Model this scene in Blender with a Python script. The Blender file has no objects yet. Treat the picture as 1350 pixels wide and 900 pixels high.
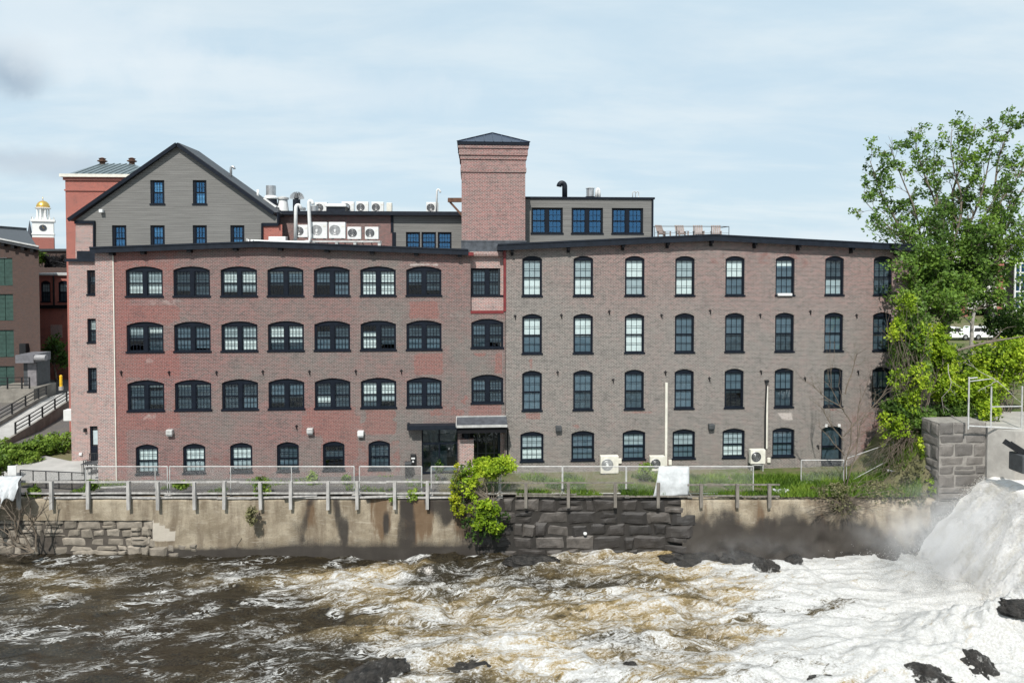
import bpy, bmesh, math, random
import numpy as np
from mathutils import Vector, Matrix, noise as mn
from mathutils.geometry import delaunay_2d_cdt
R = random.Random(7)
rng = np.random.default_rng(11)
sc = bpy.context.scene
COL = sc.collection
rad = math.radians
# ------------------------------------------------------------------ camera geometry
YAW, PITCH, FPX = rad(3.6), rad(1.5), 900.0
CAM = Vector((0, -45, 14)); AX, AY = 675.0, 369.0
FW = Vector((math.sin(YAW)*math.cos(PITCH), math.cos(YAW)*math.cos(PITCH), -math.sin(PITCH)))
RT = Vector((math.cos(YAW), -math.sin(YAW), 0))
UP = RT.cross(FW)
def ray(px, py): return FW + RT*((px-AX)/FPX) - UP*((py-AY)/FPX)
def P(px, py, d): return CAM + ray(px, py)*d
def PY(px, py, y):
    r = ray(px, py); return CAM + r*((y-CAM.y)/r.y)
def PZ(px, py, z):
    r = ray(px, py); return CAM + r*((z-CAM.z)/r.z)
def proj(p):
    v = Vector(p)-CAM; d = v.dot(FW)
    return AX+FPX*v.dot(RT)/d, AY-FPX*v.dot(UP)/d
def sm(a, b, x):
    t = min(1, max(0, (x-a)/(b-a))); return t*t*(3-2*t)
def npsm(a, b, x):
    t = np.clip((x-a)/(b-a), 0, 1); return t*t*(3-2*t)
def yw(x): return -4.3-0.0629*x          # front face of the river wall
ZW = -3.6                                # river level
# ------------------------------------------------------------------ materials
def nd(nt, typ, ins=None, **props):
    n = nt.nodes.new(typ)
    for k, v in props.items(): setattr(n, k, v)
    for k, v in (ins or {}).items():
        s = n.inputs[k]
        if isinstance(v, bpy.types.NodeSocket): nt.links.new(v, s)
        else: s.default_value = v
    return n
def new_mat(name):
    m = bpy.data.materials.new(name); m.use_nodes = True
    nt = m.node_tree; nt.nodes.clear()
    out = nt.nodes.new('ShaderNodeOutputMaterial')
    return m, nt, out
def c4(c): return (c[0], c[1], c[2], 1)
def mixc(nt, f, a, b, bt='MIX'):
    n = nt.nodes.new('ShaderNodeMix'); n.data_type = 'RGBA'; n.blend_type = bt
    for i, v in ((0, f), (6, a), (7, b)):
        if isinstance(v, bpy.types.NodeSocket): nt.links.new(v, n.inputs[i])
        else: n.inputs[i].default_value = c4(v) if i else v
    return n.outputs[2]
def math_(nt, op, a, b=0.0, c=0.0, clamp=False):
    n = nt.nodes.new('ShaderNodeMath'); n.operation = op; n.use_clamp = clamp
    for i, v in enumerate((a, b, c)):
        if isinstance(v, bpy.types.NodeSocket): nt.links.new(v, n.inputs[i])
        else: n.inputs[i].default_value = v
    return n.outputs[0]
def mapr(nt, v, a, b, c=0.0, d=1.0, smooth=True):
    n = nd(nt, 'ShaderNodeMapRange', {0: v, 1: a, 2: b, 3: c, 4: d})
    if smooth: n.interpolation_type = 'SMOOTHSTEP'
    return n.outputs[0]
def pos_of(nt, sx=1, sy=1, sz=1):
    g = nd(nt, 'ShaderNodeNewGeometry')
    return nd(nt, 'ShaderNodeVectorMath', {0: g.outputs['Position'], 1: (sx, sy, sz)}, operation='MULTIPLY').outputs[0]
def noise_(nt, vec, scale, detail=4, rough=.55, dist=0.0):
    return nd(nt, 'ShaderNodeTexNoise', {'Vector': vec, 'Scale': scale, 'Detail': detail, 'Roughness': rough, 'Distortion': dist}).outputs['Fac']
def bsdf(nt, out, col, rough=.7, metal=0.0, spec=.4, bump=None, bstr=.3, bdist=.02):
    b = nd(nt, 'ShaderNodeBsdfPrincipled', {'Roughness': rough, 'Metallic': metal, 'Specular IOR Level': spec})
    if isinstance(col, bpy.types.NodeSocket): nt.links.new(col, b.inputs['Base Color'])
    else: b.inputs['Base Color'].default_value = c4(col)
    if bump is not None:
        bp = nd(nt, 'ShaderNodeBump', {'Height': bump, 'Strength': bstr, 'Distance': bdist})
        nt.links.new(bp.outputs[0], b.inputs['Normal'])
    nt.links.new(b.outputs[0], out.inputs[0])
    return b
def plain(name, col, rough=.6, metal=0.0, var=.18, scale=3.0, spec=.4, col2=None, streak=False):
    """colour with weathering noise"""
    m, nt, out = new_mat(name)
    p = pos_of(nt, 1, 1, .25 if streak else 1)
    n = noise_(nt, p, scale, 6, .6)
    n2 = noise_(nt, p, scale*9, 4, .6)
    lo = tuple(x*(1-var) for x in col); hi = col2 or tuple(min(1, x*(1+var)) for x in col)
    c = mixc(nt, mapr(nt, n, .3, .7), lo, hi)
    c = mixc(nt, mapr(nt, n2, .35, .7, 0, var), c, tuple(x*.6 for x in col))
    bsdf(nt, out, c, rough, metal, spec, n2, .15, .01)
    return m
def brick_mat(name, c1, c2, mortar, grey=(.222, .212, .196), red=(.27, .085, .07), pale=(.5, .45, .42), greyamt=.3, msize=.014, bw=.22, rh=.088):
    m, nt, out = new_mat(name)
    g = nd(nt, 'ShaderNodeNewGeometry')
    s = nd(nt, 'ShaderNodeSeparateXYZ', {0: g.outputs['Position']})
    u = math_(nt, 'ADD', s.outputs[0], s.outputs[1])
    uv = nd(nt, 'ShaderNodeCombineXYZ', {0: u, 1: s.outputs[2]}).outputs[0]
    wob = nd(nt, 'ShaderNodeTexNoise', {'Vector': uv, 'Scale': 3.0, 'Detail': 2.0})
    uv2 = nd(nt, 'ShaderNodeVectorMath', {0: wob.outputs['Color'], 1: (.012, .012, 0), 2: uv}, operation='MULTIPLY_ADD').outputs[0]
    big = noise_(nt, uv, .22, 7, .62)
    mid = noise_(nt, uv, 1.3, 6, .65, .4)
    fine = noise_(nt, uv, 9, 3, .6)
    at = nd(nt, 'ShaderNodeAttribute', attribute_name='stain')
    sa = nd(nt, 'ShaderNodeSeparateColor', {0: at.outputs['Color']})
    gm = math_(nt, 'ADD', sa.outputs[0], mapr(nt, big, .35, .68, 0, greyamt), clamp=True)
    gm = math_(nt, 'MULTIPLY', gm, mapr(nt, mid, .2, .6, .62, 1.0))
    rm = mapr(nt, math_(nt, 'ADD', sa.outputs[1], math_(nt, 'MULTIPLY', math_(nt, 'SUBTRACT', mid, .5), 1.3)), .38, .62)
    pm = mapr(nt, math_(nt, 'ADD', sa.outputs[2], math_(nt, 'MULTIPLY', math_(nt, 'SUBTRACT', mid, .5), 1.2)), .4, .75)
    bt = nd(nt, 'ShaderNodeTexBrick', {'Vector': uv2, 'Color1': c4(c1), 'Color2': c4(c2), 'Mortar': c4(mortar), 'Scale': 1.0, 'Mortar Size': msize, 'Mortar Smooth': .2, 'Bias': -.1, 'Brick Width': bw, 'Row Height': rh})
    col = bt.outputs['Color']
    brk = math_(nt, 'SUBTRACT', 1.0, bt.outputs['Fac'])
    lum = nd(nt, 'ShaderNodeRGBToBW', {0: col}).outputs[0]
    greyc = mixc(nt, mapr(nt, lum, .08, .3, 0, 1, False), tuple(x*.48 for x in grey), tuple(x*1.5 for x in grey))
    col = mixc(nt, math_(nt, 'MULTIPLY', gm, .92), col, greyc)
    redc = mixc(nt, mapr(nt, fine, .35, .65), red, tuple(x*.62 for x in red))
    col = mixc(nt, math_(nt, 'MULTIPLY', rm, math_(nt, 'MULTIPLY_ADD', brk, .5, .2)), col, redc)
    col = mixc(nt, math_(nt, 'MULTIPLY', pm, .75), col, pale)
    soot = math_(nt, 'ADD', mapr(nt, fine, .5, .72, 0, .5), mapr(nt, mid, .5, .75, 0, .35))
    col = mixc(nt, soot, col, (.07, .06, .06))
    bsdf(nt, out, col, .88, 0, .25, brk, .35, .012)
    return m
M = {}
M['brick_left'] = brick_mat('weathered red brick', (.235, .074, .066), (.08, .042, .041), (.285, .215, .205), greyamt=.6)
M['brick_right'] = brick_mat('grey patinated brick', (.26, .115, .104), (.09, .059, .055), (.325, .29, .27), greyamt=.3)
M['brick_pale'] = brick_mat('pale repointed brick', (.36, .17, .15), (.19, .15, .145), (.50, .45, .42), greyamt=.25)
M['brick_tower'] = brick_mat('tower brick', (.28, .105, .096), (.12, .066, .063), (.40, .34, .32), greyamt=.35)
M['brick_red'] = brick_mat('fresh red brick', (.36, .10, .075), (.29, .085, .068), (.36, .19, .16), greyamt=.04)
M['brick_far'] = brick_mat('rose brick', (.34, .14, .12), (.27, .115, .105), (.38, .25, .22), greyamt=.1)
M['brick_dark'] = brick_mat('sooty brown brick', (.085, .046, .037), (.052, .034, .030), (.10, .08, .072), greyamt=.1, grey=(.09, .08, .07))
M['trim'] = plain('black navy trim paint', (.006, .0095, .017), .5, var=.2, spec=.2)
M['fascia'] = plain('dark slate fascia', (.010, .014, .022), .5, var=.25, spec=.25)
M['roofing'] = plain('dark roof membrane', (.05, .055, .062), .6)
M['bracket'] = plain('black bracket', (.008, .008, .010), .6, spec=.2)
M['redtrim'] = plain('oxide red trim', (.16, .024, .026), .5)
M['white'] = plain('white enamel', (.66, .67, .665), .4, var=.06)
M['offwhite'] = plain('aged cream enamel', (.66, .64, .57), .45, var=.1)
M['grille'] = plain('dark fan grille', (.055, .055, .058), .5)
M['midgrille'] = plain('grey fan grille', (.27, .275, .28), .5)
M['galv'] = plain('galvanised steel', (.50, .51, .52), .38, .75, var=.15)
M['galvdull'] = plain('dull galvanised tube', (.52, .52, .51), .5, .3, var=.2)
M['blackmetal'] = plain('black painted metal', (.014, .015, .017), .45)
M['darkgrey'] = plain('dark grey metal', (.06, .065, .07), .5)
M['rust'] = plain('rusty iron', (.11, .055, .035), .8, var=.4)
M['timber'] = plain('silvered timber', (.37, .36, .345), .85, var=.3, scale=5, streak=True)
M['timberdark'] = plain('grey brown timber', (.17, .155, .135), .85, var=.35, scale=5, streak=True)
M['tarp'] = plain('white tarp', (.43, .45, .46), .6, var=.16)
M['concrete'] = plain('pale concrete', (.34, .325, .30), .85, var=.16, scale=1.2)
M['concdark'] = plain('dark grey concrete', (.22, .205, .18), .85, var=.25, scale=1.2)  # darker grey concrete for kerbs, platform and dam parts
M['paving'] = plain('path concrete', (.38, .375, .36), .85, var=.12, scale=.8)
M['gold'] = plain('gilded dome', (.72, .46, .12), .3, .8, var=.1)
M['stonewhite'] = plain('white painted stone', (.78, .78, .76), .6, var=.06)
M['slate'] = plain('dark slate', (.05, .06, .075), .6)
M['yellow'] = plain('yellow bollard paint', (.72, .42, .02), .45)
M['shutter'] = plain('dark green shutter paint', (.03, .066, .055), .6, var=.2)
M['blindw'] = plain('white roller blind', (.74, .77, .74), .8, var=.05)
M['blindg'] = plain('grey solar blind', (.40, .45, .46), .8, var=.08)
M['blindd'] = plain('insect mesh toned for sky reflection', (.10, .145, .18), .8, var=.08)  # mesh colour raised toward blue to stand for sky reflected in panes
M['pane_backing'] = plain('sky toned pane backing', (.052, .078, .098), .8, var=.25); M['interior'] = plain('dark interior plaster', (.02, .028, .036), .9)  # bluish dark tone behind panes stands for sky reflected in them
M['carpaint'] = plain('white car paint', (.78, .79, .80), .25, var=.03)
M['tyre'] = plain('tyre rubber', (.02, .02, .02), .8)
M['bark'] = plain('grey brown bark', (.15, .125, .10), .9, var=.4, scale=6)
M['barkpale'] = plain('pale grey bark', (.33, .31, .28), .9, var=.3, scale=6)
M['twig'] = plain('dry brown twigs', (.13, .105, .08), .9, var=.35)
M['orange'] = plain('orange disc', (.65, .16, .03), .6)
M['lead'] = plain('lead flashing', (.085, .095, .11), .5, .2, var=.3)
M['band'] = plain('precast garage band', (.62, .61, .58), .8, var=.06)
M['gapdark'] = plain('dark deck interior', (.03, .03, .032), .9)
# clapboard
def clap():
    m, nt, out = new_mat('grey clapboard')
    g = nd(nt, 'ShaderNodeNewGeometry'); s = nd(nt, 'ShaderNodeSeparateXYZ', {0: g.outputs['Position']})
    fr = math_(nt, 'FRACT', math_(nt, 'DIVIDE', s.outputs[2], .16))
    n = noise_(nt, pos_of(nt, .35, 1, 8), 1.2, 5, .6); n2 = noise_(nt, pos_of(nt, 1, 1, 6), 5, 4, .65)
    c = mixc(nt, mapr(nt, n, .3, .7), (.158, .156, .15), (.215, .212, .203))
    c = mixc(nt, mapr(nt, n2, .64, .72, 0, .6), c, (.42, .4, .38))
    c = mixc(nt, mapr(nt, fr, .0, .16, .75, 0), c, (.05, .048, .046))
    bsdf(nt, out, c, .75, 0, .3, fr, .7, .02)
    return m
M['clap'] = clap()
def seam(name, col):
    return plain(name, col, .35, .5, var=.12, scale=1)
M['metalroof'] = seam('standing seam steel', (.20, .24, .25)); M['bluemetal'] = seam('blue black seam steel', (.035, .05, .085))
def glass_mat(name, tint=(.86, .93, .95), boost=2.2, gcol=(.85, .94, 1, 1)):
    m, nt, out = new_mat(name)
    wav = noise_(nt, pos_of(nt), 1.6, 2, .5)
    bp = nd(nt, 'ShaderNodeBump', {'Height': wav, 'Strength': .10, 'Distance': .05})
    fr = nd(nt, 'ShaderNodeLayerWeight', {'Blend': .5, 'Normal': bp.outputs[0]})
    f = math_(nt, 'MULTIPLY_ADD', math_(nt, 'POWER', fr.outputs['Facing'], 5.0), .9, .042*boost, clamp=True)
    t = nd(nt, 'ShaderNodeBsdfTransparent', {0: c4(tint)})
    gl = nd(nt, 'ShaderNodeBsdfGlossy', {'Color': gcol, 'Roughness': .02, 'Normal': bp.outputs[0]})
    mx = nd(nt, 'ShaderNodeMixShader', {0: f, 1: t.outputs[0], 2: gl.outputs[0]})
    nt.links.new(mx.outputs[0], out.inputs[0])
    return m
M['glass'] = glass_mat('window glass'); M['glassblue'] = glass_mat('sky tinted window glass', (.4, .62, .78), 6.5, (.22, .55, 1, 1))  # second glass: blue sky reflection tinted into its boosted gloss colour
# leaves: attribute tint drives light/dark clumps
def leaf_mat(name, dark, mid, light, trans=.42):
    m, nt, out = new_mat(name)
    at = nd(nt, 'ShaderNodeAttribute', attribute_name='tint'); f = at.outputs['Fac']
    c = mixc(nt, mapr(nt, f, 0, .5, 0, 1, False), dark, mid)
    c = mixc(nt, mapr(nt, f, .5, 1, 0, 1, False), c, light)
    d = nd(nt, 'ShaderNodeBsdfPrincipled', {'Base Color': c, 'Roughness': .55, 'Specular IOR Level': .3})
    t = nd(nt, 'ShaderNodeBsdfTranslucent', {0: c})
    mx = nd(nt, 'ShaderNodeMixShader', {0: trans, 1: d.outputs[0], 2: t.outputs[0]})
    nt.links.new(mx.outputs[0], out.inputs[0]); return m
M['leaf_maple'] = leaf_mat('maple leaves', (.045, .09, .018), (.11, .205, .035), (.22, .35, .05))
M['leaf_dark'] = leaf_mat('deep green leaves', (.022, .05, .011), (.055, .115, .02), (.13, .22, .035))
M['leaf_lime'] = leaf_mat('lime green young leaves', (.06, .11, .01), (.25, .39, .02), (.47, .58, .045))
M['leaf_yellow'] = leaf_mat('yellow green leaves', (.12, .17, .012), (.36, .42, .02), (.55, .52, .04))
M['leaf_weed'] = leaf_mat('weed leaves', (.05, .10, .018), (.16, .26, .035), (.30, .41, .07))
M['leaf_dry'] = leaf_mat('dry scrub leaves', (.06, .06, .03), (.13, .13, .06), (.2, .19, .09), .2)
M['grassblade'] = leaf_mat('grass blades', (.05, .10, .015), (.12, .22, .025), (.26, .36, .05))
# ------------------------------------------------------------------ mesh helper
class MB:
    def __init__(s): s.v = []; s.f = []; s.mi = []; s.t = {}
    def add(s, vs, fs, mi=0, tint=None):
        b = len(s.v); s.v.extend(Vector(v) for v in vs)
        for f in fs: s.f.append([b+i for i in f]); s.mi.append(mi)
        if tint is not None:
            for i in range(b, len(s.v)): s.t[i] = tint
        return s
    def box(s, x0, x1, y0, y1, z0, z1, mi=0, tint=None):
        vs = [(x, y, z) for x in (x0, x1) for y in (y0, y1) for z in (z0, z1)]
        return s.add(vs, [(0, 1, 3, 2), (4, 6, 7, 5), (0, 4, 5, 1), (2, 3, 7, 6), (0, 2, 6, 4), (1, 5, 7, 3)], mi, tint)
    def rbox(s, x0, x1, y0, y1, z0, z1, b=.02, mi=0):
        bm = bmesh.new(); bmesh.ops.create_cube(bm, size=1)
        for v in bm.verts: v.co = Vector(((x0+x1)/2+v.co.x*(x1-x0), (y0+y1)/2+v.co.y*(y1-y0), (z0+z1)/2+v.co.z*(z1-z0)))
        bmesh.ops.bevel(bm, geom=bm.edges[:], offset=b, segments=2, affect='EDGES', profile=.5)
        bm.verts.index_update()
        s.add([v.co.copy() for v in bm.verts], [[v.index for v in f.verts] for f in bm.faces], mi); bm.free(); return s
    def bar(s, p0, p1, w, h=None, mi=0, up=(0, 0, 1)):
        p0, p1 = Vector(p0), Vector(p1); h = h or w; d = (p1-p0).normalized(); u = Vector(up)
        if abs(d.dot(u)) > .98: u = Vector((0, 1, 0))
        a = d.cross(u).normalized(); c = a.cross(d)
        vs = [p+a*(i*w/2)+c*(j*h/2) for p in (p0, p1) for i in (-1, 1) for j in (-1, 1)]
        return s.add(vs, [(0, 2, 3, 1), (4, 5, 7, 6), (0, 1, 5, 4), (2, 6, 7, 3), (0, 4, 6, 2), (1, 3, 7, 5)], mi)
    def tube(s, pts, r, n=8, mi=0, cap=True):
        pts = [Vector(p) for p in pts]; rs = r if isinstance(r, (list, tuple)) else [r]*len(pts)
        b = len(s.v); prev = None
        for i, p in enumerate(pts):
            d = (pts[min(i+1, len(pts)-1)]-pts[max(i-1, 0)])
            d = d.normalized() if d.length > 1e-9 else Vector((0, 0, 1))
            if prev is None: a = d.orthogonal().normalized()
            else:
                a = prev-d*prev.dot(d); a = a.normalized() if a.length > 1e-6 else d.orthogonal().normalized()
            prev = a; c = d.cross(a)
            for k in range(n):
                t = 2*math.pi*k/n; s.v.append(p+(a*math.cos(t)+c*math.sin(t))*rs[i])
        for i in range(len(pts)-1):
            for k in range(n):
                k2 = (k+1) % n; s.f.append([b+i*n+k, b+i*n+k2, b+(i+1)*n+k2, b+(i+1)*n+k]); s.mi.append(mi)
        if cap:
            s.f.append([b+k for k in range(n)][::-1]); s.mi.append(mi)
            e = b+(len(pts)-1)*n; s.f.append([e+k for k in range(n)]); s.mi.append(mi)
        return s
    def lathe(s, prof, c, n=16, mi=0, axis='z'):
        b = len(s.v); c = Vector(c)
        for r, h in prof:
            for k in range(n):
                t = 2*math.pi*k/n
                o = Vector((r*math.cos(t), r*math.sin(t), h)) if axis == 'z' else Vector((r*math.cos(t), h, r*math.sin(t)))
                s.v.append(c+o)
        for i in range(len(prof)-1):
            for k in range(n):
                k2 = (k+1) % n; s.f.append([b+i*n+k, b+i*n+k2, b+(i+1)*n+k2, b+(i+1)*n+k]); s.mi.append(mi)
        s.f.append([b+k for k in range(n)]); s.mi.append(mi)
        e = b+(len(prof)-1)*n; s.f.append([e+k for k in range(n)]); s.mi.append(mi)
        return s
    def prism(s, poly, y0, y1, mi=0):
        """poly in xz, extruded along y"""
        n = len(poly); vs = [(x, y0, z) for x, z in poly]+[(x, y1, z) for x, z in poly]
        fs = [tuple(range(n)), tuple(range(2*n-1, n-1, -1))]+[(i, i+n, (i+1) % n+n, (i+1) % n) for i in range(n)]
        return s.add(vs, fs, mi)
    def build(s, name, mats, parent=None, smooth=False):
        me = bpy.data.meshes.new(name)
        if parent is None:
            a = np.array([tuple(v) for v in s.v]); lo, hi = a.min(0), a.max(0)
            org = Vector(((lo[0]+hi[0])/2, (lo[1]+hi[1])/2, lo[2]))
        else:
            org = Vector((0, 0, 0)); q = parent
            while q is not None: org += q.location; q = q.parent
        me.from_pydata([tuple(v-org) for v in s.v], [], s.f)
        mats = mats if isinstance(mats, (list, tuple)) else [mats]
        for m in mats: me.materials.append(M[m] if isinstance(m, str) else m)
        if len(mats) > 1: me.polygons.foreach_set('material_index', s.mi)
        if s.t:
            at = me.attributes.new('tint', 'FLOAT', 'POINT')
            at.data.foreach_set('value', [s.t.get(i, .5) for i in range(len(s.v))])
        bm = bmesh.new(); bm.from_mesh(me); bmesh.ops.recalc_face_normals(bm, faces=bm.faces); bm.to_mesh(me); bm.free()
        if smooth: me.polygons.foreach_set('use_smooth', [True]*len(me.polygons))
        o = bpy.data.objects.new(name, me); COL.objects.link(o)
        if parent is None: o.location = org
        else: o.parent = parent
        return o
def npmesh(name, V, F, mat, parent=None, tint=None, smooth=False, attrs=None):
    """V (n,3), F (m,k) numpy arrays in world space"""
    me = bpy.data.meshes.new(name); V = np.asarray(V, float)
    if parent is None: org = np.array([(V[:, 0].min()+V[:, 0].max())/2, (V[:, 1].min()+V[:, 1].max())/2, V[:, 2].min()])
    else:
        o_ = Vector((0, 0, 0)); q = parent
        while q is not None: o_ += q.location; q = q.parent
        org = np.array(o_)
    k = F.shape[1]
    me.vertices.add(len(V)); me.vertices.foreach_set('co', (V-org).astype(np.float32).ravel())
    me.loops.add(F.size); me.loops.foreach_set('vertex_index', F.astype(np.int32).ravel())
    me.polygons.add(len(F)); me.polygons.foreach_set('loop_start', np.arange(0, F.size, k, dtype=np.int32))
    me.polygons.foreach_set('loop_total', np.full(len(F), k, np.int32))
    if smooth: me.polygons.foreach_set('use_smooth', np.ones(len(F), bool))
    for m in (mat if isinstance(mat, (list, tuple)) else [mat]): me.materials.append(M[m] if isinstance(m, str) else m)
    if tint is not None:
        at = me.attributes.new('tint', 'FLOAT', 'POINT'); at.data.foreach_set('value', np.asarray(tint, np.float32))
    for an, av in (attrs or {}).items():
        av = np.asarray(av, np.float32)
        if av.ndim == 1:
            at = me.attributes.new(an, 'FLOAT', 'POINT'); at.data.foreach_set('value', av)
        else:
            at = me.attributes.new(an, 'FLOAT_COLOR', 'POINT'); at.data.foreach_set('color', av.ravel())
    me.update(calc_edges=True); me.validate()
    o = bpy.data.objects.new(name, me); COL.objects.link(o)
    if parent is None: o.location = Vector(org)
    else: o.parent = parent
    return o
def tag(o, label=None, cat=None, group=None, kind=None):
    if label: o['label'] = label
    if cat: o['category'] = cat
    if group: o['group'] = group
    if kind: o['kind'] = kind
    return o
def thing(name, label, cat, loc, group=None):
    o = bpy.data.objects.new(name, None); COL.objects.link(o); o.location = Vector(loc); o.empty_display_size = .3
    return tag(o, label, cat, group)
def dup(root, loc, label, rotz=None, scale=None, group=None):
    def cp(o, par):
        c = o.copy(); COL.objects.link(c); c.parent = par
        for ch in list(o.children): cp(ch, c)
        return c
    r = cp(root, None); r.location = Vector(loc)
    if rotz is not None: r.rotation_euler = (0, 0, rotz)
    if scale is not None: r.scale = (scale, scale, scale) if not isinstance(scale, tuple) else scale
    r['label'] = label
    if group: r['group'] = group
    return r
# value noise in numpy
_T = np.random.default_rng(5).random((256, 256))
def vn(x, y):
    xi, yi = np.floor(x).astype(int), np.floor(y).astype(int); fx, fy = x-xi, y-yi
    fx = fx*fx*(3-2*fx); fy = fy*fy*(3-2*fy)
    g = lambda a, b: _T[a % 256, b % 256]
    return (g(xi, yi)*(1-fx)+g(xi+1, yi)*fx)*(1-fy)+(g(xi, yi+1)*(1-fx)+g(xi+1, yi+1)*fx)*fy
def fbm(x, y, o=4):
    s = 0; a = .5; t = 0
    for i in range(o): s = s+a*vn(x*2**i+17*i, y*2**i+31*i); t += a; a *= .5
    return s/t
# ------------------------------------------------------------------ walls and windows
def arch_pts(xc, w, zb, zt, rise, n=9):
    x0, x1 = xc-w/2, xc+w/2
    if rise <= 0: return [(x0, zb), (x1, zb), (x1, zt), (x0, zt)]
    h = w/2; r = (h*h+rise*rise)/(2*rise); a = math.asin(min(1, h/r)); cz = zt-r
    return [(x0, zb), (x1, zb)]+[(xc+r*math.sin(a-2*a*i/n), cz+r*math.cos(a-2*a*i/n)) for i in range(n+1)]
def in_poly(p, poly):
    x, z = p; c = False; n = len(poly); j = n-1
    for i in range(n):
        xi, zi = poly[i]; xj, zj = poly[j]
        if (zi > z) != (zj > z) and x < (xj-xi)*(z-zi)/(zj-zi)+xi: c = not c
        j = i
    return c
def wall(name, outline, holes, y, mat, parent, stain=None, grid=.3, reveal=.3, patches=()):
    vs, es = [], []
    for poly in [outline]+holes:
        b = len(vs); n = len(poly); vs += [Vector(p) for p in poly]; es += [(b+i, b+(i+1) % n) for i in range(n)]
    xs = [p[0] for p in outline]; zs = [p[1] for p in outline]
    if stain:
        nx = int((max(xs)-min(xs))/grid); nz = int((max(zs)-min(zs))/grid)
        bb = [(min(p[0] for p in h)-.06, max(p[0] for p in h)+.06, min(p[1] for p in h)-.06, max(p[1] for p in h)+.06) for h in holes]
        for i in range(1, nx):
            for k in range(1, nz):
                p = (min(xs)+i*(max(xs)-min(xs))/nx+R.uniform(-.03, .03), min(zs)+k*(max(zs)-min(zs))/nz+R.uniform(-.03, .03))
                if any(a < p[0] < b and c < p[1] < d for a, b, c, d in bb): continue
                if in_poly(p, outline): vs.append(Vector(p))
    ov, oe, of, *_ = delaunay_2d_cdt(vs, es, [], 0, 1e-5)
    V = [(v[0], y, v[1]) for v in ov]; F = []
    for f in of:
        c = (sum(ov[i][0] for i in f)/3, sum(ov[i][1] for i in f)/3)
        if not in_poly(c, outline) or any(in_poly(c, h) for h in holes): continue
        a, b, d = (ov[i] for i in f)
        F.append(tuple(f) if (b[0]-a[0])*(d[1]-a[1])-(b[1]-a[1])*(d[0]-a[0]) > 0 else tuple(f[::-1]))
    nb = len(V)
    for h in holes:                                   # reveals
        b = len(V); n = len(h)
        V += [(p[0], y, p[1]) for p in h]+[(p[0], y+reveal, p[1]) for p in h]
        F += [(b+i, b+n+i, b+n+(i+1) % n, b+(i+1) % n) for i in range(n)]
    me = bpy.data.meshes.new(name)
    org = Vector((0, 0, 0)); q = parent
    while q is not None: org += q.location; q = q.parent
    me.from_pydata([tuple(Vector(v)-org) for v in V], [], F); me.materials.append(M[mat])
    if stain:
        at = me.attributes.new('stain', 'FLOAT_COLOR', 'POINT')
        d = []
        for v in V:
            px, py = proj(v); s = list(stain(px, py))
            for (a, b, c, e, ch, am) in patches:
                if a <= px <= c and b <= py <= e: s[ch] = max(s[ch], am)
            d += [min(1, s[0]), min(1, s[1]), min(1, s[2]), 1]
        at.data.foreach_set('color', d)
    o = bpy.data.objects.new(name, me); COL.objects.link(o); o.parent = parent
    return o
def window(par, xc, w, zb, zt, y, rise=.2, double=False, cols=4, rows=2, blinds=(), glass='glass', cw=.09, name='window', sash_mat='trim'):
    x0, x1 = xc-w/2+.004, xc+w/2-.004; zt -= .004
    zs = zt-max(rise, 0); zh = zs-.07 if rise > 0 else zt-.1
    f = MB()
    if rise > 0:
        arc = arch_pts(xc, x1-x0, 0, zt, rise)[2:]
        f.prism([(x0, zh)]+[(x1, zh)]+arc, y+.10, y+.2)
    else: f.box(x0, x1, y+.10, y+.2, zh, zt)
    f.box(x0, x0+cw, y+.10, y+.2, zb+.055, zh-.001); f.box(x1-cw, x1, y+.10, y+.2, zb+.055, zh-.001)
    f.box(x0-.06, x1+.06, y-.06, y+.22, zb-.05, zb+.054)
    ops = [(x0+cw, x1-cw)]
    if double:
        mw = .125; f.box(xc-mw, xc+mw, y+.09, y+.2, zb+.056, zh-.002); ops = [(x0+cw, xc-mw), (xc+mw, x1-cw)]
    fr = f.build(name, 'trim', par)
    s, g = MB(), MB(); za, zc = zb+.055, zh-.002; zm = (za+zc)/2
    for a, b in ops:
        for (l, t, yo) in ((zm, zc, .125), (za, zm, .15)):
            s.box(a+.002, a+.05, y+yo, y+yo+.04, l, t); s.box(b-.05, b-.002, y+yo, y+yo+.04, l, t)
            s.box(a+.05, b-.05, y+yo, y+yo+.04, l, l+.055); s.box(a+.05, b-.05, y+yo, y+yo+.04, t-.05, t)
            for i in range(1, cols): x = a+.05+(b-a-.1)*i/cols; s.box(x-.014, x+.014, y+yo+.004, y+yo+.03, l+.055, t-.05)
            for i in range(1, rows): z = l+.055+(t-l-.105)*i/rows; s.box(a+.05, b-.05, y+yo+.006, y+yo+.028, z-.014, z+.014)
        g.add([(a, y+.172, za), (b, y+.172, za), (b, y+.172, zc), (a, y+.172, zc)], [(0, 1, 2, 3)])
    s.build('sash', sash_mat, fr); g.build('pane', glass, fr)
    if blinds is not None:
        mats = ['blindw', 'blindg', 'blindd', 'pane_backing']; bb = MB()
        if glass == 'glass': blinds = list(blinds)+[(i, *((0, 1) if R.random() < .6 else (R.choice([0, .25]), R.choice([.6, .8]))), 'e') for i in range(2)]  # default layer behind clear panes, coloured like the sky they reflect
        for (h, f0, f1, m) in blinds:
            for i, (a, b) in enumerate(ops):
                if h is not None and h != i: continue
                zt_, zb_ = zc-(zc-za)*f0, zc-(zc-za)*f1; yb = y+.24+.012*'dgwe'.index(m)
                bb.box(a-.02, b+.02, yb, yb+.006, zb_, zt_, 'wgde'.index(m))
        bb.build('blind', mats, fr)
    return fr
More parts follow.
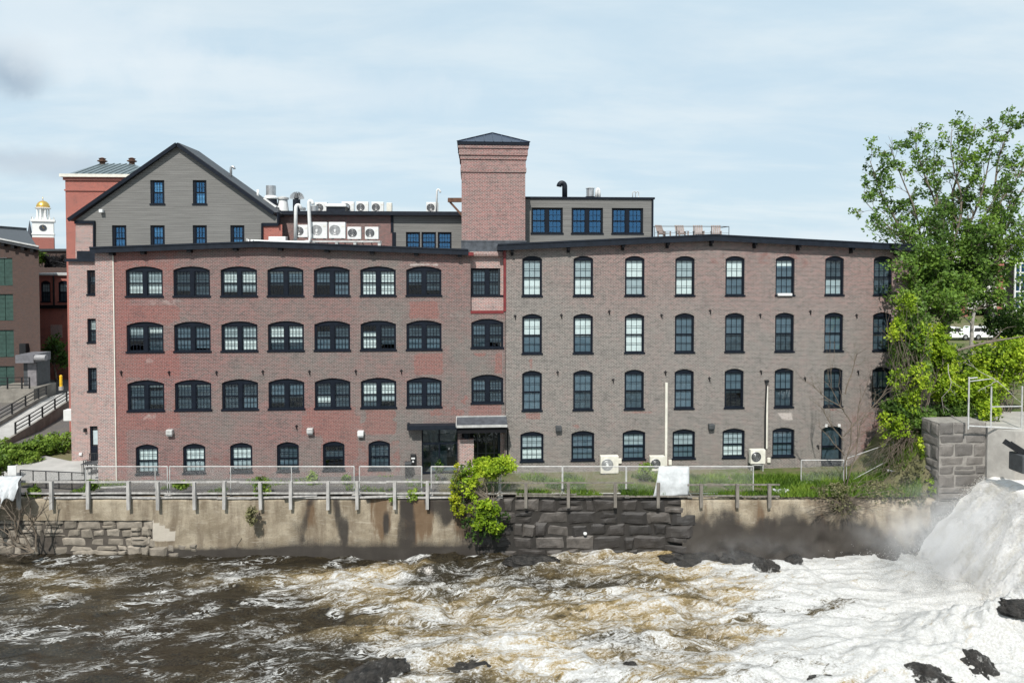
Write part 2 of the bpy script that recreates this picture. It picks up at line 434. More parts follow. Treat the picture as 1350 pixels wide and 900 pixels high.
def interior(par, x0, x1, y0, y1, levels, ztop):
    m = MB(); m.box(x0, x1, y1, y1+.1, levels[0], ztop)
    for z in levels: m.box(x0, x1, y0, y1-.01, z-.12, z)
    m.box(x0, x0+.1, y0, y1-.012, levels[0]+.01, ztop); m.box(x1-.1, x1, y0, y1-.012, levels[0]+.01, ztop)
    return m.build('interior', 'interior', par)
def topz(prof, x):
    for (a, za), (b, zb) in zip(prof, prof[1:]):
        if a <= x <= b: return za+(zb-za)*(x-a)/(b-a)
    return prof[0][1] if x < prof[0][0] else prof[-1][1]
X0 = lambda px, py=480: PY(px, py, 0).x
Z0 = lambda py, px=377: PY(px, py, 0).z
# ------------------------------------------------------------------ LEFT WING
LW = thing('brick_mill', 'long red brick mill with paired arched windows, black eave and glass entrance', 'mill building', (X0(377), 0, 0))
prof = [(p.x, p.z) for p in (PY(118, 333, -.45), PY(340, 325, -.45), PY(617.5, 335.5, -.45))]
profL = prof
xl, xr = X0(151.5), X0(666)
rows = [(Z0(390.5), Z0(351)), (Z0(462.7), Z0(423)), (Z0(539.3), Z0(499))]
r4 = (Z0(621.5), Z0(582.5))
cx = [X0(p, 443) for p in (191.2, 253.6, 315.7, 377, 438, 498.8, 559)]
cx4 = [X0(p, 603) for p in (193.8, 256, 318, 379.5, 440, 500)]
wd = X0(401, 443)-X0(353.5, 443); w4 = X0(394, 603)-X0(365, 603)
B = {(0, 0): [(None, 0, .46, 'g'), (None, 0, .9, 'w')], (0, 1): [], (0, 2): [(None, 0, .5, 'w'), (None, .5, .85, 'g')], (0, 3): [(None, 0, .14, 'w'), (None, .1, .5, 'd')], (0, 4): [(0, 0, .5, 'd'), (1, 0, 1, 'd')], (0, 5): [(None, 0, .97, 'w')],
     (0, 6): [(0, 0, .5, 'd')], (1, 0): [(0, 0, .36, 'g'), (1, 0, .28, 'w')], (1, 1): [(None, 0, .9, 'd')], (1, 2): [(None, 0, .5, 'g'), (None, .5, 1, 'w')], (1, 3): [(None, 0, .48, 'w'), (None, .48, .7, 'g')], (1, 5): [(0, .32, .95, 'w')],
     (2, 0): [(None, 0, .12, 'w')], (2, 1): [(None, 0, .12, 'w')], (2, 4): [(0, .5, .8, 'w')], (2, 5): [(None, 0, .5, 'w'), (None, .5, .78, 'g')], (2, 2): [(1, .6, 1, 'd')], (2, 3): [(None, 0, .5, 'd')], (2, 6): [(None, 0, .5, 'd')], (1, 4): [(None, .5, 1, 'd')], (1, 6): [(None, .5, 1, 'd')],
     (3, 0): [(None, 0, .5, 'w'), (None, .5, .95, 'g')], (3, 1): [(None, 0, .5, 'w'), (None, .5, .95, 'g')], (3, 2): [(None, 0, .45, 'w'), (None, .45, .9, 'g')], (3, 3): [(None, .55, .8, 'd')]}
holes = []; wins = []
for r, (zb, zt) in enumerate(rows):
    for c, x in enumerate(cx):
        holes.append(arch_pts(x, wd, zb, zt, .24)); wins.append((x, wd, zb, zt, .24, True, B.get((r, c), ())))
for c, x in enumerate(cx4):
    holes.append(arch_pts(x, w4, r4[0], r4[1], .22)); wins.append((x, w4, r4[0], r4[1], .22, False, B.get((3, c), ())))
# joint bay between the wings
bx0, bx1 = X0(620.5), X0(664.3); bxc = (bx0+bx1)/2
for r, (ya, yb) in enumerate(((420, 459), (493.5, 531.5))):
    zb, zt = PY(642, yb, 0).z, PY(642, ya, 0).z
    holes.append(arch_pts(bxc, bx1-bx0-.08, zb, zt, .26)); wins.append((bxc, bx1-bx0-.08, zb, zt, .26, True, [(0, 0, .5, 'd')]))
zr0, zr1 = PY(642, 410, 0).z, PY(642, 337.5, 0).z
holes.append([(bx0, zr0), (bx1, zr0), (bx1, zr1), (bx0, zr1)])
# entrance openings
ex0, ex1 = X0(556, 600), X0(603.5, 600); ez1 = Z0(563.5, 580)
ed0, ed1 = X0(609, 600), X0(665, 600); ez2 = Z0(566, 640)
holes.append([(ex0, -.1), (ex1, -.1), (ex1, ez1), (ex0, ez1)])
holes.append([(ed0, -.1), (ed1, -.1), (ed1, ez2), (ed0, ez2)])
xs = [xl]+[xl+(xr-xl)*i/24 for i in range(1, 24)]+[xr]
out = [(xl, -.3), (xr, -.3)]+[(x, topz(prof, x)-.03) for x in reversed(xs)]
out = [(xl, -.3), (ex0-.25, -.3), (xr, -.3)]+[(x, topz(prof, x)-.03) for x in (xr, prof[1][0], xl)]
def stainL(px, py):
    g = .28+.3*sm(400, 520, px)*sm(390, 430, py)-.25*sm(260, 225, px)
    r = .5*sm(245, 228, px)*sm(640, 300, py)+.16*sm(400, 340, py)+.22*sm(560, 610, py)
    return (max(0, g), r, 0)
PL = [(153, 405, 238, 426, 1, .85), (153, 462, 236, 500, 1, .72), (153, 540, 238, 566, 1, .75), (153, 330, 168, 640, 1, .66), (540, 396, 581, 418, 1, .85), (544, 463, 584, 496, 1, .8), (540, 376, 585, 380, 2, .5), (626, 463, 641, 471, 1, .85), (653, 463, 661, 492, 1, .9), (480, 541, 520, 572, 1, .85), (398, 548, 478, 575, 1, .7),
      (425, 570, 470, 600, 1, .75), (400, 535, 470, 548, 1, .6), (455, 578, 530, 640, 1, .5), (610, 522, 616, 532, 1, .8), (560, 535, 664, 548, 1, .55), (620, 532, 664, 547, 1, .7), (172, 394, 240, 402, 2, .42), (186, 543, 212, 556, 2, .5), (192, 466, 210, 478, 2, .45), (592, 345, 612, 420, 2, .36), (486, 340, 560, 356, 0, .5), (540, 344, 580, 350, 2, .7), (240, 600, 480, 636, 1, .4)]
wall('wall', out, holes, 0, 'brick_left', LW, stainL, .28, .3, PL)
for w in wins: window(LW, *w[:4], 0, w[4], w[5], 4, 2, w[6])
# recessed top bay
wall('recess_panel', [(bx0-.05, zr0-.1), (bx1+.05, zr0-.1), (bx1+.05, zr1+.3), (bx0-.05, zr1+.3)], [arch_pts(bxc, bx1-bx0-.06, PY(642, 390, .3).z, PY(642, 353.5, .3).z, 0)], .3, 'brick_pale', LW)
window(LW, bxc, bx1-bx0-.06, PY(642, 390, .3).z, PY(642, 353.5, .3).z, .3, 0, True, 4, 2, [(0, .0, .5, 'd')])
m = MB(); m.box(bx1-.02, bx1+.14, -.05, .29, zr0-.02, zr1+.35); m.box(bx0, bx1-.021, -.04, .28, zr0-.16, zr0+.02); m.box(bx0-.15, bx0+.2, -.4, -.05, zr1+.02, zr1+.24); m.build('red_trim', 'redtrim', LW)
# pale corner pier
cp0 = X0(127.6, 480)
wall('corner_pier', [(cp0, -.3), (xl, -.3), (xl, topz(prof, xl)-.04), (cp0, topz(prof, cp0)-.04)], [], -.03, 'brick_pale', LW)
m = MB(); m.box(xl-.03, xl+.03, -.05, -.031, -.3, topz(prof, xl)-.05); m.build('mortar_joint', 'offwhite', LW)
m = MB(); m.box(cp0, xl-.01, .0, .3, -.3, topz(prof, cp0)-.3); m.box(cp0, cp0+.3, .3, 6.8, -.3, topz(prof, cp0)-.3); m.box(xr-.3, xr, .32, 15, -.3, prof[2][1]-.3); m.box(cp0+.301, xr-.301, 6.5, 6.8, -.3, prof[2][1]-.3); m.build('side_wall', 'brick_pale', LW)
# roof slab with fascia: low gable
def lowroof(par, prof, th, y0, y1, fas):
    top = [(x, z+th) for x, z in prof]
    m = MB(); m.prism(prof+top[::-1], y0+.05, y1); m.build('roof', 'roofing', par)
    m = MB()
    m.prism([(x, z-.04) for x, z in prof]+[(x, z+th+.06) for x, z in prof][::-1], y0, y0+.049)
    m.prism([(x, z+th+.003) for x, z in prof]+[(x, z+th+.1) for x, z in prof][::-1], y0-.04, y0-.001)
    m.build('fascia', 'fascia', par)
lowroof(LW, prof, .26, -.45, 6.9, .3)
for px in (150, 191, 251.5, 312, 371, 432, 491, 549, 606):
    x = X0(px, 338); z = topz(prof, x); m = MB(); m.box(x-.13, x+.13, -.36, .05, z-.22, z-.005); m.build('bracket', 'bracket', LW)
interior(LW, cp0+.35, xr-.35, .35, 4.6, [-.2, Z0(548), Z0(470), Z0(398)], prof[2][1]-.2)
# tie rod anchors and wall hoods
def anchor(par, px, py):
    p = PY(px, py, 0); m = MB(); m.tube([(p.x, -.02, p.z+.12), (p.x, -.07, p.z), (p.x+.03, -.05, p.z-.18)], .035, 6); m.tube([(p.x-.09, -.04, p.z+.03), (p.x+.09, -.04, p.z+.05)], .028, 6); m.build('anchor', 'bracket', par)
for px, py in ((160, 491), (223, 491), (285.5, 491), (346.5, 490), (408, 490), (469, 489.5), (529, 489), (391, 562)): anchor(LW, px, py)
def hood(par, px, py, mat='darkgrey'):
    p = PY(px, py, 0); m = MB(); m.rbox(p.x-.2, p.x+.2, -.3, .02, p.z-.18, p.z+.16, .04); m.box(p.x-.17, p.x+.17, -.22, -.05, p.z-.26, p.z-.181); m.build('vent_hood', mat, par)
hood(LW, 225, 568.5, 'galvdull'); hood(LW, 409.5, 566.5, 'galvdull'); hood(LW, 476, 570, 'white')
# entrance glazing
m = MB(); z0 = .0; zt = ez1-.02
m.box(ex0, ex0+.08, .12, .2, z0, zt); m.box(ex1-.08, ex1, .12, .2, z0, zt); m.box(ex0+.08, ex1-.08, .12, .2, zt-.1, zt)
xm = X0(579, 600); zm = Z0(585, 580); m.box(xm-.05, xm+.05, .12, .2, z0, zt-.1); m.box(ex0+.08, xm-.05, .13, .19, zm-.05, zm+.05); m.box(xm+.05, ex1-.08, .13, .19, zm-.05, zm+.05); m.box(ex0+.08, xm-.05, .13, .19, z0, z0+.12); m.box(xm+.05, ex1-.08, .13, .19, z0, z0+.12)
eg = m.build('entrance_glazing', 'trim', LW)
MB().add([(ex0, .17, z0), (ex1, .17, z0), (ex1, .17, zt), (ex0, .17, zt)], [(0, 1, 2, 3)]).build('pane', 'glass', eg)
m = MB(); m.box(ex0-.3, ex1+.2, 2.6, 2.7, -.1, ez1+.5); m.box(ex0-.3, ex1+.2, .9, 2.59, -.12, -.02); m.box(ex0+.5, ex0+1.6, 1.7, 2.2, -.019, 1.1); m.build('lobby', plain('teal grey lobby wall', (.07, .115, .13), .8, var=.4), LW)
p0, p1 = X0(540, 560), X0(604, 560); m = MB(); m.box(p0, p1, -.7, -.03, Z0(563, 570), Z0(557.5, 570)); m.box(p0-.12, p0-.005, -.5, -.03, Z0(564, 570), Z0(556, 570)); m.build('awning_beam', 'fascia', LW)
m = MB(); c0, c1 = X0(602.5, 555), X0(667.5, 555)
za, zb = PY(635, 549, 0).z, PY(635, 561, -1.3).z
m.add([(c0, -.02, za), (c1, -.02, za), (c1, -1.3, zb), (c0, -1.3, zb), (c0, -.02, za-.12), (c1, -.02, za-.12), (c1, -1.3, zb-.12), (c0, -1.3, zb-.12)], [(0, 1, 2, 3), (7, 6, 5, 4), (0, 3, 7, 4), (1, 5, 6, 2), (3, 2, 6, 7), (0, 4, 5, 1)])
cn = m.build('canopy', 'lead', LW)
m = MB(); m.bar((c0, -1.34, zb-.02), (c1, -1.34, zb-.02), .05, .16); m.bar((c0-.03, -.02, za), (c0-.03, -1.34, zb), .05, .12); m.bar((c0, -.04, za+.03), (c1, -.04, za+.03), .06, .06); m.build('canopy_edge', 'galvdull', cn)
m = MB(); m.box(c0+.05, c1-.05, -1.2, -.05, zb-.5, zb-.2); m.build('canopy_beam', 'bracket', LW)
m = MB(); q0, q1 = X0(606, 600), X0(624.5, 600); m.box(q0, q1, -.5, -.01, -.1, PY(615, 579, -.5).z); m.build('brick_pier', 'brick_pale', LW)
m = MB(); m.box(q0+.3, q1-.35, -.45, -.02, PY(615, 578.5, -.5).z, PY(615, 570, -.5).z); m.build('pier_block', 'trim', LW)
m = MB(); y = .9; m.box(ed0, ed1, y, y+.08, 0, ez2)
m.build('door_panel', 'bracket', LW)
m = MB()
for i in range(5):
    x = ed0+.5+(ed1-ed0-.6)*i/4; m.box(x-.04, x+.04, y-.06, y-.002, 0, ez2-.2)
for z in (1.1, 2.1, 3.0): m.box(ed0+.45, ed1-.05, y-.05, y-.004, z-.03, z+.03)
m.build('door_frame', 'darkgrey', LW)
m = MB(); MB.add(m, [(ed0+.4, y-.03, .1), (ed1-.05, y-.03, .1), (ed1-.05, y-.03, 3.1), (ed0+.4, y-.03, 3.1)], [(0, 1, 2, 3)]); m.build('door_pane', 'glass', LW)
m = MB(); x = X0(669, 590); m.tube([(x-.2, -1.1, zb-.2), (x, -.6, zb-.45), (x, -.12, zb-.8), (x, -.12, .05)], .055, 8); m.build('downspout', 'bracket', LW)
p = PY(545, 604, 0); m = MB(); m.rbox(p.x-.17, p.x+.17, -.22, -.01, p.z-.28, p.z+.32, .03); mbx = m.build('letter_box', 'blackmetal', LW)
m = MB(); m.box(p.x-.12, p.x+.12, -.235, -.221, p.z+.02, p.z+.12); m.box(p.x-.05, p.x+.05, -.236, -.221, p.z-.2, p.z-.08); m.build('label_plate', 'white', mbx)
# ------------------------------------------------------------------ RIGHT WING
RW = thing('brick_mill', 'broad grey stained brick mill with tall single arched windows and low black gable roof', 'mill building', (X0(935), 0, 0))
prof = [(p.x, p.z) for p in (PY(656, 329.5, -.5), PY(940, 316.5, -.5), PY(1206, 330, -.5))]; profR = prof
rx0, rx1 = X0(666.6), X0(1197, 450)
cxr = [X0(p, 440) for p in (701.5, 768.8, 836.5, 902.5, 968.5, 1034.3, 1099.3, 1163)]
ZR = lambda py: PY(900, py, 0).z
rr = [(ZR(390), ZR(337.5)), (ZR(464.7), ZR(412.8)), (ZR(538.7), ZR(486.5)), (ZR(604.5), ZR(565.5))]
wr = X0(849.5, 440)-X0(823.8, 440); wr4 = X0(851.5, 590)-X0(821.5, 590)
BR = {(0, 0): [(0, 0, .5, 'g'), (0, .5, .97, 'w')], (0, 1): [(0, 0, .5, 'g'), (0, .5, .97, 'w')], (0, 2): [(0, 0, .5, 'w'), (0, .5, .97, 'g')], (0, 3): [(0, 0, .5, 'g'), (0, .5, .97, 'w')], (0, 4): [(0, 0, .48, 'w'), (0, .5, 1, 'd')], (0, 5): [(0, .0, .17, 'w'), (0, .5, 1, 'd'), (0, .17, .5, 'd')], (0, 6): [(0, .58, 1, 'g')],
      (1, 0): [(0, 0, .48, 'w'), (0, .5, 1, 'd')], (1, 1): [(0, 0, .55, 'w'), (0, .55, 1, 'd')], (1, 2): [(0, 0, .5, 'w'), (0, .5, 1, 'w')], (1, 3): [(0, 0, 1, 'd')], (1, 4): [(0, 0, .5, 'd')], (1, 5): [(0, 0, .5, 'd')], (1, 6): [(0, 0, 1, 'd')],
      (2, 0): [(0, 0, 1, 'd')], (2, 1): [(0, 0, .5, 'd')], (2, 2): [(0, 0, .5, 'd')], (2, 3): [(0, 0, 1, 'd')], (2, 4): [(0, 0, .5, 'd')], (2, 5): [(0, 0, .5, 'd')], (2, 7): [(0, 0, .5, 'd')],
      (3, 0): [(0, 0, .5, 'g'), (0, .5, .95, 'w')], (3, 1): [(0, 0, 1, 'd')], (3, 2): [(0, 0, .45, 'g'), (0, .45, 1, 'd')], (3, 3): [(0, 0, .5, 'g'), (0, .5, 1, 'd')], (3, 4): [(0, 0, .6, 'g'), (0, .6, .95, 'w')], (3, 5): [(0, 0, 1, 'd')]}
holes, wins = [], []
for r in range(4):
    for c in range(8):
        if r == 3 and c > 5: continue
        w = wr4 if r == 3 else wr
        holes.append(arch_pts(cxr[c], w, *rr[r], .2)); wins.append((cxr[c], w, *rr[r], r, c))
dz1 = PY(1098, 561.5, 0).z; dw = X0(1112, 600)-X0(1084.5, 600)
holes.append(arch_pts(cxr[6]-.05, dw, -.05, dz1, .22))
out = [(rx0, -.3), (rx1, -.3), (rx1, topz(prof, rx1)-.02), (prof[1][0], prof[1][1]-.02), (rx0, topz(prof, rx0)-.02)]
def stainR(px, py):
    g = .3+.6*sm(-50, 55, py-392-.07*(px-760))+.3*sm(780, 690, px)-.4*sm(1085, 1150, px)*sm(505, 560, py)-.25*sm(1100, 1170, px)
    r = .24*sm(400, 340, py)*sm(760, 850, px)+.24*sm(592, 612, py)*sm(900, 700, px)
    return (max(0, g), r, .05)
PR = [(690, 541, 714, 553, 1, .7), (695, 468, 703, 486, 1, .65), (818, 540, 862, 547, 1, .62), (755, 556, 764, 562, 1, .7), (1026, 542, 1046, 552, 2, .8), (1092, 539, 1104, 543, 1, .7), (840, 600, 885, 628, 1, .5), (1000, 330, 1075, 352, 1, .42), (935, 335, 960, 350, 1, .45), (1120, 540, 1170, 600, 1, .42), (672, 330, 760, 345, 0, .7)]
wall('wall', out, holes, 0, 'brick_right', RW, stainR, .28, .3, PR)
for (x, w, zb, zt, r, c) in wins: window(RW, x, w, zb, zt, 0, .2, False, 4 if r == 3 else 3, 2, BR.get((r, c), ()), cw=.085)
m = MB(); x = cxr[6]-.05; m.prism([(x-dw/2+.005, 2.75)]+[(x+dw/2-.005, 2.75)]+arch_pts(x, dw-.01, 0, dz1-.005, .22)[2:], .1, .18)
m.box(x-dw/2+.005, x-dw/2+.12, .1, .18, -.02, 2.749); m.box(x+dw/2-.12, x+dw/2-.005, .1, .18, -.02, 2.749); m.box(x-dw/2+.12, x+dw/2-.12, .11, .17, .0, .5); m.box(x-dw/2+.12, x+dw/2-.12, .11, .17, 1.3, 1.42)
dr = m.build('door', 'trim', RW); MB().box(x-dw/2-.1, x+dw/2+.1, .3, .34, -.02, dz1).build('door_panel', 'pane_backing', dr); MB().add([(x-dw/2+.1, .15, .4), (x+dw/2-.1, .15, .4), (x+dw/2-.1, .15, 2.76), (x-dw/2+.1, .15, 2.76)], [(0, 1, 2, 3)]).build('pane', 'glass', dr)
for dx in (-.42, .5):
    m = MB(); m.rbox(x+dx-.09, x+dx+.09, -.06, .06, 2.72, 2.92, .02); m.build('door_lamp', 'white', RW)
lowroof(RW, prof, .3, -.5, 16, .3)
for px in (675, 749, 820.5, 879, 936.5, 993.6, 1051, 1121, 1180):
    xx = X0(px, 330); z = topz(prof, xx); m = MB(); m.box(xx-.09, xx+.09, -.42, .06, z-.2, z-.005); m.prism([(xx-.09, z-.4), (xx+.09, z-.4), (xx+.09, z-.2), (xx-.09, z-.2)], -.16, .05); m.build('bracket', 'bracket', RW)
m = MB(); m.box(rx0, rx0+.3, .31, 15.5, -.3, prof[0][1]-.2); m.box(rx1-.3, rx1, .31, 15.5, -.3, prof[2][1]-.2); m.box(rx0+.31, rx1-.31, 15.2, 15.5, -.3, prof[2][1]-.2); m.build('side_wall', 'brick_right', RW)
interior(RW, rx0+.35, rx1-.35, .35, 5, [-.2, ZR(553), ZR(473), ZR(399)], prof[2][1]-.15)
for px, py in ((679, 417), (740, 416), (803, 411), (872, 416), (936, 410), (1002, 415.5), (1068, 411), (1129, 416), (735, 491), (808, 501), (877, 491), (935, 499), (1003, 490), (1061, 499), (1131, 490), (1078, 588)): anchor(RW, px, py)
hood(RW, 736, 563.5); hood(RW, 937, 561)
p = PY(1149, 587, 0); m = MB(); m.lathe([(.2, -.03), (.2, -.1), (.14, -.14), (0.02, -.15)], (p.x, 0, p.z), 14, axis='y'); m.build('wall_cap', 'orange', RW)
p = PY(1034, 388.5, 0); m = MB(); m.rbox(p.x-.5, p.x+.5, -.14, .08, p.z-.07, p.z+.1, .02); m.build('window_unit', 'white', RW)
# ------------------------------------------------------------------ STAIR TOWER
TY = 1.0
pz = lambda px, py, y=TY: PY(px, py, y)
t0, t1 = pz(608.5, 260).x, pz(692.5, 260).x; tw = t1-t0
TW = thing('stair_tower', 'square brick stair tower with corbelled top and dark pyramid roof', 'tower', ((t0+t1)/2, TY+tw/2, pz(650, 330).z-.6))
m = MB(); zc = pz(650, 227).z; m.box(t0, t1, TY, TY+tw, TW.location.z, zc); m.build('wall', 'brick_tower', TW)
m = MB()
for (ya, yb, e) in ((227, 221, .07), (221, 210.5, .03), (210.5, 205, .09), (205, 196, .16), (196, 192, .22)):
    m.box(t0-e, t1+e, TY-e, TY+tw+e, pz(650, ya).z+.001, pz(650, yb).z)
m.build('corbel', 'brick_tower', TW)
ze = pz(650, 192).z+.002; e = .26; za = PY(650, 175.5, TY+tw/2).z
m = MB(); m.box(t0-e, t1+e, TY-e, TY+tw+e, ze, ze+.2); m.build('eave', 'trim', TW)
e = .29; cxm, cym = (t0+t1)/2, TY+tw/2; zz = ze+.203
m = MB(); m.add([(t0-e, TY-e, zz), (t1+e, TY-e, zz), (t1+e, TY+tw+e, zz), (t0-e, TY+tw+e, zz), (cxm, cym, za)], [(0, 1, 4), (1, 2, 4), (2, 3, 4), (3, 0, 4), (3, 2, 1, 0)])
A = Vector((cxm, cym, za))
for a, b in (((t0-e, TY-e), (t1+e, TY-e)), ((t1+e, TY-e), (t1+e, TY+tw+e)), ((t0-e, TY+tw+e), (t0-e, TY-e))):
    a, b = Vector((*a, zz)), Vector((*b, zz))
    for k in range(9):
        q = a.lerp(b, k/8); f = abs(k/8-.5)*2; top = A.lerp((a if k < 4 else b), f) if f else A
        if 0 < k < 8: m.bar(q+Vector((0, 0, .02)), top+Vector((0, 0, .02)), .04, .05)
        else: m.bar(q+Vector((0, 0, .02)), A+Vector((0, 0, .02)), .07, .06)
m.build('roof', 'bluemetal', TW)
m = MB(); m.box(t0-.03, t1+.06, TY-.12, TY+.1, pz(650, 334).z, pz(650, 319).z); m.box(t0-.04, t1+.07, TY-.15, TY-.121, pz(650, 319).z, pz(650, 317).z); m.build('flashing', 'lead', TW)
m = MB(); a = pz(590, 263.5); b = pz(608, 263.5)
m.bar((a.x, TY+.5, a.z), (b.x+.1, TY+.5, b.z), .3, .22); m.bar((a.x, TY+.9, a.z+.15), (b.x+.1, TY+.9, b.z+.15), .2, .12); m.bar((a.x+.15, TY+.5, a.z-.1), (b.x+.05, TY+.5, b.z-1.0), .12, .14); m.build('hoist_beam', 'rust', TW)
# ------------------------------------------------------------------ PENTHOUSE
QY = 2.9
q = lambda px, py: PY(px, py, QY)
PH = thing('penthouse', 'flat roofed grey clapboard penthouse with three paired windows right of the tower', 'penthouse', (q(777, 320).x, QY+3, q(777, 330).z))
h = []; ww = []
for a, b in ((700.5, 742), (753.5, 795), (806.5, 848)):
    xa, xb = q(a, 290).x, q(b, 290).x; h.append(arch_pts((xa+xb)/2, xb-xa, q(777, 308).z, q(777, 274).z, 0)); ww.append((xa+xb)/2)
xa, xb, zt, zb = q(692, 290).x, q(861, 290).x, q(777, 262.5).z, q(777, 330).z
wall('wall', [(xa, zb), (xb, zb), (xb, zt), (xa, zt)], h, QY, 'clap', PH)
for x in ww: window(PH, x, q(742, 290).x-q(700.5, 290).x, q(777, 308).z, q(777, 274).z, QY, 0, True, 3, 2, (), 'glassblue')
m = MB(); m.box(xa, xa+.2, QY+.32, QY+7, zb, zt-.1); m.box(xb-.2, xb-.003, QY+.32, QY+7, zb, zt-.1); m.box(xa+.2, xb-.2, QY+6.8, QY+7, zb, zt-.1); m.build('side_wall', 'clap', PH)
m = MB(); m.box(xa, xb, QY+.3, QY+6.99, zt-.09, zt); m.box(xa-.05, xb+.1, QY-.1, QY+7.1, zt+.002, zt+.14); m.build('roof', 'trim', PH)
m = MB(); m.box(xb-.12, xb+.02, QY-.04, QY+.1, zb, zt); m.build('corner_trim', 'trim', PH)
m = MB(); m.box(xa+.25, xb-.25, QY+2.5, QY+2.6, zb, zt-.1); m.build('interior', 'interior', PH)
# ------------------------------------------------------------------ GABLED CLAPBOARD BUILDING + LONG REAR BLOCK
EY = 5.0
g = lambda px, py, y=EY: PY(px, py, y)
GB = thing('gabled_mill', 'steep gabled grey clapboard mill house with black trim, behind the paired window mill', 'gabled house', (g(235, 400).x, EY, 0))
def gp(px, py, y=EY): p = g(px, py, y); return (p.x, p.z)
ap, le, re = gp(235, 192), gp(97, 290.5), gp(363, 286)
clapo = [gp(125, 345), gp(345, 345), gp(345, 296), gp(368, 296), gp(368, 288), gp(358, 281), ap, gp(100, 290), gp(100, 292.5), gp(125, 292.5)]
up = [(198, 217, 237.5, 269.5), (254, 272.5, 237.5, 269.5)]; lo = [(147.5, 167, 297, 331), (198, 217.5, 297, 330), (254, 273, 297, 330), (303.5, 322.5, 297, 330)]
h = []; ww = []
for a, b, c, d in up+lo:
    xa, zt = gp(a, c); xb, zb = gp(b, d); h.append(arch_pts((xa+xb)/2, xb-xa, zb, zt, 0)); ww.append(((xa+xb)/2, xb-xa, zb, zt))
wall('clapboard_wall', clapo, h, EY, 'clap', GB)
bl = [[(0, 0, .45, 'w')], [(0, .5, 1, 'w')], [(0, .55, 1, 'd')], [(0, 0, .4, 'g')], [], [(0, .6, 1, 'w')]]
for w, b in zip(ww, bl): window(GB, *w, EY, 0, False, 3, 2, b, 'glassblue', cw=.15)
wall('brick_corner', [gp(99.5, 350), gp(125, 350), gp(125, 292.5), gp(99.5, 292.5)], [], EY+.01, 'brick_pale', GB)
wall('brick_corner', [gp(345, 345), gp(372, 345), gp(372, 296), gp(345, 296)], [], EY+.01, 'brick_red', GB)
m = MB()
def trimbar(a, b, w=.22, yo=-.05): m.bar(Vector((*gp(*a)[:1], EY+yo, gp(*a)[1])), Vector((*gp(*b)[:1], EY+yo, gp(*b)[1])), .1, w)
trimbar((99, 293), (125, 293)); trimbar((125, 291.2), (125, 336), .22); m.build('trim_board', 'trim', GB); m = MB(); trimbar((346, 294.5), (346, 336)); trimbar((346, 296), (367, 296)); trimbar((367.5, 280), (367.5, 297), .5)
m.build('trim_board', 'trim', GB)
# roof: two slopes running back
D = 3.4
wall('back_gable', [gp(99.5, 345), gp(358, 345), gp(358, 284), ap, gp(101, 292)], [], EY+D-.2, 'clap', GB)
rp = [Vector((gp(93, 291.5)[0], 0, gp(93, 291.5)[1])), Vector((ap[0], 0, ap[1])), Vector((gp(362, 283)[0], 0, gp(362, 283)[1]))]
m = MB()
for a, b in ((rp[0], rp[1]), (rp[1], rp[2])):
    n = Vector((-(b-a).z, 0, (b-a).x)).normalized()*.2
    m.add([v+Vector((0, y, 0)) for y in (EY-.25, EY+D) for v in (a, b, b+n, a+n)], [(0, 1, 2, 3), (7, 6, 5, 4), (0, 4, 5, 1), (2, 6, 7, 3), (1, 5, 6, 2), (0, 3, 7, 4)])
m.build('roof', 'roofing', GB)
m = MB()
for a, b in ((rp[0], rp[1]), (rp[1], rp[2])): m.bar(a+Vector((0, EY-.3, .06)), b+Vector((0, EY-.3, .06)), .09, .24)
m.build('bargeboard', 'trim', GB)
m = MB(); xa, xb = gp(99.5, 350)[0], gp(360, 345)[0]; m.box(xa, xa+.3, EY+.32, EY+D-.21, 0, gp(99, 293)[1]); m.box(xb-.3, xb, EY+.32, EY+D-.21, 0, gp(99, 293)[1]); m.build('side_wall', 'brick_pale', GB)
p = g(135.5, 278.5); m = MB(); m.rbox(p.x-.13, p.x+.13, EY-.3, EY-.01, p.z-.12, p.z+.12, .03); m.build('floodlight', 'white', GB)
# stair block at the left end
SY = 4.6
s = lambda px, py: PY(px, py, SY)
SB = thing('stair_block', 'narrow pinkish brick stair block with slit windows at the mill left end', 'stair block', (s(109, 600).x, SY, 0))
h = []; ww = []
for a, b, c, d in ((114.5, 127, 356, 388.5), (115, 127.5, 420, 451.5), (115.5, 128, 484.5, 516)):
    xa, zt = s(a, c).x, s(a, c).z; xb, zb = s(b, d).x, s(b, d).z; h.append(arch_pts((xa+xb)/2, xb-xa, zb, zt, 0)); ww.append(((xa+xb)/2, xb-xa, zb, zt))
da, db, dt = s(118.5, 580).x, s(131.5, 580).x, s(119, 561.5).z; h.append([(da, -.2), (db, -.2), (db, dt), (da, dt)])
a, b, zt = s(92.5, 480).x, s(137, 480).x, s(109, 345).z
wall('wall', [(a, -.3), (b, -.3), (b, zt), (a, zt)], h, SY, 'brick_pale', SB)
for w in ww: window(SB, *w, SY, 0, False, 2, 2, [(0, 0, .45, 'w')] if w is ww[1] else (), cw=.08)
m = MB(); m.box(da, da+.1, SY+.1, SY+.18, -.1, dt); m.box(db-.1, db, SY+.1, SY+.18, -.1, dt); m.box(da+.1, db-.1, SY+.1, SY+.18, dt-.12, dt); m.box(da+.1, db-.1, SY+.11, SY+.17, -.1, 1.0); dr = m.build('door', 'trim', SB)
MB().add([(da, SY+.15, .9), (db, SY+.15, .9), (db, SY+.15, dt), (da, SY+.15, dt)], [(0, 1, 2, 3)]).build('pane', 'glass', dr)
m = MB(); m.box(da+.12, db-.12, SY+.2, SY+.21, 1.1, 2.1); m.build('notice', 'white', dr)
m = MB(); m.box(a, a+.25, SY+.31, EY+6, -.3, zt); m.box(a+.25, b, SY+1.6, SY+1.7, -.3, zt); m.build('side_wall', 'brick_pale', SB)
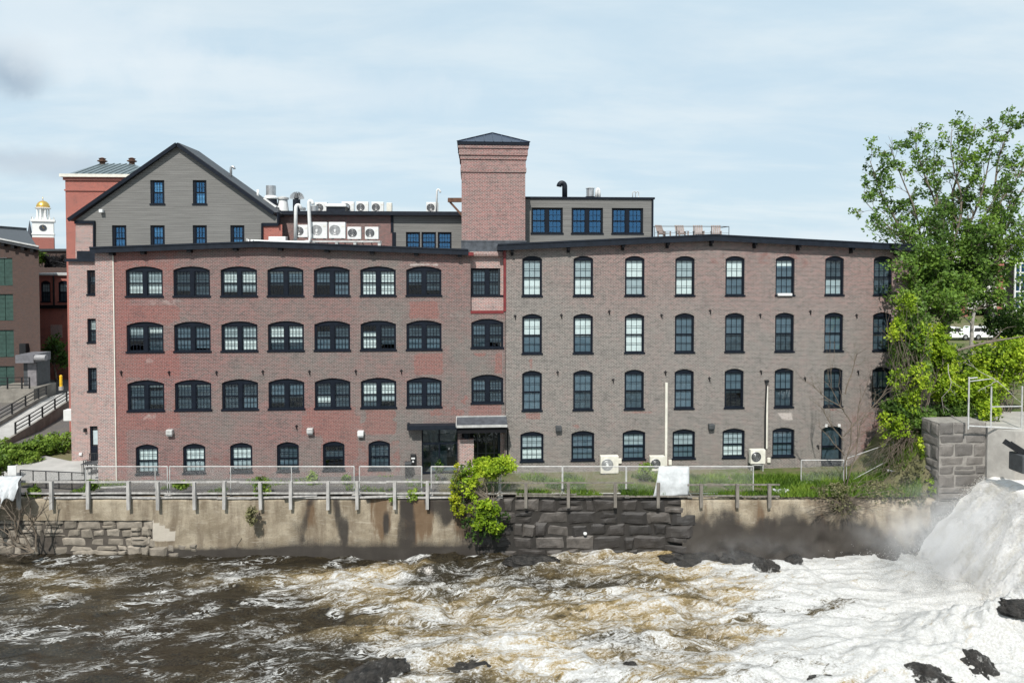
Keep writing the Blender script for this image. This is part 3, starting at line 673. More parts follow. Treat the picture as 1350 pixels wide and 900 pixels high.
m = MB(); m.box(a-.15, b+.1, SY-.2, SY+.4, zt+.003, zt+.22); m.box(a+.6, b, SY-.05, SY+.4, zt+.223, zt+.75); m.build('roof_cap', 'fascia', SB)
m = MB(); p = s(113, 566); m.rbox(p.x-.08, p.x+.08, SY-.2, SY, p.z-.15, p.z+.12, .03); m.build('wall_lamp', 'blackmetal', SB)
m = MB(); p = s(107, 598); m.rbox(p.x-.1, p.x+.1, SY-.12, SY, p.z-.1, p.z+.1, .03); m.build('vent_hood', 'white', SB)
# long rear block
FY = 7.2
f = lambda px, py: PY(px, py, FY)
FB = thing('rear_block', 'long flat roofed rear block of red brick and grey clapboard behind the front mill roof', 'rear building', (f(480, 340).x, FY, 8))
ze = f(480, 284).z; zb = f(480, 345).z
wall('brick_wall', [(f(355, 300).x, zb), (f(517, 300).x, zb), (f(517, 300).x, ze), (f(355, 300).x, ze)], [], FY, 'brick_left', FB)
xa, xb = f(534.5, 310).x, f(596, 310).x
hh = []; ww = []
for a, b in ((535, 554), (555.5, 575), (577, 595.5)):
    x1_, x2_ = f(a, 315).x, f(b, 315).x; hh.append(arch_pts((x1_+x2_)/2, x2_-x1_-.02, f(565, 332).z, f(565, 306).z, 0)); ww.append(((x1_+x2_)/2, x2_-x1_-.02))
wall('clapboard_wall', [(f(517, 300).x, zb), (f(612, 300).x, zb), (f(612, 300).x, ze), (f(517, 300).x, ze)], hh, FY, 'clap', FB)
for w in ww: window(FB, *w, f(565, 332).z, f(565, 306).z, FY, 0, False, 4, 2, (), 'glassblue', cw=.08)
m = MB(); a = f(517, 300).x; m.box(a-.1, a+.1, FY-.06, FY-.002, f(500, 306).z, ze); m.box(a+.0, a+.28, FY-.055, FY-.003, zb, f(500, 306.2).z); m.build('trim_board', 'trim', FB)
m = MB(); m.box(f(341, 280).x, f(640, 280).x, FY-.5, FY+9, ze+.002, f(480, 279).z); m.build('roof', 'fascia', FB)
m = MB(); m.box(f(355, 300).x, f(355, 300).x+.2, FY+.05, FY+8.8, zb, ze); m.box(f(356, 300).x+.2, f(638, 300).x, FY+2.5, FY+2.6, zb, ze); m.build('side_wall', 'brick_left', FB)
# red hip roofed tower building behind the gable
HY = 13.0
hq = lambda px, py: PY(px, py, HY)
HB = thing('hip_roofed_building', 'tall plain red brick building with metal hip roof rising behind the gabled house', 'brick building', (hq(135, 400).x, HY, 0))
a, b, zt = hq(87, 300).x, hq(196, 300).x, hq(135, 238).z
m = MB(); m.box(a, b, HY, HY+8, -.2, zt); m.box(a-.06, b+.06, HY-.08, HY+8.08, hq(135, 252).z, hq(135, 250).z); m.build('wall', 'brick_red', HB)
m = MB(); m.box(a-.12, b+.12, HY-.12, HY+8.1, zt+.001, hq(135, 234).z); m.build('corbel', 'brick_red', HB)
z2 = hq(135, 234).z; m = MB(); m.box(a-.3, b+.3, HY-.3, HY+8.3, z2+.002, hq(135, 230).z); m.build('cornice', 'offwhite', HB)
z3 = hq(135, 230).z+.003; zr = PY(150, 216, HY+4).z
m = MB(); V4 = [(a+.35, HY-.2, z3), (b-.0, HY-.2, z3), (b, HY+8.2, z3), (a+.35, HY+8.2, z3), (PY(131, 216, HY+4).x, HY+4, zr), (PY(176, 216, HY+4).x, HY+4, zr)]
m.add(V4, [(0, 1, 5, 4), (1, 2, 5), (2, 3, 4, 5), (3, 0, 4), (3, 2, 1, 0)])
v = [Vector(x) for x in V4]
for k in range(13):
    t = k/12; bq = v[0].lerp(v[1], t); lx0, lx1 = v[4].x, v[5].x
    if bq.x < lx0: s_ = (bq.x-v[0].x)/(lx0-v[0].x); tq = v[0].lerp(v[4], s_)
    elif bq.x > lx1: s_ = (v[1].x-bq.x)/(v[1].x-lx1); tq = v[1].lerp(v[5], s_)
    else: tq = Vector((bq.x, HY+4, zr))
    if (tq-bq).length > .3: m.bar(bq+Vector((0, 0, .03)), tq+Vector((0, 0, .03)), .05, .07)
m.build('roof', 'metalroof', HB)
for px in (135, 174):
    p = PY(px, 216, HY+4); m = MB(); m.lathe([(.22, -.2), (.22, .12), (.4, .2), (.4, .26), (.24, .32), (.24, .4), (.32, .44), (.08, .54)], (p.x, p.y, p.z), 12); m.build('roof_vent', 'rust', HB)
# ------------------------------------------------------------------ GROUND
def gh(x, y):
    v = y-yw(x)
    h = 4.0*sm(25.7, 29.9, x+.06*v+.4*math.sin(v*.9))
    if h > 0 and x < 32 and v < 1.2: h *= sm(-.3, 1.2, v)*(.25 if x < 27.6 else 1)+(.0 if x < 27.6 else 0)
    h += .9*sm(-27, -33, x)*sm(14, 22, y)
    h -= .45*sm(-28.5, -31, x)*sm(8, 2, y)
    return h
def ground():
    xs = np.concatenate([np.array([-2500, -900, -300, -120, -70, -50]), np.arange(-40, 45, .5), np.array([50, 60, 80, 130, 300, 900, 2500])])
    vs = np.concatenate([np.arange(.3, 9, .35), np.arange(9.5, 60, 3), np.array([70, 90, 130, 200, 400, 900, 2500, 5000])])
    V = []; C = []
    for v in vs:
        for x in xs:
            xc = min(max(x, -60), 60); y = yw(xc)+v; z = gh(xc, y)
            if -30 < x < 30 and v < 9: z += .07*(mn.noise((x*.9, y*.9, 0)))-.03
            V.append((x, y, z)); gr = sm(-5, 2, x)*sm(7, 3, y); C.append(max(gr, sm(26, 28, x), sm(-27, -29, x)*sm(9, 7, y)))
    nx, nv = len(xs), len(vs); F = [(j*nx+i, j*nx+i+1, (j+1)*nx+i+1, (j+1)*nx+i) for j in range(nv-1) for i in range(nx-1)]
    m, nt, out = new_mat('gravel and turf ground')
    p = pos_of(nt); a = noise_(nt, p, 14, 3, .7); b = noise_(nt, p, .7, 5, .6); d = noise_(nt, p, 40, 2, .6)
    gv = mixc(nt, mapr(nt, d, .3, .7), (.05, .047, .046), (.17, .16, .155)); gv = mixc(nt, mapr(nt, b, .45, .65, 0, .5), gv, (.15, .135, .11))
    tf = mixc(nt, mapr(nt, a, .3, .7), (.035, .06, .012), (.10, .14, .03)); tf = mixc(nt, mapr(nt, b, .45, .6, 0, .75), tf, (.13, .11, .07)); tf = mixc(nt, mapr(nt, noise_(nt, p, .12, 4, .6), .4, .6, 0, .7), tf, (.16, .14, .085))
    at = nd(nt, 'ShaderNodeAttribute', attribute_name='turf'); f = mapr(nt, math_(nt, 'ADD', at.outputs['Fac'], math_(nt, 'SUBTRACT', b, .5)), .35, .65)
    bsdf(nt, out, mixc(nt, f, gv, tf), .95, 0, .2, d, .6, .03); M['ground'] = m
    tag(npmesh('ground', np.array(V), np.array(F), 'ground', attrs={'turf': C}), kind='structure')
ground()
# pale patio left of the mill, path ramp
m = MB(); ya = lambda x: yw(x)+.75
x0, x1 = -29.5, cp0; m.add([(x0+1.6, .2, .012), (x1, .2, .012), (x1, SY, .012), (s(92, 600).x, SY, .012), (x0-1.2, SY+1.5, .012), (x0-2.6, 1.2, .012)], [(0, 1, 2, 3, 4, 5)])
m.add([(cp0-.5, ya(cp0)+2.5, .008), (cp0, ya(cp0)+2.3, .008), (cp0, .2, .008), (cp0-2.5, .2, .008)], [(0, 1, 2, 3)])
tag(m.build('patio_pavement', 'paving'), kind='structure')
ra = [P(20.5, 574, 53.5), P(39, 563, 55.5), P(56, 552, 57.5), P(72.5, 541, 59.5), P(88, 531, 62), P(97, 526, 64.5)]
r_ext = [ra[0]+(ra[0]-ra[1])*1.6]+ra
left = [p+Vector((-2.7, .4, .05)) for p in r_ext]
m = MB(); n = len(r_ext)
m.add(r_ext+left, [(i, i+1, n+i+1, n+i) for i in range(n-1)])
e = [r_ext[-1], left[-1]]; m.add([e[1], e[0], e[0]+Vector((3, 14, .2)), e[1]+Vector((1, 14, .2))], [(0, 1, 2, 3)])
tag(m.build('sloping_path', 'paving'), kind='structure')
RWL = thing('ramp_wall', 'concrete wall with black three rail handrail on the right edge of the sloping path', 'ramp wall', r_ext[0]-Vector((0, 0, 2)))
m = MB()
for a, b in zip(r_ext, r_ext[1:]):
    d = Vector((.11, 0, 0)); dn = Vector((0, 0, -2.4)); u = Vector((0, 0, .12))
    m.add([a-d+u, a+d+u, b+d+u, b-d+u, a-d+dn, a+d+dn, b+d+dn, b-d+dn], [(0, 1, 2, 3), (4, 7, 6, 5), (0, 4, 5, 1), (1, 5, 6, 2), (2, 6, 7, 3), (3, 7, 4, 0)])
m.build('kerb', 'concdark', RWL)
def handrail(par, pts, h=1.05, rails=(1.03, .72, .42)):
    for p in pts:
        m = MB(); m.box(p.x-.05, p.x+.05, p.y-.05, p.y+.05, p.z+.1, p.z+h); m.build('post', 'blackmetal', par)
    for k in rails:
        m = MB()
        for a, b in zip(pts, pts[1:]): m.bar(a+Vector((0, 0, k)), b+Vector((0, 0, k)), .05, .07)
        m.build('rail', 'blackmetal', par)
handrail(RWL, ra)
LWL = thing('ramp_wall', 'concrete kerb with black handrail on the far left edge of the sloping path', 'ramp wall', left[0]-Vector((0, 0, 2)))
m = MB()
for a, b in zip(left, left[1:]):
    d = Vector((.11, 0, 0)); dn = Vector((0, 0, -2.2)); u = Vector((0, 0, .3))
    m.add([a-d+u, a+d+u, b+d+u, b-d+u, a-d+dn, a+d+dn, b+d+dn, b-d+dn], [(0, 1, 2, 3), (4, 7, 6, 5), (0, 4, 5, 1), (1, 5, 6, 2), (2, 6, 7, 3), (3, 7, 4, 0)])
m.build('kerb', 'concdark', LWL); handrail(LWL, [p+Vector((0, 0, .15)) for p in left])
# yellow bollard
p = P(80.5, 510, 66); BO = thing('bollard', 'yellow steel bollard at the top of the sloping path', 'bollard', (p.x, p.y, p.z))
MB().lathe([(.13, 0), (.13, 1.05), (.1, 1.14), (.03, 1.17)], p, 12).build('post', 'yellow', BO)
MB().lathe([(.2, -.3), (.2, .05), (.14, .06)], p, 12).build('base', 'concrete', BO)
# ------------------------------------------------------------------ dark brick building on the left
IY = 25.0
i_ = lambda px, py: PY(px, py, IY)
IB = thing('dark_brick_mill', 'dark sooty brick mill with green shuttered windows across the sloping path', 'mill building', (i_(20, 500).x, IY, -.5))
xe = i_(52.5, 420).x; hz = []; sh = []
for a, b in ((339.8, 376.7), (387.6, 422.8), (434.9, 471), (482.5, 517)):
    hz.append([(i_(-28, 400).x, i_(0, b).z), (i_(17.3, 400).x, i_(0, b).z), (i_(17.3, 400).x, i_(0, a).z), (i_(-28, 400).x, i_(0, a).z)])
tp = [(i_(-140, 300).x, i_(-140, 291).z), (xe, i_(52, 329).z)]
wall('wall', [(tp[0][0], -1), (xe, -1), tp[1], tp[0]], hz, IY, 'brick_dark', IB)
for hh_ in hz:
    x0, x1, z0, z1 = hh_[0][0], hh_[1][0], hh_[0][1], hh_[2][1]
    m = MB()
    for k in range(4):
        a, b = x0+(x1-x0)*k/4, x0+(x1-x0)*(k+1)/4; m.box(a+.03, b-.03, IY+.12, IY+.17, z0+.03, z1-.03)
        for j in range(1, 6): z = z0+(z1-z0)*j/6; m.box(a+.1, b-.1, IY+.1, IY+.119, z-.03, z+.03)
    m.box(x0+.01, x1-.01, IY+.18, IY+.2, z0+.01, z1-.01); m.build('shutter', 'shutter', IB)
zt__ = tp[1][1]-.1; m = MB(); m.add([(x, y, z) for z in (-1, zt__) for x, y in ((xe-.002, IY+.02), (xe-14, IY+19), (xe-14.4, IY+19), (xe-.4, IY+.02))], [(0, 1, 5, 4), (1, 2, 6, 5), (2, 3, 7, 6), (3, 0, 4, 7), (4, 5, 6, 7)]); m.build('side_wall', 'brick_dark', IB)
m = MB(); pr = [(tp[0][0], tp[0][1]), (xe+.4, tp[1][1]-.05)]; nv_ = len(m.v); m.prism(pr+[(x, z+.3) for x, z in pr][::-1], IY-.6, IY+20)
for v in m.v:
    if v.y > IY+5 and v.x > tp[0][0]+5: v.x -= 14.5
m.build('roof', 'roofing', IB)
m = MB(); pr2 = [(x, z+.28) for x, z in pr]; m.prism(pr2+[(x, z+.14) for x, z in pr2][::-1], IY-.7, IY-.61); m.build('fascia', 'galvdull', IB)
for px in (8, 21, 34, 46):
    a = i_(px, 330); z = tp[0][1]+(tp[1][1]-tp[0][1])*(a.x-tp[0][0])/(xe-tp[0][0]); m = MB(); m.box(a.x-.15, a.x+.15, IY-.5, IY, z-.32, z-.02); m.build('bracket', 'bracket', IB)
a, b = PY(31, 480, IY-2), PY(49, 480, IY-2); zt, zb = PY(40, 477, IY-2).z, PY(40, 512, IY-2).z
m = MB(); m.box(a.x, b.x, IY-2, IY, zb-1, zt); pc = m.build('porch', 'darkgrey', IB)
m = MB(); m.box(a.x+.4, b.x-.05, IY-2.06, IY-2.001, zb-.5, zt-.1); m.build('porch_door', plain('mauve grey door', (.2, .19, .2), .5), pc)
m = MB(); m.box(a.x-.3, b.x+.1, IY-2.7, IY-.02, zt+.003, zt+.75); m.build('porch_canopy', plain('dull mauve canopy', (.15, .15, .165), .5), pc)
m = MB(); m.tube([(b.x+.1, IY-2.4, zt+.45), (b.x+1.1, IY-2.4, zt+.45)], .3, 12); m.build('duct', plain('grey duct', (.27, .27, .28), .5), pc)
m = MB(); p = i_(36.5, 455); m.box(p.x-.5, p.x+.1, IY-.5, IY-.02, p.z-.9, p.z+.2)
m.build('wall_lamp', 'blackmetal', IB)
PLT = thing('platform', 'concrete loading platform with black railing in front of the dark brick mill', 'platform', PY(20, 530, IY-4))
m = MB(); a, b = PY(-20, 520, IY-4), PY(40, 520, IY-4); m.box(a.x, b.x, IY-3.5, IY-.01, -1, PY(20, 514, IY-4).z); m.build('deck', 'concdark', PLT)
pz_ = PY(20, 514, IY-4).z; handrail(PLT, [Vector((PY(px, 514, IY-3.4).x, IY-3.4, pz_-.1)) for px in (-15, 10, 29, 39)], 1.2, (1.17, .8, .45))
# ------------------------------------------------------------------ mid distance brick block with condensers on its roof
KY = 34.0
k_ = lambda px, py: PY(px, py, KY)
KB = thing('brick_block', 'small red brick block with two arched windows glimpsed through the gap at left', 'brick building', (k_(70, 500).x, KY, 0))
h = []; ww = []
for a, b in ((53.5, 66.5), (76.5, 92)):
    xa, xb = k_(a, 380).x, k_(b, 380).x; h.append(arch_pts((xa+xb)/2, xb-xa, k_(70, 398).z, k_(70, 370).z, .25)); ww.append(((xa+xb)/2, xb-xa))
wall('wall', [(k_(35, 500).x, -.2), (k_(120, 500).x, -.2), (k_(120, 363).x, k_(120, 363).z), (k_(35, 363).x, k_(35, 363).z)], h, KY, 'brick_red', KB)
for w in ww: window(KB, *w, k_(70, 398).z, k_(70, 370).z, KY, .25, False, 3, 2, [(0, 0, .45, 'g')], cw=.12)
m = MB(); m.box(k_(35, 500).x, k_(120, 500).x, KY-.25, KY-.002, k_(70, 406.5).z, k_(70, 402).z); m.build('ledge', 'bracket', KB)
m = MB(); m.box(k_(35, 500).x, k_(120, 500).x, KY-.3, KY+6, k_(70, 363).z+.002, k_(70, 360.5).z); m.build('roof', 'galvdull', KB)
m = MB(); x = k_(71.5, 380).x; m.tube([(x, KY-.1, k_(70, 363).z), (x, KY-.1, k_(70, 402).z)], .09, 6); m.build('downspout', 'bracket', KB)
m = MB(); p = k_(75, 430); m.box(k_(67, 430).x, k_(82, 430).x, KY-.04, KY-.003, k_(70, 445).z, k_(70, 428).z); m.build('brick_patch', 'brick_pale', KB)
LY = 52.0
l_ = lambda px, py: PY(px, py, LY)
K2 = thing('brick_block', 'flat topped brown brick block under dark climbing stems behind the rooftop condensers', 'brick building', (l_(70, 345).x, LY, 0))
m = MB(); m.box(l_(10, 400).x, l_(130, 400).x, LY, LY+12, 0, l_(70, 331).z); m.build('wall', 'brick_dark', K2)
m = MB(); m.box(l_(8, 400).x, l_(132, 400).x, LY-.3, LY+12, l_(70, 331).z+.002, l_(70, 328).z); m.build('roof', 'roofing', K2)
# clock tower far away
CD = 300
c_ = lambda px, py: P(px, py, CD)
o = c_(59, 400); cxw, cyw = o.x, o.y
CT = thing('clock_tower', 'distant white and brick clock tower with a gold dome', 'clock tower', (cxw, cyw, 0))
W = lambda px: px/FPX*CD
zz_ = lambda py: c_(59, py).z
hb = W(15); 
ROT = Matrix.Rotation(rad(28), 4, 'Z')
def ct(name, mb, mat, par=CT, smooth=False):
    for i, v in enumerate(mb.v): q = v-Vector((cxw, cyw, 0)); mb.v[i] = ROT @ q+Vector((cxw, cyw, 0))
    return mb.build(name, mat, par, smooth)
def cbox(m, r, z0, z1, mi=0): return m.box(cxw-r, cxw+r, cyw-r, cyw+r, z0, z1, mi)
k = hb*.78
ct('brick_base', cbox(MB(), k, 0, zz_(313.5)), 'brick_red')
m = MB(); cbox(m, k*.99, zz_(313.4), zz_(310)); cbox(m, k*1.05, zz_(309.9), zz_(308)); cbox(m, k*.98, zz_(307.9), zz_(293)); cbox(m, k*1.12, zz_(292.9), zz_(290)); ct('belfry', m, 'stonewhite')
m = MB(); 
for i in range(7):
    for sx in (-1, 1):
        x = cxw-k+2*k*i/6; m.box(x-.15, x+.15, cyw+sx*k-.15, cyw+sx*k+.15, zz_(289.9), zz_(287)); m.box(cxw+sx*k-.15, cxw+sx*k+.15, cyw-k+2*k*i/6-.15, cyw-k+2*k*i/6+.15, zz_(289.9), zz_(287.1))
ct('balustrade', m, 'stonewhite')
for dx, dy in ((0, -1), (-1, 0)):
    zc_ = zz_(301); m = MB()
    ring = [(cxw+dx*k+(math.cos(t) if dy else 0)*1.35, cyw+dy*k+(math.cos(t) if dx else 0)*1.35, zc_+1.35*math.sin(t)) for t in [2*math.pi*i/20 for i in range(20)]]
    off = Vector((dx, dy, 0))*.12
    m.add([Vector(v)+off for v in ring]+[Vector(v) for v in ring], [tuple(range(20))]+[(i, (i+1) % 20, 20+(i+1) % 20, 20+i) for i in range(20)])
    cf = ct('clock_face', m, 'slate')
    c0_ = Vector((cxw+dx*k, cyw+dy*k, zc_))+off*1.6; m = MB(); m.bar(c0_, c0_+Vector((0, 0, 1.0)), .1); m.bar(c0_, c0_+Vector((.6*abs(dy), .6*abs(dx), -.3)), .12); ct('clock_hands', m, 'gold', cf)
m = MB(); r = W(8.2)
for i in range(8):
    t = 2*math.pi*(i+.5)/8; m.lathe([(.32, zz_(289.9)), (.32, zz_(276))], (cxw+r*.82*math.cos(t), cyw+r*.82*math.sin(t), 0), 8)
m.lathe([(r*.55, zz_(289.9)), (r*.55, zz_(276))], (cxw, cyw, 0), 8); m.lathe([(r, zz_(276)+.01), (r*1.12, zz_(274.5)), (r, zz_(274))], (cxw, cyw, 0), 16); ct('lantern', m, 'stonewhite')
m = MB(); m.lathe([(r*.95*math.cos(t), zz_(274)+.02+(zz_(265)-zz_(274))*math.sin(t)) for t in [math.pi/2*i/8*.98 for i in range(9)]], (cxw, cyw, 0), 18); m.tube([(cxw, cyw, zz_(265.3)), (cxw, cyw, zz_(260))], .12, 6); ct('dome', m, 'gold', smooth=True)
o = P(41, 400, 340); SP = thing('church_spire', 'thin dark slate church spire just behind the clock tower', 'spire', (o.x, o.y, 0))
z1_, z2_ = P(41, 325, 340).z, P(41, 291, 340).z
MB().lathe([(2.1, z1_-6), (2.0, z1_), (.05, z2_)], (o.x, o.y, 0), 8).build('steeple', 'slate', SP); MB().box(o.x-2, o.x+2, o.y-2, o.y+2, 0, z1_-5).build('tower_shaft', 'brick_dark', SP)
# ------------------------------------------------------------------ parking garage and glazed stair tower at right
GY = 75.0
ga = lambda px, py: PY(px, py, GY)
PG = thing('parking_garage', 'pale banded concrete parking garage with brick columns beyond the trees', 'parking garage', (ga(1260, 430).x, GY, 3))
xa, xb = ga(1170, 380).x, ga(1326, 380).x
for a, b in ((336, 346), (353, 365), (376, 386), (397, 407)):
    m = MB(); m.box(xa, xb, GY, GY+22, ga(1260, b).z, ga(1260, a).z); m.build('parapet', 'band', PG)
m = MB(); m.box(xa+.1, xb-.1, GY+5, GY+21.9, 2, ga(1260, 340).z); m.build('deck', 'gapdark', PG)
for px in (1195, 1271, 1318):
    x = ga(px, 380).x; m = MB(); m.box(x-.6, x+.6, GY-.2, GY-.003, 2, ga(1260, 333 if px == 1271 else 345).z); m.build('brick_column', 'brick_red', PG)
m = MB(); m.box(ga(1275, 330).x, ga(1316, 330).x, GY+3, GY+8, ga(1260, 335.9).z, ga(1260, 333.5).z); m.build('blue_band', plain('blue parapet strip', (.08, .2, .5), .5), PG)
m = MB(); m.box(xa, xb, GY-.5, GY-.3, 2, 3.6)
m.build('base_wall', 'gapdark', PG)
SG = thing('glazed_tower', 'white framed glass stair tower at the right end of the garage', 'stair tower', (ga(1341, 430).x, GY-2, 3))
xa, xb = ga(1326.5, 380).x, ga(1372, 380).x; za, zb = ga(1340, 408).z, ga(1340, 347).z
m = MB(); n = 7
for i in range(n+1): x = xa+(xb-xa)*i/n; m.box(x-.12, x+.12, GY-2.1, GY-1.9, za, zb)
for j in range(6): z = za+(zb-za)*j/5; m.box(xa, xb, GY-2.08, GY-1.92, z-.13, z+.13)
m.build('frame', 'white', SG); m = MB(); m.box(xa, xb, GY-1.9, GY+6, za+.01, zb-.01); m.build('core', 'gapdark', SG)
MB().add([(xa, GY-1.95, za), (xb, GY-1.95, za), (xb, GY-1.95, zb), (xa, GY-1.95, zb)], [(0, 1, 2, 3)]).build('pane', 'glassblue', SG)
m = MB(); m.box(xa-.2, xb, GY-2, GY+6, zb+.003, ga(1340, 341).z); m.box(xa, xb, GY-1.8, GY+6, 2, za-.01); m.build('wall', 'band', SG)
# white cars
def car(p, label):
    C = thing('parked_car', label, 'car', p, 'white cars parked behind the trees')
    x, y, z = p
    prof_ = [(-2.3, .35), (2.3, .35), (2.32, .8), (2.1, 1.0), (1.3, 1.08), (.75, 1.62), (-2.0, 1.66), (-2.3, 1.05)]
    m = MB(); m.prism([(x+a, z+b) for a, b in prof_], y-.9, y+.9); m.build('body', 'carpaint', C)
    for a, b, c, d in ((.95, -.15, .7, .0), (-.25, -1.1, -.25, -1.1), (-1.2, -2.05, -1.2, -1.9)):
        m = MB(); m.add([(x+a, y-.91, z+1.08), (x+b, y-.91, z+1.08), (x+d, y-.91, z+1.55), (x+c*.85, y-.91, z+1.55)], [(0, 1, 2, 3)]); m.build('window', 'gapdark', C)
    for a in (-1.45, 1.45):
        m = MB(); m.lathe([(.1, -.94), (.36, -.94), (.36, -.7), (.1, -.7)], (x+a, y, z+.36), 14, axis='y'); wh = m.build('wheel', 'tyre', C)
        MB().lathe([(.05, -.955), (.2, -.955), (.2, -.941)], (x+a, y, z+.36), 10, axis='y').build('rim', 'galv', wh)
    m = MB(); m.box(x+2.25, x+2.33, y-.8, y-.5, z+.75, z+.9); m.build('headlight', 'galv', C)
    return C
cy = 39.0
pa = PY(1252, 447, cy); car((pa.x, cy, 4.05), 'white sport utility car with dark side windows parked behind the trees, nearer the mill')
pb = PY(1297, 447, cy); car((pb.x, cy, 4.05), 'white sport utility car parked behind the trees, nearer the glass stair tower')
# ------------------------------------------------------------------ RIVER WALLS
def stone_mat(name, a, b, c, mort, rough=.75):
    m, nt, out = new_mat(name)
    at = nd(nt, 'ShaderNodeAttribute', attribute_name='tint'); p = pos_of(nt)
    n = noise_(nt, p, 2.2, 6, .65, .5); n2 = noise_(nt, p, 16, 5, .7)
    col = mixc(nt, mapr(nt, at.outputs['Fac'], 0, .5, 0, 1, False), a, b); col = mixc(nt, mapr(nt, at.outputs['Fac'], .5, 1, 0, 1, False), col, c)
    col = mixc(nt, mapr(nt, n, .35, .65, 0, .55), col, tuple(x*.5 for x in b)); col = mixc(nt, mapr(nt, n2, .6, .72, 0, .35), col, c)
    bsdf(nt, out, col, rough, 0, .4, n2, .6, .04); M[name] = m
stone_mat('warm granite', (.16, .14, .115), (.24, .21, .17), (.34, .30, .25), None)
stone_mat('black wet granite', (.028, .026, .025), (.052, .046, .042), (.13, .116, .104), None, .55)
stone_mat('grey pier granite', (.12, .112, .105), (.19, .175, .16), (.27, .25, .225), None)
def river_conc():
    m, nt, out = new_mat('stained river concrete')
    p = pos_of(nt); st = noise_(nt, pos_of(nt, 1, 1, .12), 1.5, 6, .62, .3); b = noise_(nt, p, .8, 7, .62, .6); n2 = noise_(nt, p, 18, 5, .7)
    at = nd(nt, 'ShaderNodeAttribute', attribute_name='stain'); sa = nd(nt, 'ShaderNodeSeparateColor', {0: at.outputs['Color']})
    c = mixc(nt, mapr(nt, b, .3, .7), (.20, .164, .115), (.375, .325, .245))
    c = mixc(nt, mapr(nt, st, .42, .66, 0, .7), c, (.115, .085, .058))
    c = mixc(nt, mapr(nt, n2, .5, .72, 0, .6), c, (.08, .066, .052)); n5 = noise_(nt, pos_of(nt, .5, 1, 2.2), 2.6, 7, .7, 1.2); c = mixc(nt, mapr(nt, n5, .52, .7, 0, .55), c, (.2, .165, .12)); c = mixc(nt, mapr(nt, n5, .48, .3, 0, .5), c, (.42, .38, .31))
    j = math_(nt, 'MULTIPLY', math_(nt, 'SUBTRACT', b, .5), 1.2); j2 = math_(nt, 'MULTIPLY', math_(nt, 'SUBTRACT', st, .5), 1.5)
    c = mixc(nt, mapr(nt, math_(nt, 'ADD', sa.outputs[1], j2), .4, .6, 0, .85), c, (.12, .075, .042))
    c = mixc(nt, mapr(nt, math_(nt, 'ADD', sa.outputs[2], j), .42, .7, 0, .7), c, (.50, .46, .40))
    c = mixc(nt, mapr(nt, math_(nt, 'ADD', sa.outputs[0], math_(nt, 'ADD', j, math_(nt, 'MULTIPLY', math_(nt, 'SUBTRACT', n2, .5), .5))), .12, .92, 0, .95), c, (.032, .028, .025))
    bsdf(nt, out, c, .8, 0, .3, n2, .5, .04); M['river_concrete'] = m
river_conc()
Tv, Nv = Vector((1, -.0629, 0)).normalized(), Vector((-.0629, -1, 0)).normalized()
def wpt(x, n, z): return Vector((x, yw(x), z))+Nv*n          # x along the wall, n outwards
XW = lambda px, py: (lambda r: CAM.x+r.x*((yw(0)+.0-CAM.y)/(r.y+.0629*r.x)))(ray(px, py))
ZWL = lambda py: P(675, py, 40.6).z
def blocks(mb, x0, x1, z0, z1, hs, wmin, wmax, depth=.35, jit=.06, gap=.035, tone=(0, 1), pt=wpt, skip=None, bulge=.12, seed=1):
    rr_ = random.Random(seed); z = z1; ci = 0
    while z > z0+.05:
        h = hs[ci % len(hs)]*rr_.uniform(.9, 1.1); ci += 1; zb = max(z0, z-h); x = x0-rr_.uniform(0, wmin)
        while x < x1:
            w = rr_.uniform(wmin, wmax); xa, xb = max(x, x0), min(x+w, x1); x += w
            if xb-xa < .12: continue
            parts = [(zb, z)] if rr_.random() > .18 or h < .4 else [(zb, (zb+z)/2), ((zb+z)/2, z)]
            for (za_, zb_) in parts:
                if skip and skip((xa+xb)/2, (za_+zb_)/2): continue
                cs = [(xa+gap*rr_.uniform(.3, 1), za_+gap*rr_.uniform(.3, 1)), (xb-gap*rr_.uniform(.3, 1), za_+gap*rr_.uniform(.3, 1)), (xb-gap*rr_.uniform(.3, 1), zb_-gap*rr_.uniform(.3, 1)), (xa+gap*rr_.uniform(.3, 1), zb_-gap*rr_.uniform(.3, 1))]
                cs = [(a+rr_.uniform(-jit, jit)*.7, b+rr_.uniform(-jit, jit)*.7) for a, b in cs]
                n = 6; off = rr_.uniform(-.05, .07); t = rr_.uniform(*tone); vs = []; sd = rr_.uniform(0, 99); tx, tz = rr_.uniform(-.06, .06), rr_.uniform(-.05, .05)
                for j in range(n+1):
                    for i in range(n+1):
                        u, v = i/n, j/n
                        a = (cs[0][0]*(1-u)+cs[1][0]*u)*(1-v)+(cs[3][0]*(1-u)+cs[2][0]*u)*v; b = (cs[0][1]*(1-u)+cs[1][1]*u)*(1-v)+(cs[3][1]*(1-u)+cs[2][1]*u)*v
                        e = min(u, 1-u, v, 1-v); k = min(1, e*3.2)**.5
                        nn = off+bulge*k-(.06 if e == 0 else 0)+.09*mn.noise((a*2.2+sd, b*2.2, sd))*k+tx*(u-.5)+tz*(v-.5)
                        vs.append(pt(a+.025*mn.noise((a*3, b*3, sd))*(e == 0), nn, b+.03*mn.noise((a*3, b*3, sd+9))*(e == 0)))
                fs = [(j*(n+1)+i, j*(n+1)+i+1, (j+1)*(n+1)+i+1, (j+1)*(n+1)+i) for j in range(n) for i in range(n)]
                mb.add(vs, fs, 0, t)
        z = zb
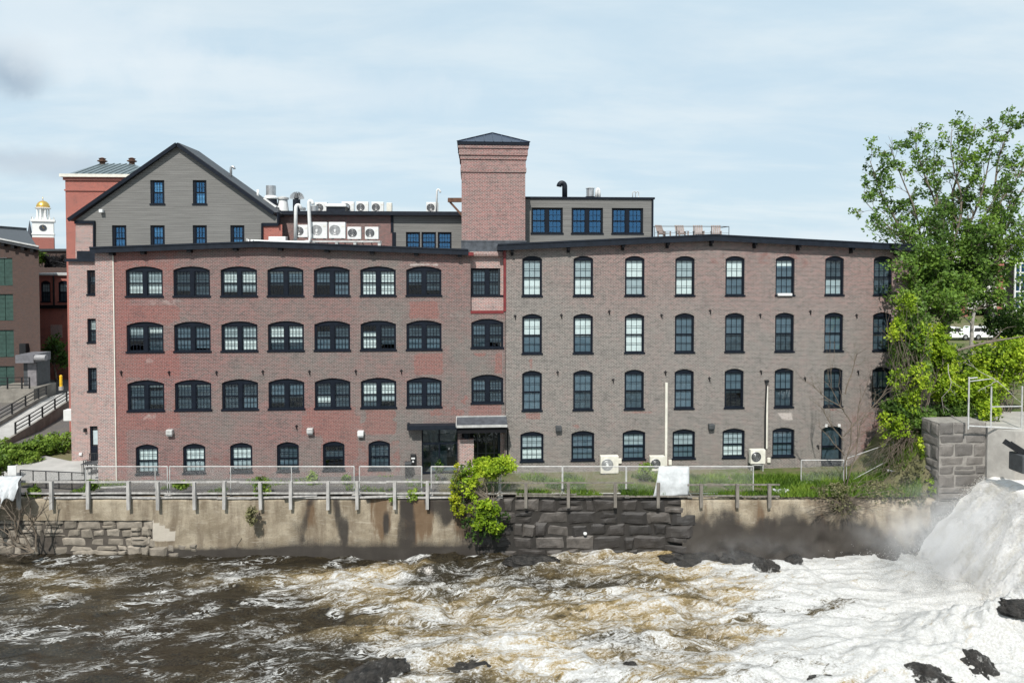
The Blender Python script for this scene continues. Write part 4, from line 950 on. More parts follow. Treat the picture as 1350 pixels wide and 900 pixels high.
def backing(par, x0, x1, z0, z1, n, mat, name='mortar', thick=.9):
    m = MB(); a, b = wpt(x0, n, 0), wpt(x1, n, 0); c, d = wpt(x0, n-thick, 0), wpt(x1, n-thick, 0)
    m.add([(v.x, v.y, z) for z in (z0, z1) for v in (a, b, d, c)], [(0, 1, 5, 4), (1, 2, 6, 5), (2, 3, 7, 6), (3, 0, 4, 7), (4, 5, 6, 7), (3, 2, 1, 0)]); return m.build(name, mat, par)
M['joint_brown'] = plain('brown wall joints', (.07, .06, .05), .9); M['mortar_dark'] = plain('dark wall joints', (.03, .027, .024), .9); M['mortar_pale'] = plain('pale joint mortar', (.25, .235, .215), .9)
def conc_wall(name, par, x0, x1, z0, z1, stain, n0=.0, batter=.02, rough=.05, res=.16, mat='river_concrete', top=.8):
    nx, nz = int((x1-x0)/res), int((z1-z0)/res); V = []; C = []
    for j in range(nz+1):
        for i in range(nx+1):
            x, z = x0+(x1-x0)*i/nx, z0+(z1-z0)*j/nz
            r = (stain(x, z)[3] if len(stain(x, z)) > 3 else rough)
            n = n0+batter*(z1-z)+r*(mn.noise((x*1.1, z*1.3, 3))+.5*mn.noise((x*3.1, z*3.3, 8)))
            V.append(tuple(wpt(x, n, z))); C.append(list(stain(x, z)[:3])+[1])
    F = [(j*(nx+1)+i, j*(nx+1)+i+1, (j+1)*(nx+1)+i+1, (j+1)*(nx+1)+i) for j in range(nz) for i in range(nx)]
    b = len(V)                                           # top ledge
    for i in range(nx+1):
        x = x0+(x1-x0)*i/nx; V.append(tuple(wpt(x, n0-top, z1+.03))); C.append(C[nz*(nx+1)+i])
    F += [(nz*(nx+1)+i, nz*(nx+1)+i+1, b+i+1, b+i) for i in range(nx)]
    return npmesh(name, np.array(V), np.array(F), mat, par, attrs={'stain': np.array(C)})
ZT = ZWL(660)
xA, xB, xC, xD, xE = XW(-90, 690), XW(203, 690), XW(632, 690), XW(897, 690), XW(1245, 690)
W1 = thing('river_wall', 'river wall of rough tan granite blocks under a concrete cap, at the far left', 'retaining wall', wpt((xA+xB)/2, 0, ZW-1.2))
def wet(z, x=0): return sm(ZW+.62, ZW+.05, z+.18*mn.noise((x*.6, 0, 4)))
conc_wall('cap', W1, xA, xB+.02, ZWL(688), ZT, lambda x, z: (.0, .15, .05), .12)
m = MB(); hx0, hx1 = XW(42, 720), XW(80, 720)
blocks(m, xA, xB+1.6, ZW-1, ZWL(688), [.62, .5, .55, .6, .45], .45, 1.6, bulge=.06, pt=lambda x, n, z: wpt(x, n+.13*sm(xB-.6, xB, x)+.03*(ZT-z)*sm(xB-.6, xB, x), z), tone=(.1, .95), jit=.12, gap=.018, skip=lambda x, z: x > xB+.5+1.3*mn.noise((0, z*1.4, 2))-.5*(z-ZWL(712)) or hx0 < x < hx1 and z < ZWL(712)-.1*abs(x-(hx0+hx1)/2)**2, seed=4)
m.build('stonework', 'warm granite', W1); backing(W1, xA, xB, ZW-1, ZWL(688)-.01, -.02, 'joint_brown')
W2 = thing('river_wall', 'long stained tan concrete river wall in front of the red brick mill', 'retaining wall', wpt((xB+xC)/2, 0, ZW-1.2))
sx = lambda px: XW(px, 690)
def stW2(x, z):
    px, py = proj(wpt(x, 0, z)); w = wet(z, x)*.95+.5*sm(ZW+1.7, ZW+.2, z)*sm(240, 420, px)+.22*sm(ZW+1.2, ZW+.3, z)
    w = max(w, .62*sm(575, 625, px-.3*(py-690))); w = max(w, .75*sm(360, 420, px)*sm(.05, .3, mn.noise((px*.055, py*.012, 6))+.25*sm(480, 560, px)-.25*sm(672, 730, py)))
    r = (.62*sm(330, 420, px)*sm(735, 680, py)*max(0, .35+1.1*mn.noise((px*.035, 2, 0)))+.3*sm(460, 530, px)*sm(740, 690, py))
    p = .8 if 172 < px < 235 and 676 < py < 712 and (px-172)*.5 < (py-670) else (.35 if 440 < px < 620 and 695 < py < 705 else .12)
    return (min(1.2, w*1.25), r, p)
conc_wall('wall_face', W2, xB, xC, ZW-1, ZT, stW2, .1, .03)
m = MB(); pts = [wpt(sx(326), .135, ZWL(702)), wpt(sx(322), .15, ZWL(708)), wpt(sx(319.5), .155, ZWL(713)), wpt(sx(314), .17, ZWL(721)), wpt(sx(312), .18, ZWL(731))]
m.tube(pts, [.03, .02, .03, .018, .015], 4); m.build('crack', 'mortar_dark', W2)
m = MB(); blocks(m, sx(222), sx(262), ZW-1, ZWL(719), [.5, .5], .6, 1.3, tone=(0, .3), seed=9, pt=lambda x, n, z: wpt(x, n+.12, z)); blocks(m, sx(172), sx(200), ZWL(722), ZWL(697), [.6, .5], .7, 1.3, tone=(.3, .8), seed=12, pt=lambda x, n, z: wpt(x, n+.06, z))
m.build('exposed_stone', 'warm granite', W2)
W3 = thing('river_wall', 'dark river wall of irregular black granite blocks right of the lime shrub', 'retaining wall', wpt((xC+xD)/2, 0, ZW-1.2))
m = MB()
bnd = lambda z: xD+.5+1.0*mn.noise((0, z*1.3, 4))+.25*(ZT-z)
blocks(m, xC-.5, xD+2.6, ZW-1, ZT-.02, pt=lambda x, n, z: wpt(x, n+sm(xD-1.2, xD+.1, x)*(.05+.165*(ZT-z)), z), hs=[.8, .72, .75, .85, .7], wmin=.5, wmax=2.1, skip=lambda x, z: x > bnd(z), tone=(.0, .95), jit=.17, bulge=.07, seed=21, gap=.012); m.build('stonework', 'black wet granite', W3); backing(W3, xC-.45, xD+.1, ZW-1, ZT-.06, -.02, 'mortar_dark')
m = MB(); p = wpt(sx(771), .2, ZWL(705)); m.lathe([(.02, -.09), (.1, -.06), (.12, 0), (.1, .06), (.02, .09)], p, 8); m.build('white_mark', 'white', W3)
W4 = thing('river_wall', 'eroded wet concrete river bank below the grass slope near the waterfall', 'retaining wall', wpt((xD+xE)/2, 0, ZW-1.2))
def stW4(x, z):
    px, py = proj(wpt(x, 0, z)); e = 684+14*mn.noise((px*.035, 0, 0))+8*mn.noise((px*.15, py*.1, 0))+26*sm(1120, 1180, px)-30*sm(1200, 1250, px)
    return (.98*sm(e-22, e+16, py)+.12, .3, .35*sm(690, 670, py)*(1-.3*sm(1090, 1120, px)), .07+.3*sm(695, 740, py)+.2*sm(1040, 1120, px))
conc_wall('wall_face', W4, xD, xE, ZW-1, ZT-.05, stW4, .06, .16)
# pier and dam abutment
PYF = -6.35; PX0, PX1 = PY(1238, 600, PYF).x, PY(1299.5, 600, PYF).x
PR_ = thing('stone_pier', 'pier of large grey granite blocks with pale joints beside the waterfall', 'pier', ((PX0+PX1)/2, PYF+1.5, ZW-1))
m = MB(); ptp = lambda x, n, z: Vector((x, PYF-n*.5, z))
blocks(m, PX0, PX1, -.2, 4.45, [.75, .6, .85, .5, .55, .8], .8, 2.2, jit=.04, gap=.03, tone=(.0, .6), pt=ptp, bulge=.05, seed=3)
blocks(m, PX0-.35, PX1, ZW-1, -.2, [.8, .75], .8, 2.2, jit=.06, gap=.04, tone=(.0, .1), pt=lambda x, n, z: Vector((x, PYF-.15-n, z)), bulge=.2, seed=5)
blocks(m, PYF+.05, PYF+1.6, -.2, 4.4, [.75, .6, .85, .5, .55, .8], .8, 2.0, jit=.05, gap=.03, tone=(.1, .8), pt=lambda x, n, z: Vector((PX0-n*.5, x, z)), bulge=.1, seed=6)
m.build('stonework', 'grey pier granite', PR_)
m = MB(); m.box(PX0+.02, PX1-.01, PYF+.03, PYF+1.62, -.3, 4.42); m.box(PX0-.3, PX1-.01, PYF-.1, PYF+3, ZW-1, -.301); m.build('mortar', 'mortar_pale', PR_)
AB = thing('dam_abutment', 'smooth pale concrete dam abutment right of the stone pier', 'dam', (33, PYF-1, 0))
m = MB(); a0 = PX1+.02
m.add([(x, y, z) for z in (1.0, 4.15) for x, y in ((a0, PYF-.1), (a0+.9, PYF-1.1), (38, PYF-1.4), (38, PYF+4), (a0, PYF+4))], [(0, 1, 6, 5), (1, 2, 7, 6), (2, 3, 8, 7), (3, 4, 9, 8), (4, 0, 5, 9), (5, 6, 7, 8, 9), (4, 3, 2, 1, 0)])
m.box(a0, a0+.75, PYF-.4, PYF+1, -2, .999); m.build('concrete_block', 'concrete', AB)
m = MB(); m.box(a0+.76, 38, PYF-.2, PYF+1, -2, .995); m.build('lower_face', 'concdark', AB); m = MB(); m.box(a0+1.75, 37.9, -24, PYF-1.45, 2.05, 4.1); m.build('dam_deck', 'concdark', AB)  # set-back lower face and deck in the darker concrete
SA = thing('sluice_arm', 'black metal trough arm jutting from the concrete abutment', 'sluice gear', (a0+1.6, PYF-1.8, 2.6))
q0, q1 = P(1327, 585, 38), P(1352, 601, 37.4); m = MB(); m.bar(q0, q1+(q1-q0)*.6, .4, .07); d = Vector((0, .2, .12)); m.bar(q0+d, q1+(q1-q0)*.6+d, .05, .3); m.bar(q0-d+Vector((0, 0, .22)), q1+(q1-q0)*.6-d+Vector((0, 0, .22)), .05, .3); m.build('trough', 'blackmetal', SA)
m = MB(); m.rbox(q1.x-.4, q1.x+.7, q1.y-.3, q1.y+.7, q1.z-.9, q1.z+.1, .06); m.tube([q1, q1+Vector((.5, 1.2, -.3))], .12, 8); m.build('actuator', 'darkgrey', SA)
# pipe railing on the pier top
RP = thing('pipe_railing', 'galvanised pipe railing on top of the dam abutment', 'railing', (a0+1, PYF-.6, 4.15))
y = PYF-.5; xs = [P(1279, 560, 40).x, P(1315.5, 565, 39.7).x, P(1352, 565, 39.7).x+.3]
m = MB()
for i, x in enumerate(xs):
    zb_, zt_ = P(1280, 562, 40).z, P(1280, (497 if i == 0 else 510), 40).z
    m = MB(); m.tube([(x, y, zb_-.2), (x, y, zt_)], .045, 8); m.build('post', 'galvdull', RP)
m = MB(); m.tube([(xs[0], y, P(1280, 562, 40).z), (xs[-1], y, P(1280, 567, 40).z)], .045, 8); m.build('rail', 'galvdull', RP)
m = MB(); m.tube([(xs[1], y, P(1315, 537, 40).z), (xs[-1], y, P(1350, 537, 40).z)], .035, 8); m.build('rail', 'galvdull', RP)
m = MB(); m.tube([(xs[0]-.05, y, P(1270, 499, 40).z), (xs[0]+.5, y, P(1270, 498, 40).z)], .04, 8); m.tube([(xs[0], y, P(1270, 503, 40).z), (xs[1]+.2, y+.3, P(1315, 501, 40).z)], .03, 6); m.build('rail', 'galvdull', RP)
# ------------------------------------------------------------------ timber railings on the river wall
def timber(label, pxs, rails, mat, zt, zb, dz=0):
    T = thing('timber_railing', label, 'railing', wpt(sx((pxs[0]+pxs[-1])/2), .1, ZT))
    for i, px in enumerate(pxs):
        x = XW(px, 650); m = MB(); a, b = wpt(x-.09, .42, 0), wpt(x+.09, .42, 0); c, d = wpt(x+.09, .27, 0), wpt(x-.09, .27, 0); t = R.uniform(-.04, .04)
        m.add([(v.x, v.y, ZWL(zb)+R.uniform(-.03, .03)) for v in (a, b, c, d)]+[(v.x+t*.6, v.y, ZWL(zt)+t) for v in (a, b, c, d)], [(0, 1, 2, 3), (4, 7, 6, 5), (0, 4, 5, 1), (1, 5, 6, 2), (2, 6, 7, 3), (3, 7, 4, 0)]); m.build('post', mat, T)
    for (pa, pb, y, n, w, h) in rails:
        a, b = wpt(XW(pa, 650), n, ZWL(y)), wpt(XW(pb, 650), n, ZWL(y)); k = max(2, int(abs(pb-pa)/45)); m = MB()
        for i in range(k):
            q = a.lerp(b, i/k); r = a.lerp(b, (i+1)/k); m.bar(q+Vector((0, 0, R.uniform(-.025, .025))), r+Vector((0, 0, R.uniform(-.025, .025))), w, h)
        m.build('rail', mat, T)
    return T
timber('silvered timber post and rail guard along the tan concrete river wall', [30, 72.8, 120.6, 173.6, 212, 260, 298.6, 346.4, 385.6, 434.4, 472.5, 521.7, 564.2], [(30, 606, 636, .22, .06, .1), (30, 606, 651, .22, .06, .09), (60, 606, 657.5, .1, .2, .08)], 'timber', 634.5, 671.5)
timber('darker grey brown timber guard rail above the black granite wall and grass', [693, 748.6, 810, 866, 922.5, 969.7, 1011.7], [(640, 835, 637, .2, .06, .07), (680, 1026, 655, .2, .06, .09), (905, 1026, 640, .2, .06, .09), (640, 760, 652, .2, .05, .07)], 'timberdark', 637, 669)
# ------------------------------------------------------------------ wire fence panels
def panel(pa, pb, za, zb, label, n=-.75, mid=None, mat='galvdull', name='fence_panel', feet=True, cell=.085):
    T = thing(name, label, 'fence panel', (pa+pb)/2-Vector((0, 0, (pa+pb).z/2-min(pa.z, pb.z))), 'wire fence panels on the terrace' if name == 'fence_panel' else None)
    u = Vector((0, 0, za)); w = Vector((0, 0, zb)); m = MB()
    m.tube([pa+u, pa+w], .035, 8); m.tube([pb+u, pb+w], .035, 8); m.tube([pa+w, pb+w], .03, 8); m.tube([pa+u*1+Vector((0, 0, .12)), pb+u+Vector((0, 0, .12))], .025, 8)
    if mid: 
        for t in mid: q = pa.lerp(pb, t); m.tube([q+u, q+w], .03, 8)
    m.build('frame', mat, T)
    L = (pb-pa).length; H = zb-za-.12; d = (pb-pa)/L; k = MB(); o = pa+u+Vector((0, 0, .12))
    N_ = int((L+H)/cell)
    for i in range(N_):
        s0 = i*cell
        for sg in (1, -1):
            a0, z0 = s0-H, 0.0; a1, z1 = s0, H
            if sg < 0: a0, a1 = s0, s0-H
            pts = []
            t0 = 0; t1 = 1
            da = a1-a0
            lo = max(0, min(((0-a0)/da), ((L-a0)/da))); hi = min(1, max((0-a0)/da, (L-a0)/da))
            if hi-lo < .01: continue
            A = o+d*(a0+da*lo)+Vector((0, 0, H*lo)); Bp = o+d*(a0+da*hi)+Vector((0, 0, H*hi)); hw = Vector((0, 0, .0035))
            k.add([A-hw, Bp-hw, Bp+hw, A+hw], [(0, 1, 2, 3)])
    k.build('wire_mesh', mat, T)
    if feet:
        for q in (pa, pb): m = MB(); c = q+u; m.rbox(c.x-.12, c.x+.12, c.y-.35, c.y+.35, c.z-.08, c.z+.09, .03); m.build('foot_block', 'concrete', T)
    return T
def gp0(px, n=-.75): p = wpt(XW(px, 640), n, 0); r = ray(px, 640); t = 0; 
fpos = lambda px, d=41.3: Vector((P(px, 640, d).x, P(px, 640, d).y, 0))
for a, b, lab, mid in ((113, 221, 'wire fence panel in front of the pale corner pier and first ground floor window', [.85]), (224, 467, 'longest wire fence panel, before the small ground floor windows of the red mill', [.33, .66]), (474, 556, 'wire fence panel before the letter box beside the glass entrance', None), (568.6, 658, 'wire fence panel behind the lime green shrub at the entrance', None), (660, 741, 'wire fence panel just right of the lime green shrub', None),
        (742, 825, 'wire fence panel in front of the free standing cream condenser', None), (826, 907, 'wire fence panel carrying the white tarp', None), (908, 993, 'wire fence panel between the white tarp and the tall conduit condenser', None)):
    panel(fpos(a), fpos(b), -.1, 1.66, lab, mid=mid)
p0, p1, p2 = P(1056, 640, 43.2), P(1112, 640, 43.2), P(1180, 618, 43.6)
panel(Vector((p0.x, p0.y, 0)), Vector((p1.x, p1.y, 0)), -.05, 1.5, 'wire fence panel standing in front of the black door')
pa, pb = P(1116, 640, 43.3), P(1181, 618, 43.7)
T = thing('fence_panel', 'tilted wire fence panel climbing the grass slope beside the door', 'fence panel', (pa+pb)/2, 'wire fence panels on the terrace')
m = MB(); ta, tb = P(1116, 604, 43.3), P(1178, 582.5, 43.7); m.tube([ta, tb], .022, 8); m.tube([pa, ta], .022, 8); m.tube([pb, tb], .03, 8); m.tube([pa.lerp(ta, .1), P(1180, 602, 43.7)], .02, 8); m.build('frame', 'galvdull', T)
k = MB()
for i in range(34):
    q0, q1 = pa.lerp(pb, i/34), ta.lerp(tb, min(1, (i+7)/34)); k.add([q0, q1, q1+Vector((0, 0, .008)), q0+Vector((0, 0, .008))], [(0, 1, 2, 3)]); q0, q1 = pa.lerp(pb, min(1, (i+7)/34)), ta.lerp(tb, i/34); k.add([q0, q1, q1+Vector((0, 0, .008)), q0+Vector((0, 0, .008))], [(0, 1, 2, 3)])
k.build('wire_mesh', 'galvdull', T)
a, b = P(27, 636, 42.6), P(112, 636, 42.0)
panel(Vector((a.x, a.y, 0)), Vector((b.x, b.y, 0)), -.1, 1.05, 'low black mesh fence around the patio at the left end', mid=[.2, .4, .6, .8], mat='blackmetal', name='patio_fence', feet=False, cell=.05)
# ------------------------------------------------------------------ condensers
def ac_proto(label, group, hub=False, mat='white', w=.92, h=.86, loc=(0, 0, 0)):
    A = thing('condenser', label, 'air conditioner', loc, group); x, y, z = loc
    m = MB(); m.rbox(x-w/2, x+w/2, y-.17, y+.19, z+.06, z+h, .025); m.build('casing', mat, A)
    fx, fz, fr = x-w*.13, z+.06+(h-.06)*.5, min(h*.37, w*.33)
    m = MB(); m.lathe([(.001, -.176), (fr, -.176), (fr, -.171)], (fx, y, fz), 24, axis='y')
    g_ = m.build('fan_guard', 'midgrille' if hub else 'grille', A); m = MB()
    for r in (.35, .65, 1.0):
        m.tube([(fx+fr*r*math.cos(t), y-.182, fz+fr*r*math.sin(t)) for t in [2*math.pi*i/20 for i in range(21)]], .008, 5, cap=False)
    for i in range(8): t = math.pi*i/4; m.bar((fx, y-.181, fz), (fx+fr*math.cos(t), y-.181, fz+fr*math.sin(t)), .008)
    m.build('guard_ring', 'galv', g_)
    if hub: m = MB(); m.lathe([(.001, -.2), (.085, -.2), (.085, -.177)], (fx, y, fz), 12, axis='y'); m.build('hub', 'white', g_)
    m = MB(); m.box(x+w*.27, x+w*.45, y-.178, y-.171, z+h*.72, z+h*.8); m.box(x+w*.27, x+w*.45, y-.178, y-.171, z+h*.3, z+h*.31); m.build('service_panel', 'offwhite', A)
    for dx in (-.3, .3): m = MB(); m.box(x+dx*w-.05, x+dx*w+.05, y-.19, y+.2, z, z+.059); m.build('foot', 'darkgrey', A)
    return A
RY = 4.0
def rz(px, py, y): return PY(px, py, y)
p = rz(397.5, 314, RY); a1 = ac_proto('leftmost white condenser on the roof platform, tucked between two white pipes', 'rooftop condensers', False, 'white', .95, .92, (p.x, p.y, p.z))
p = rz(421, 315.5, RY); a2 = ac_proto('larger white condenser with pale hub, left one of the two on the roof platform', 'rooftop condensers', True, 'white', 1.15, 1.2, (p.x, p.y, p.z))
p = rz(445, 315.5, RY); dup(a2, p, 'larger white condenser with pale hub, right one of the two on the roof platform')
p = rz(467.5, 316.5, RY); dup(a1, p, 'small white condenser second from the right end of the roof platform')
p = rz(490.5, 316.5, RY); dup(a1, p, 'small white condenser at the right end of the roof platform')
PFm = thing('condenser_platform', 'galvanised steel platform carrying five white condensers on the front roof', 'platform', (rz(444, 328, RY).x, RY, rz(444, 330, RY).z))
zp = rz(444, 316.8, RY).z
for px in (391, 414.5, 444.5, 468.5, 500.5):
    x = rz(px, 320, RY).x; m = MB(); m.box(x-.1, x+.1, RY-.25, RY-.1, zp-1.3, zp-.16); m.box(x-.08, x+.08, RY+.3, RY+.45, zp-1.3, zp-.16); m.build('leg', 'galvdull', PFm)
m = MB(); xa, xb = rz(388, 316, RY).x, rz(502, 316, RY).x; m.box(xa, xb, RY-.28, RY-.08, zp-.15, zp-.03); m.box(xa, xb, RY+.28, RY+.46, zp-.15, zp-.03)
for k in range(7): x = xa+(xb-xa)*(k+.5)/7; m.box(x-.06, x+.06, RY-.07, RY+.27, zp-.13, zp-.04)
m.build('beam', 'galvdull', PFm)
m = MB(); m.tube([(xa+1, RY+.1, zp-.5), (xb-.4, RY+.1, zp-.52)], .05, 6); m.tube([(xa+2, RY, zp-.7), (xb-1.2, RY, zp-.62)], .035, 6)
for k in range(9): x = xa+1+k*.62; m.tube([(x, RY+.12, zp-.15), (x+.1, RY+.05, zp-.4), (x+R.uniform(-.3, .3), RY, zp-.72)], .03, 5)
m.build('refrigerant_lines', 'blackmetal', PFm)
BYr = 9.5; zr_ = ze_FB = f(480, 279).z
for px, lab in ((421.5, 'white condenser on the rear roof beside the steel drum vent'), (459, 'white condenser half hidden by the flat white roof hatch'), (478, 'white condenser with dark fan second from the right on the rear roof'), (498, 'white condenser with dark fan near the right end of the rear roof row')):
    p = PY(px, 275, BYr); dup(a1, (p.x, BYr+(.6 if px == 421.5 else 0), zr_), lab)
p = PY(570, 275, BYr); dup(a1, (p.x, BYr, zr_), 'lone white condenser on the rear roof just left of the brick stair tower')
m = MB(); p = PY(513.5, 275, BYr); m.rbox(p.x-.2, p.x+.2, BYr-.3, BYr+.3, zr_, zr_+.85, .02); LB = m.build('louvre_box', 'offwhite'); tag(LB, 'narrow cream louvre box at the right end of the rear roof row', 'roof vent')
RH = thing('roof_hatch', 'flat white roof hatch on a dark curb on the rear roof', 'roof hatch', (PY(445, 275, BYr-1).x, BYr-1, zr_))
m = MB(); a, b = PY(430.5, 275, BYr-1).x, PY(458.5, 275, BYr-1).x; m.box(a+.1, b-.1, BYr-1.6, BYr-.4, zr_, zr_+.4); m.build('curb', 'fascia', RH); m = MB(); m.rbox(a, b, BYr-1.7, BYr-.3, zr_+.403, zr_+.62, .04); m.build('lid', 'white', RH)
# roof vents
def vent(name, label, px, y, z0, prof_, mats, cat='roof vent'):
    p = PY(px, 275, y); T = thing(name, label, cat, (p.x, y, z0))
    for (pn, pr, mt) in zip(('base', 'cap', 'rim'), prof_, mats): MB().lathe(pr, (p.x, y, z0), 18).build(pn, mt, T, True) if False else MB().lathe(pr, (p.x, y, z0), 18).build(pn, mt, T)
    return T
vent('exhaust_fan', 'round shiny steel exhaust fan on a flared dark base at the gable roof foot', 357.5, 8.2, zr_-.2, [[(.62, 0), (.5, .6), (.42, 1.2)], [(.36, 1.25), (.36, 2.2)], [(.5, 1.2), (.52, 1.28), (.4, 1.45)]], ['fascia', 'galv', 'white'])
vent('exhaust_fan', 'white tapered roof fan housing right of the shiny steel exhaust', 373, 8.6, zr_-.1, [[(.48, 0), (.34, 1.1)], [(.44, 1.105), (.44, 1.25), (.1, 1.35)]], ['white', 'galvdull'])
TV = vent('turbine_vent', 'dark pipe with bladed turbine head on the rear roof', 391, 8.6, zr_, [[(.28, 0), (.28, 1.0)], [(.1, 1.0), (.2, 1.1), (.1, 1.5)]], ['fascia', 'darkgrey'])
m = MB(); c = TV.location+Vector((.05, 0, 1.05))
for i in range(9):
    t = math.pi*(i+.5)/9; d = Vector((math.cos(t), 0, math.sin(t))); m.bar(c+d*.12, c+d*.55+Vector((0, -.1, 0)), .05, .16)
m.build('blade', 'galv', TV)
vent('drum_vent', 'short shiny steel drum vent on the rear roof', 414.5, 9.0, zr_, [[(.28, 0), (.28, .5)], [(.3, .5), (.3, .56), (.02, .6)]], ['galv', 'galvdull'])
vent('drum_vent', 'shiny steel vent drum on the penthouse roof', 778, 6, zt_PH if False else PY(778, 261, 6).z-.05, [[(.36, 0), (.36, .15)], [(.3, .15), (.3, .75)], [(.36, .76), (.2, .82)]], ['fascia', 'galv', 'galvdull'])
def pipe(name, label, pts, r, mat, cat='pipe'):
    o = MB().tube(pts, r, 10).build(name, mat, None, True); return tag(o, label, cat)
def arc3(a, b, h, n=8, y=0):
    return [Vector((a.x+(b.x-a.x)*(1-math.cos(math.pi*i/n))/2, a.y+(b.y-a.y)*i/n, a.z+(b.z-a.z)*i/n+h*math.sin(math.pi*i/n))) for i in range(n+1)]
V_ = lambda px, py, y: PY(px, py, y)
pipe('vent_pipe', 'white gooseneck pipe rising left of the first platform condenser', [V_(389.5, 318, 3.7)]+arc3(V_(390, 274, 3.7), V_(396.5, 275, 3.9), .22)+[V_(402, 275.5, 4.2)], .12, 'white')
pipe('vent_pipe', 'white gooseneck pipe rising between the first and second platform condensers', [V_(402, 319, 3.6), V_(408.5, 318, 3.6), V_(409, 312, 3.6)]+arc3(V_(407, 268, 3.6), V_(412.5, 270, 3.6), .22), .12, 'white')
pipe('vent_pipe', 'long white pipe lying along the front roof toward the condenser platform', [V_(331, 318, 3.2), V_(350, 319, 3.2), V_(408, 320, 3.2)], .13, 'white')
pipe('vent_pipe', 'short bent white stub pipes at the foot of the gabled house', [V_(326.5, 324, 3.0), V_(327, 315, 3.0), V_(328, 321, 3.0), V_(332, 321, 3.0), V_(332.3, 316, 3.0)], .1, 'white')
o = MB().rbox(V_(355.5, 316, 4.2).x, V_(378, 316, 4.2).x, 3.9, 4.5, V_(366, 318, 4.2).z, V_(366, 312, 4.2).z, .03).build('roof_box', 'white'); tag(o, 'flat white box unit on the front roof before the red brick corner', 'roof box')
pipe('vent_pipe', 'thin white hooked pipe beside the lone condenser near the stair tower', [V_(575.5, 280, 8.5)]+arc3(V_(576, 252, 8.5), V_(580.5, 254, 8.5), .18), .07, 'white')
pipe('vent_pipe', 'steel gooseneck pipe on the right slope of the gable roof', [V_(304.5, 238, 7)]+arc3(V_(304.5, 222, 7), V_(309, 223, 7), .15), .09, 'galv')
pipe('vent_pipe', 'short white upright pipe low on the gable roof slope', [V_(340, 262, 7), V_(340, 250, 7)], .09, 'white')
pipe('vent_pipe', 'dark gooseneck pipe with pale hood on the penthouse roof', [V_(744.5, 263, 5)]+arc3(V_(744.5, 246, 5), V_(737, 246, 5), .25), .2, 'fascia')
pipe('vent_pipe', 'white double bend pipe beside the penthouse vent drum', [V_(786, 262, 5.5)]+arc3(V_(786.5, 253, 5.5), V_(790, 253, 5.5), .2)+[V_(790, 262, 5.5)], .11, 'white')
pipe('ladder_hoop', 'thin grey ladder hoop at the penthouse roof edge', [V_(834, 263, 5.0)]+arc3(V_(834, 254.5, 5.0), V_(838, 254.5, 5), .1)+[V_(838, 263, 5)]+[V_(842, 263, 5)]+arc3(V_(842, 254.5, 5), V_(838.5, 254.5, 5), .1), .03, 'galvdull', 'ladder')
SK = MB(); n_ = (rp[2]-rp[1]).normalized(); q_ = rp[1].lerp(rp[2], .78)+Vector((0, EY+3, .32)); 
tag(SK.bar(q_, q_+n_*1.1, 1.2, .1).build('skylight', 'white'), 'small pale skylight on the gable roof slope', 'skylight')
# roof deck
DY = 6.0; DK = thing('deck_railing', 'thin grey roof deck railing right of the penthouse', 'railing', PY(912, 313, DY))
zt_, zb_ = PY(912, 298.5, DY).z, PY(912, 318, DY).z; m = MB(); xs = [PY(px, 300, DY).x for px in (863, 892, 915, 938, 961)]
for x in xs: mm_ = MB(); mm_.tube([(x, DY, zb_), (x, DY, zt_)], .025, 6); mm_.build('post', 'darkgrey', DK)
m.tube([(xs[0], DY, zt_), (xs[-1], DY, zt_)], .025, 6); m.tube([(xs[0], DY, zt_-.5), (xs[-1], DY, zt_-.5)], .012, 6); m.tube([(xs[-1], DY, zt_), (xs[-1], DY+3, zt_)], .025, 6); m.tube([(xs[0], DY, zt_), (xs[0]-.6, DY+3, zt_-.4)], .025, 6); m.build('rail', 'darkgrey', DK)
M['deckwood'] = plain('weathered deck chair wood', (.27, .22, .20), .8)
def chair(p, rot, label):
    C = thing('deck_chair', label, 'chair', p, 'wooden chairs on the roof deck'); x, y, z = p
    m = MB()
    for i in range(5): a = x-.3+i*.15; m.bar((a, y+.25, z+.35), (a+.0, y+.6, z+1.1), .12, .025)
    m.build('backrest', 'deckwood', C); m = MB()
    for i in range(4): m.box(x-.33, x+.33, y-.35+i*.15, y-.23+i*.15, z+.38, z+.41)
    m.build('seat', 'deckwood', C)
    for s_ in (-1, 1):
        m = MB(); m.box(x+s_*.37-.06, x+s_*.37+.06, y-.4, y+.4, z+.58, z+.61); m.build('armrest', 'deckwood', C)
        m = MB(); m.box(x+s_*.36-.04, x+s_*.36+.04, y-.38, y-.3, z, z+.58); m.build('leg', 'deckwood', C); m = MB(); m.box(x+s_*.36-.04, x+s_*.36+.04, y+.2, y+.28, z, z+.58); m.build('leg', 'deckwood', C)
    C.rotation_euler = (0, 0, rot); return C
zd = PY(912, 313.5, 7).z
for px, rt_, lb in ((875, .5, 'slatted deck chair beside the penthouse wall'), (899, .1, 'slatted deck chair standing alone in the middle of the roof deck'), (921, -.2, 'wide slatted deck chair, second from the right railing post'), (944, -.3, 'slatted deck chair nearest the right end of the deck railing')):
    chair((PY(px, 310, 7).x, 7, zd-.1), rt_, lb)
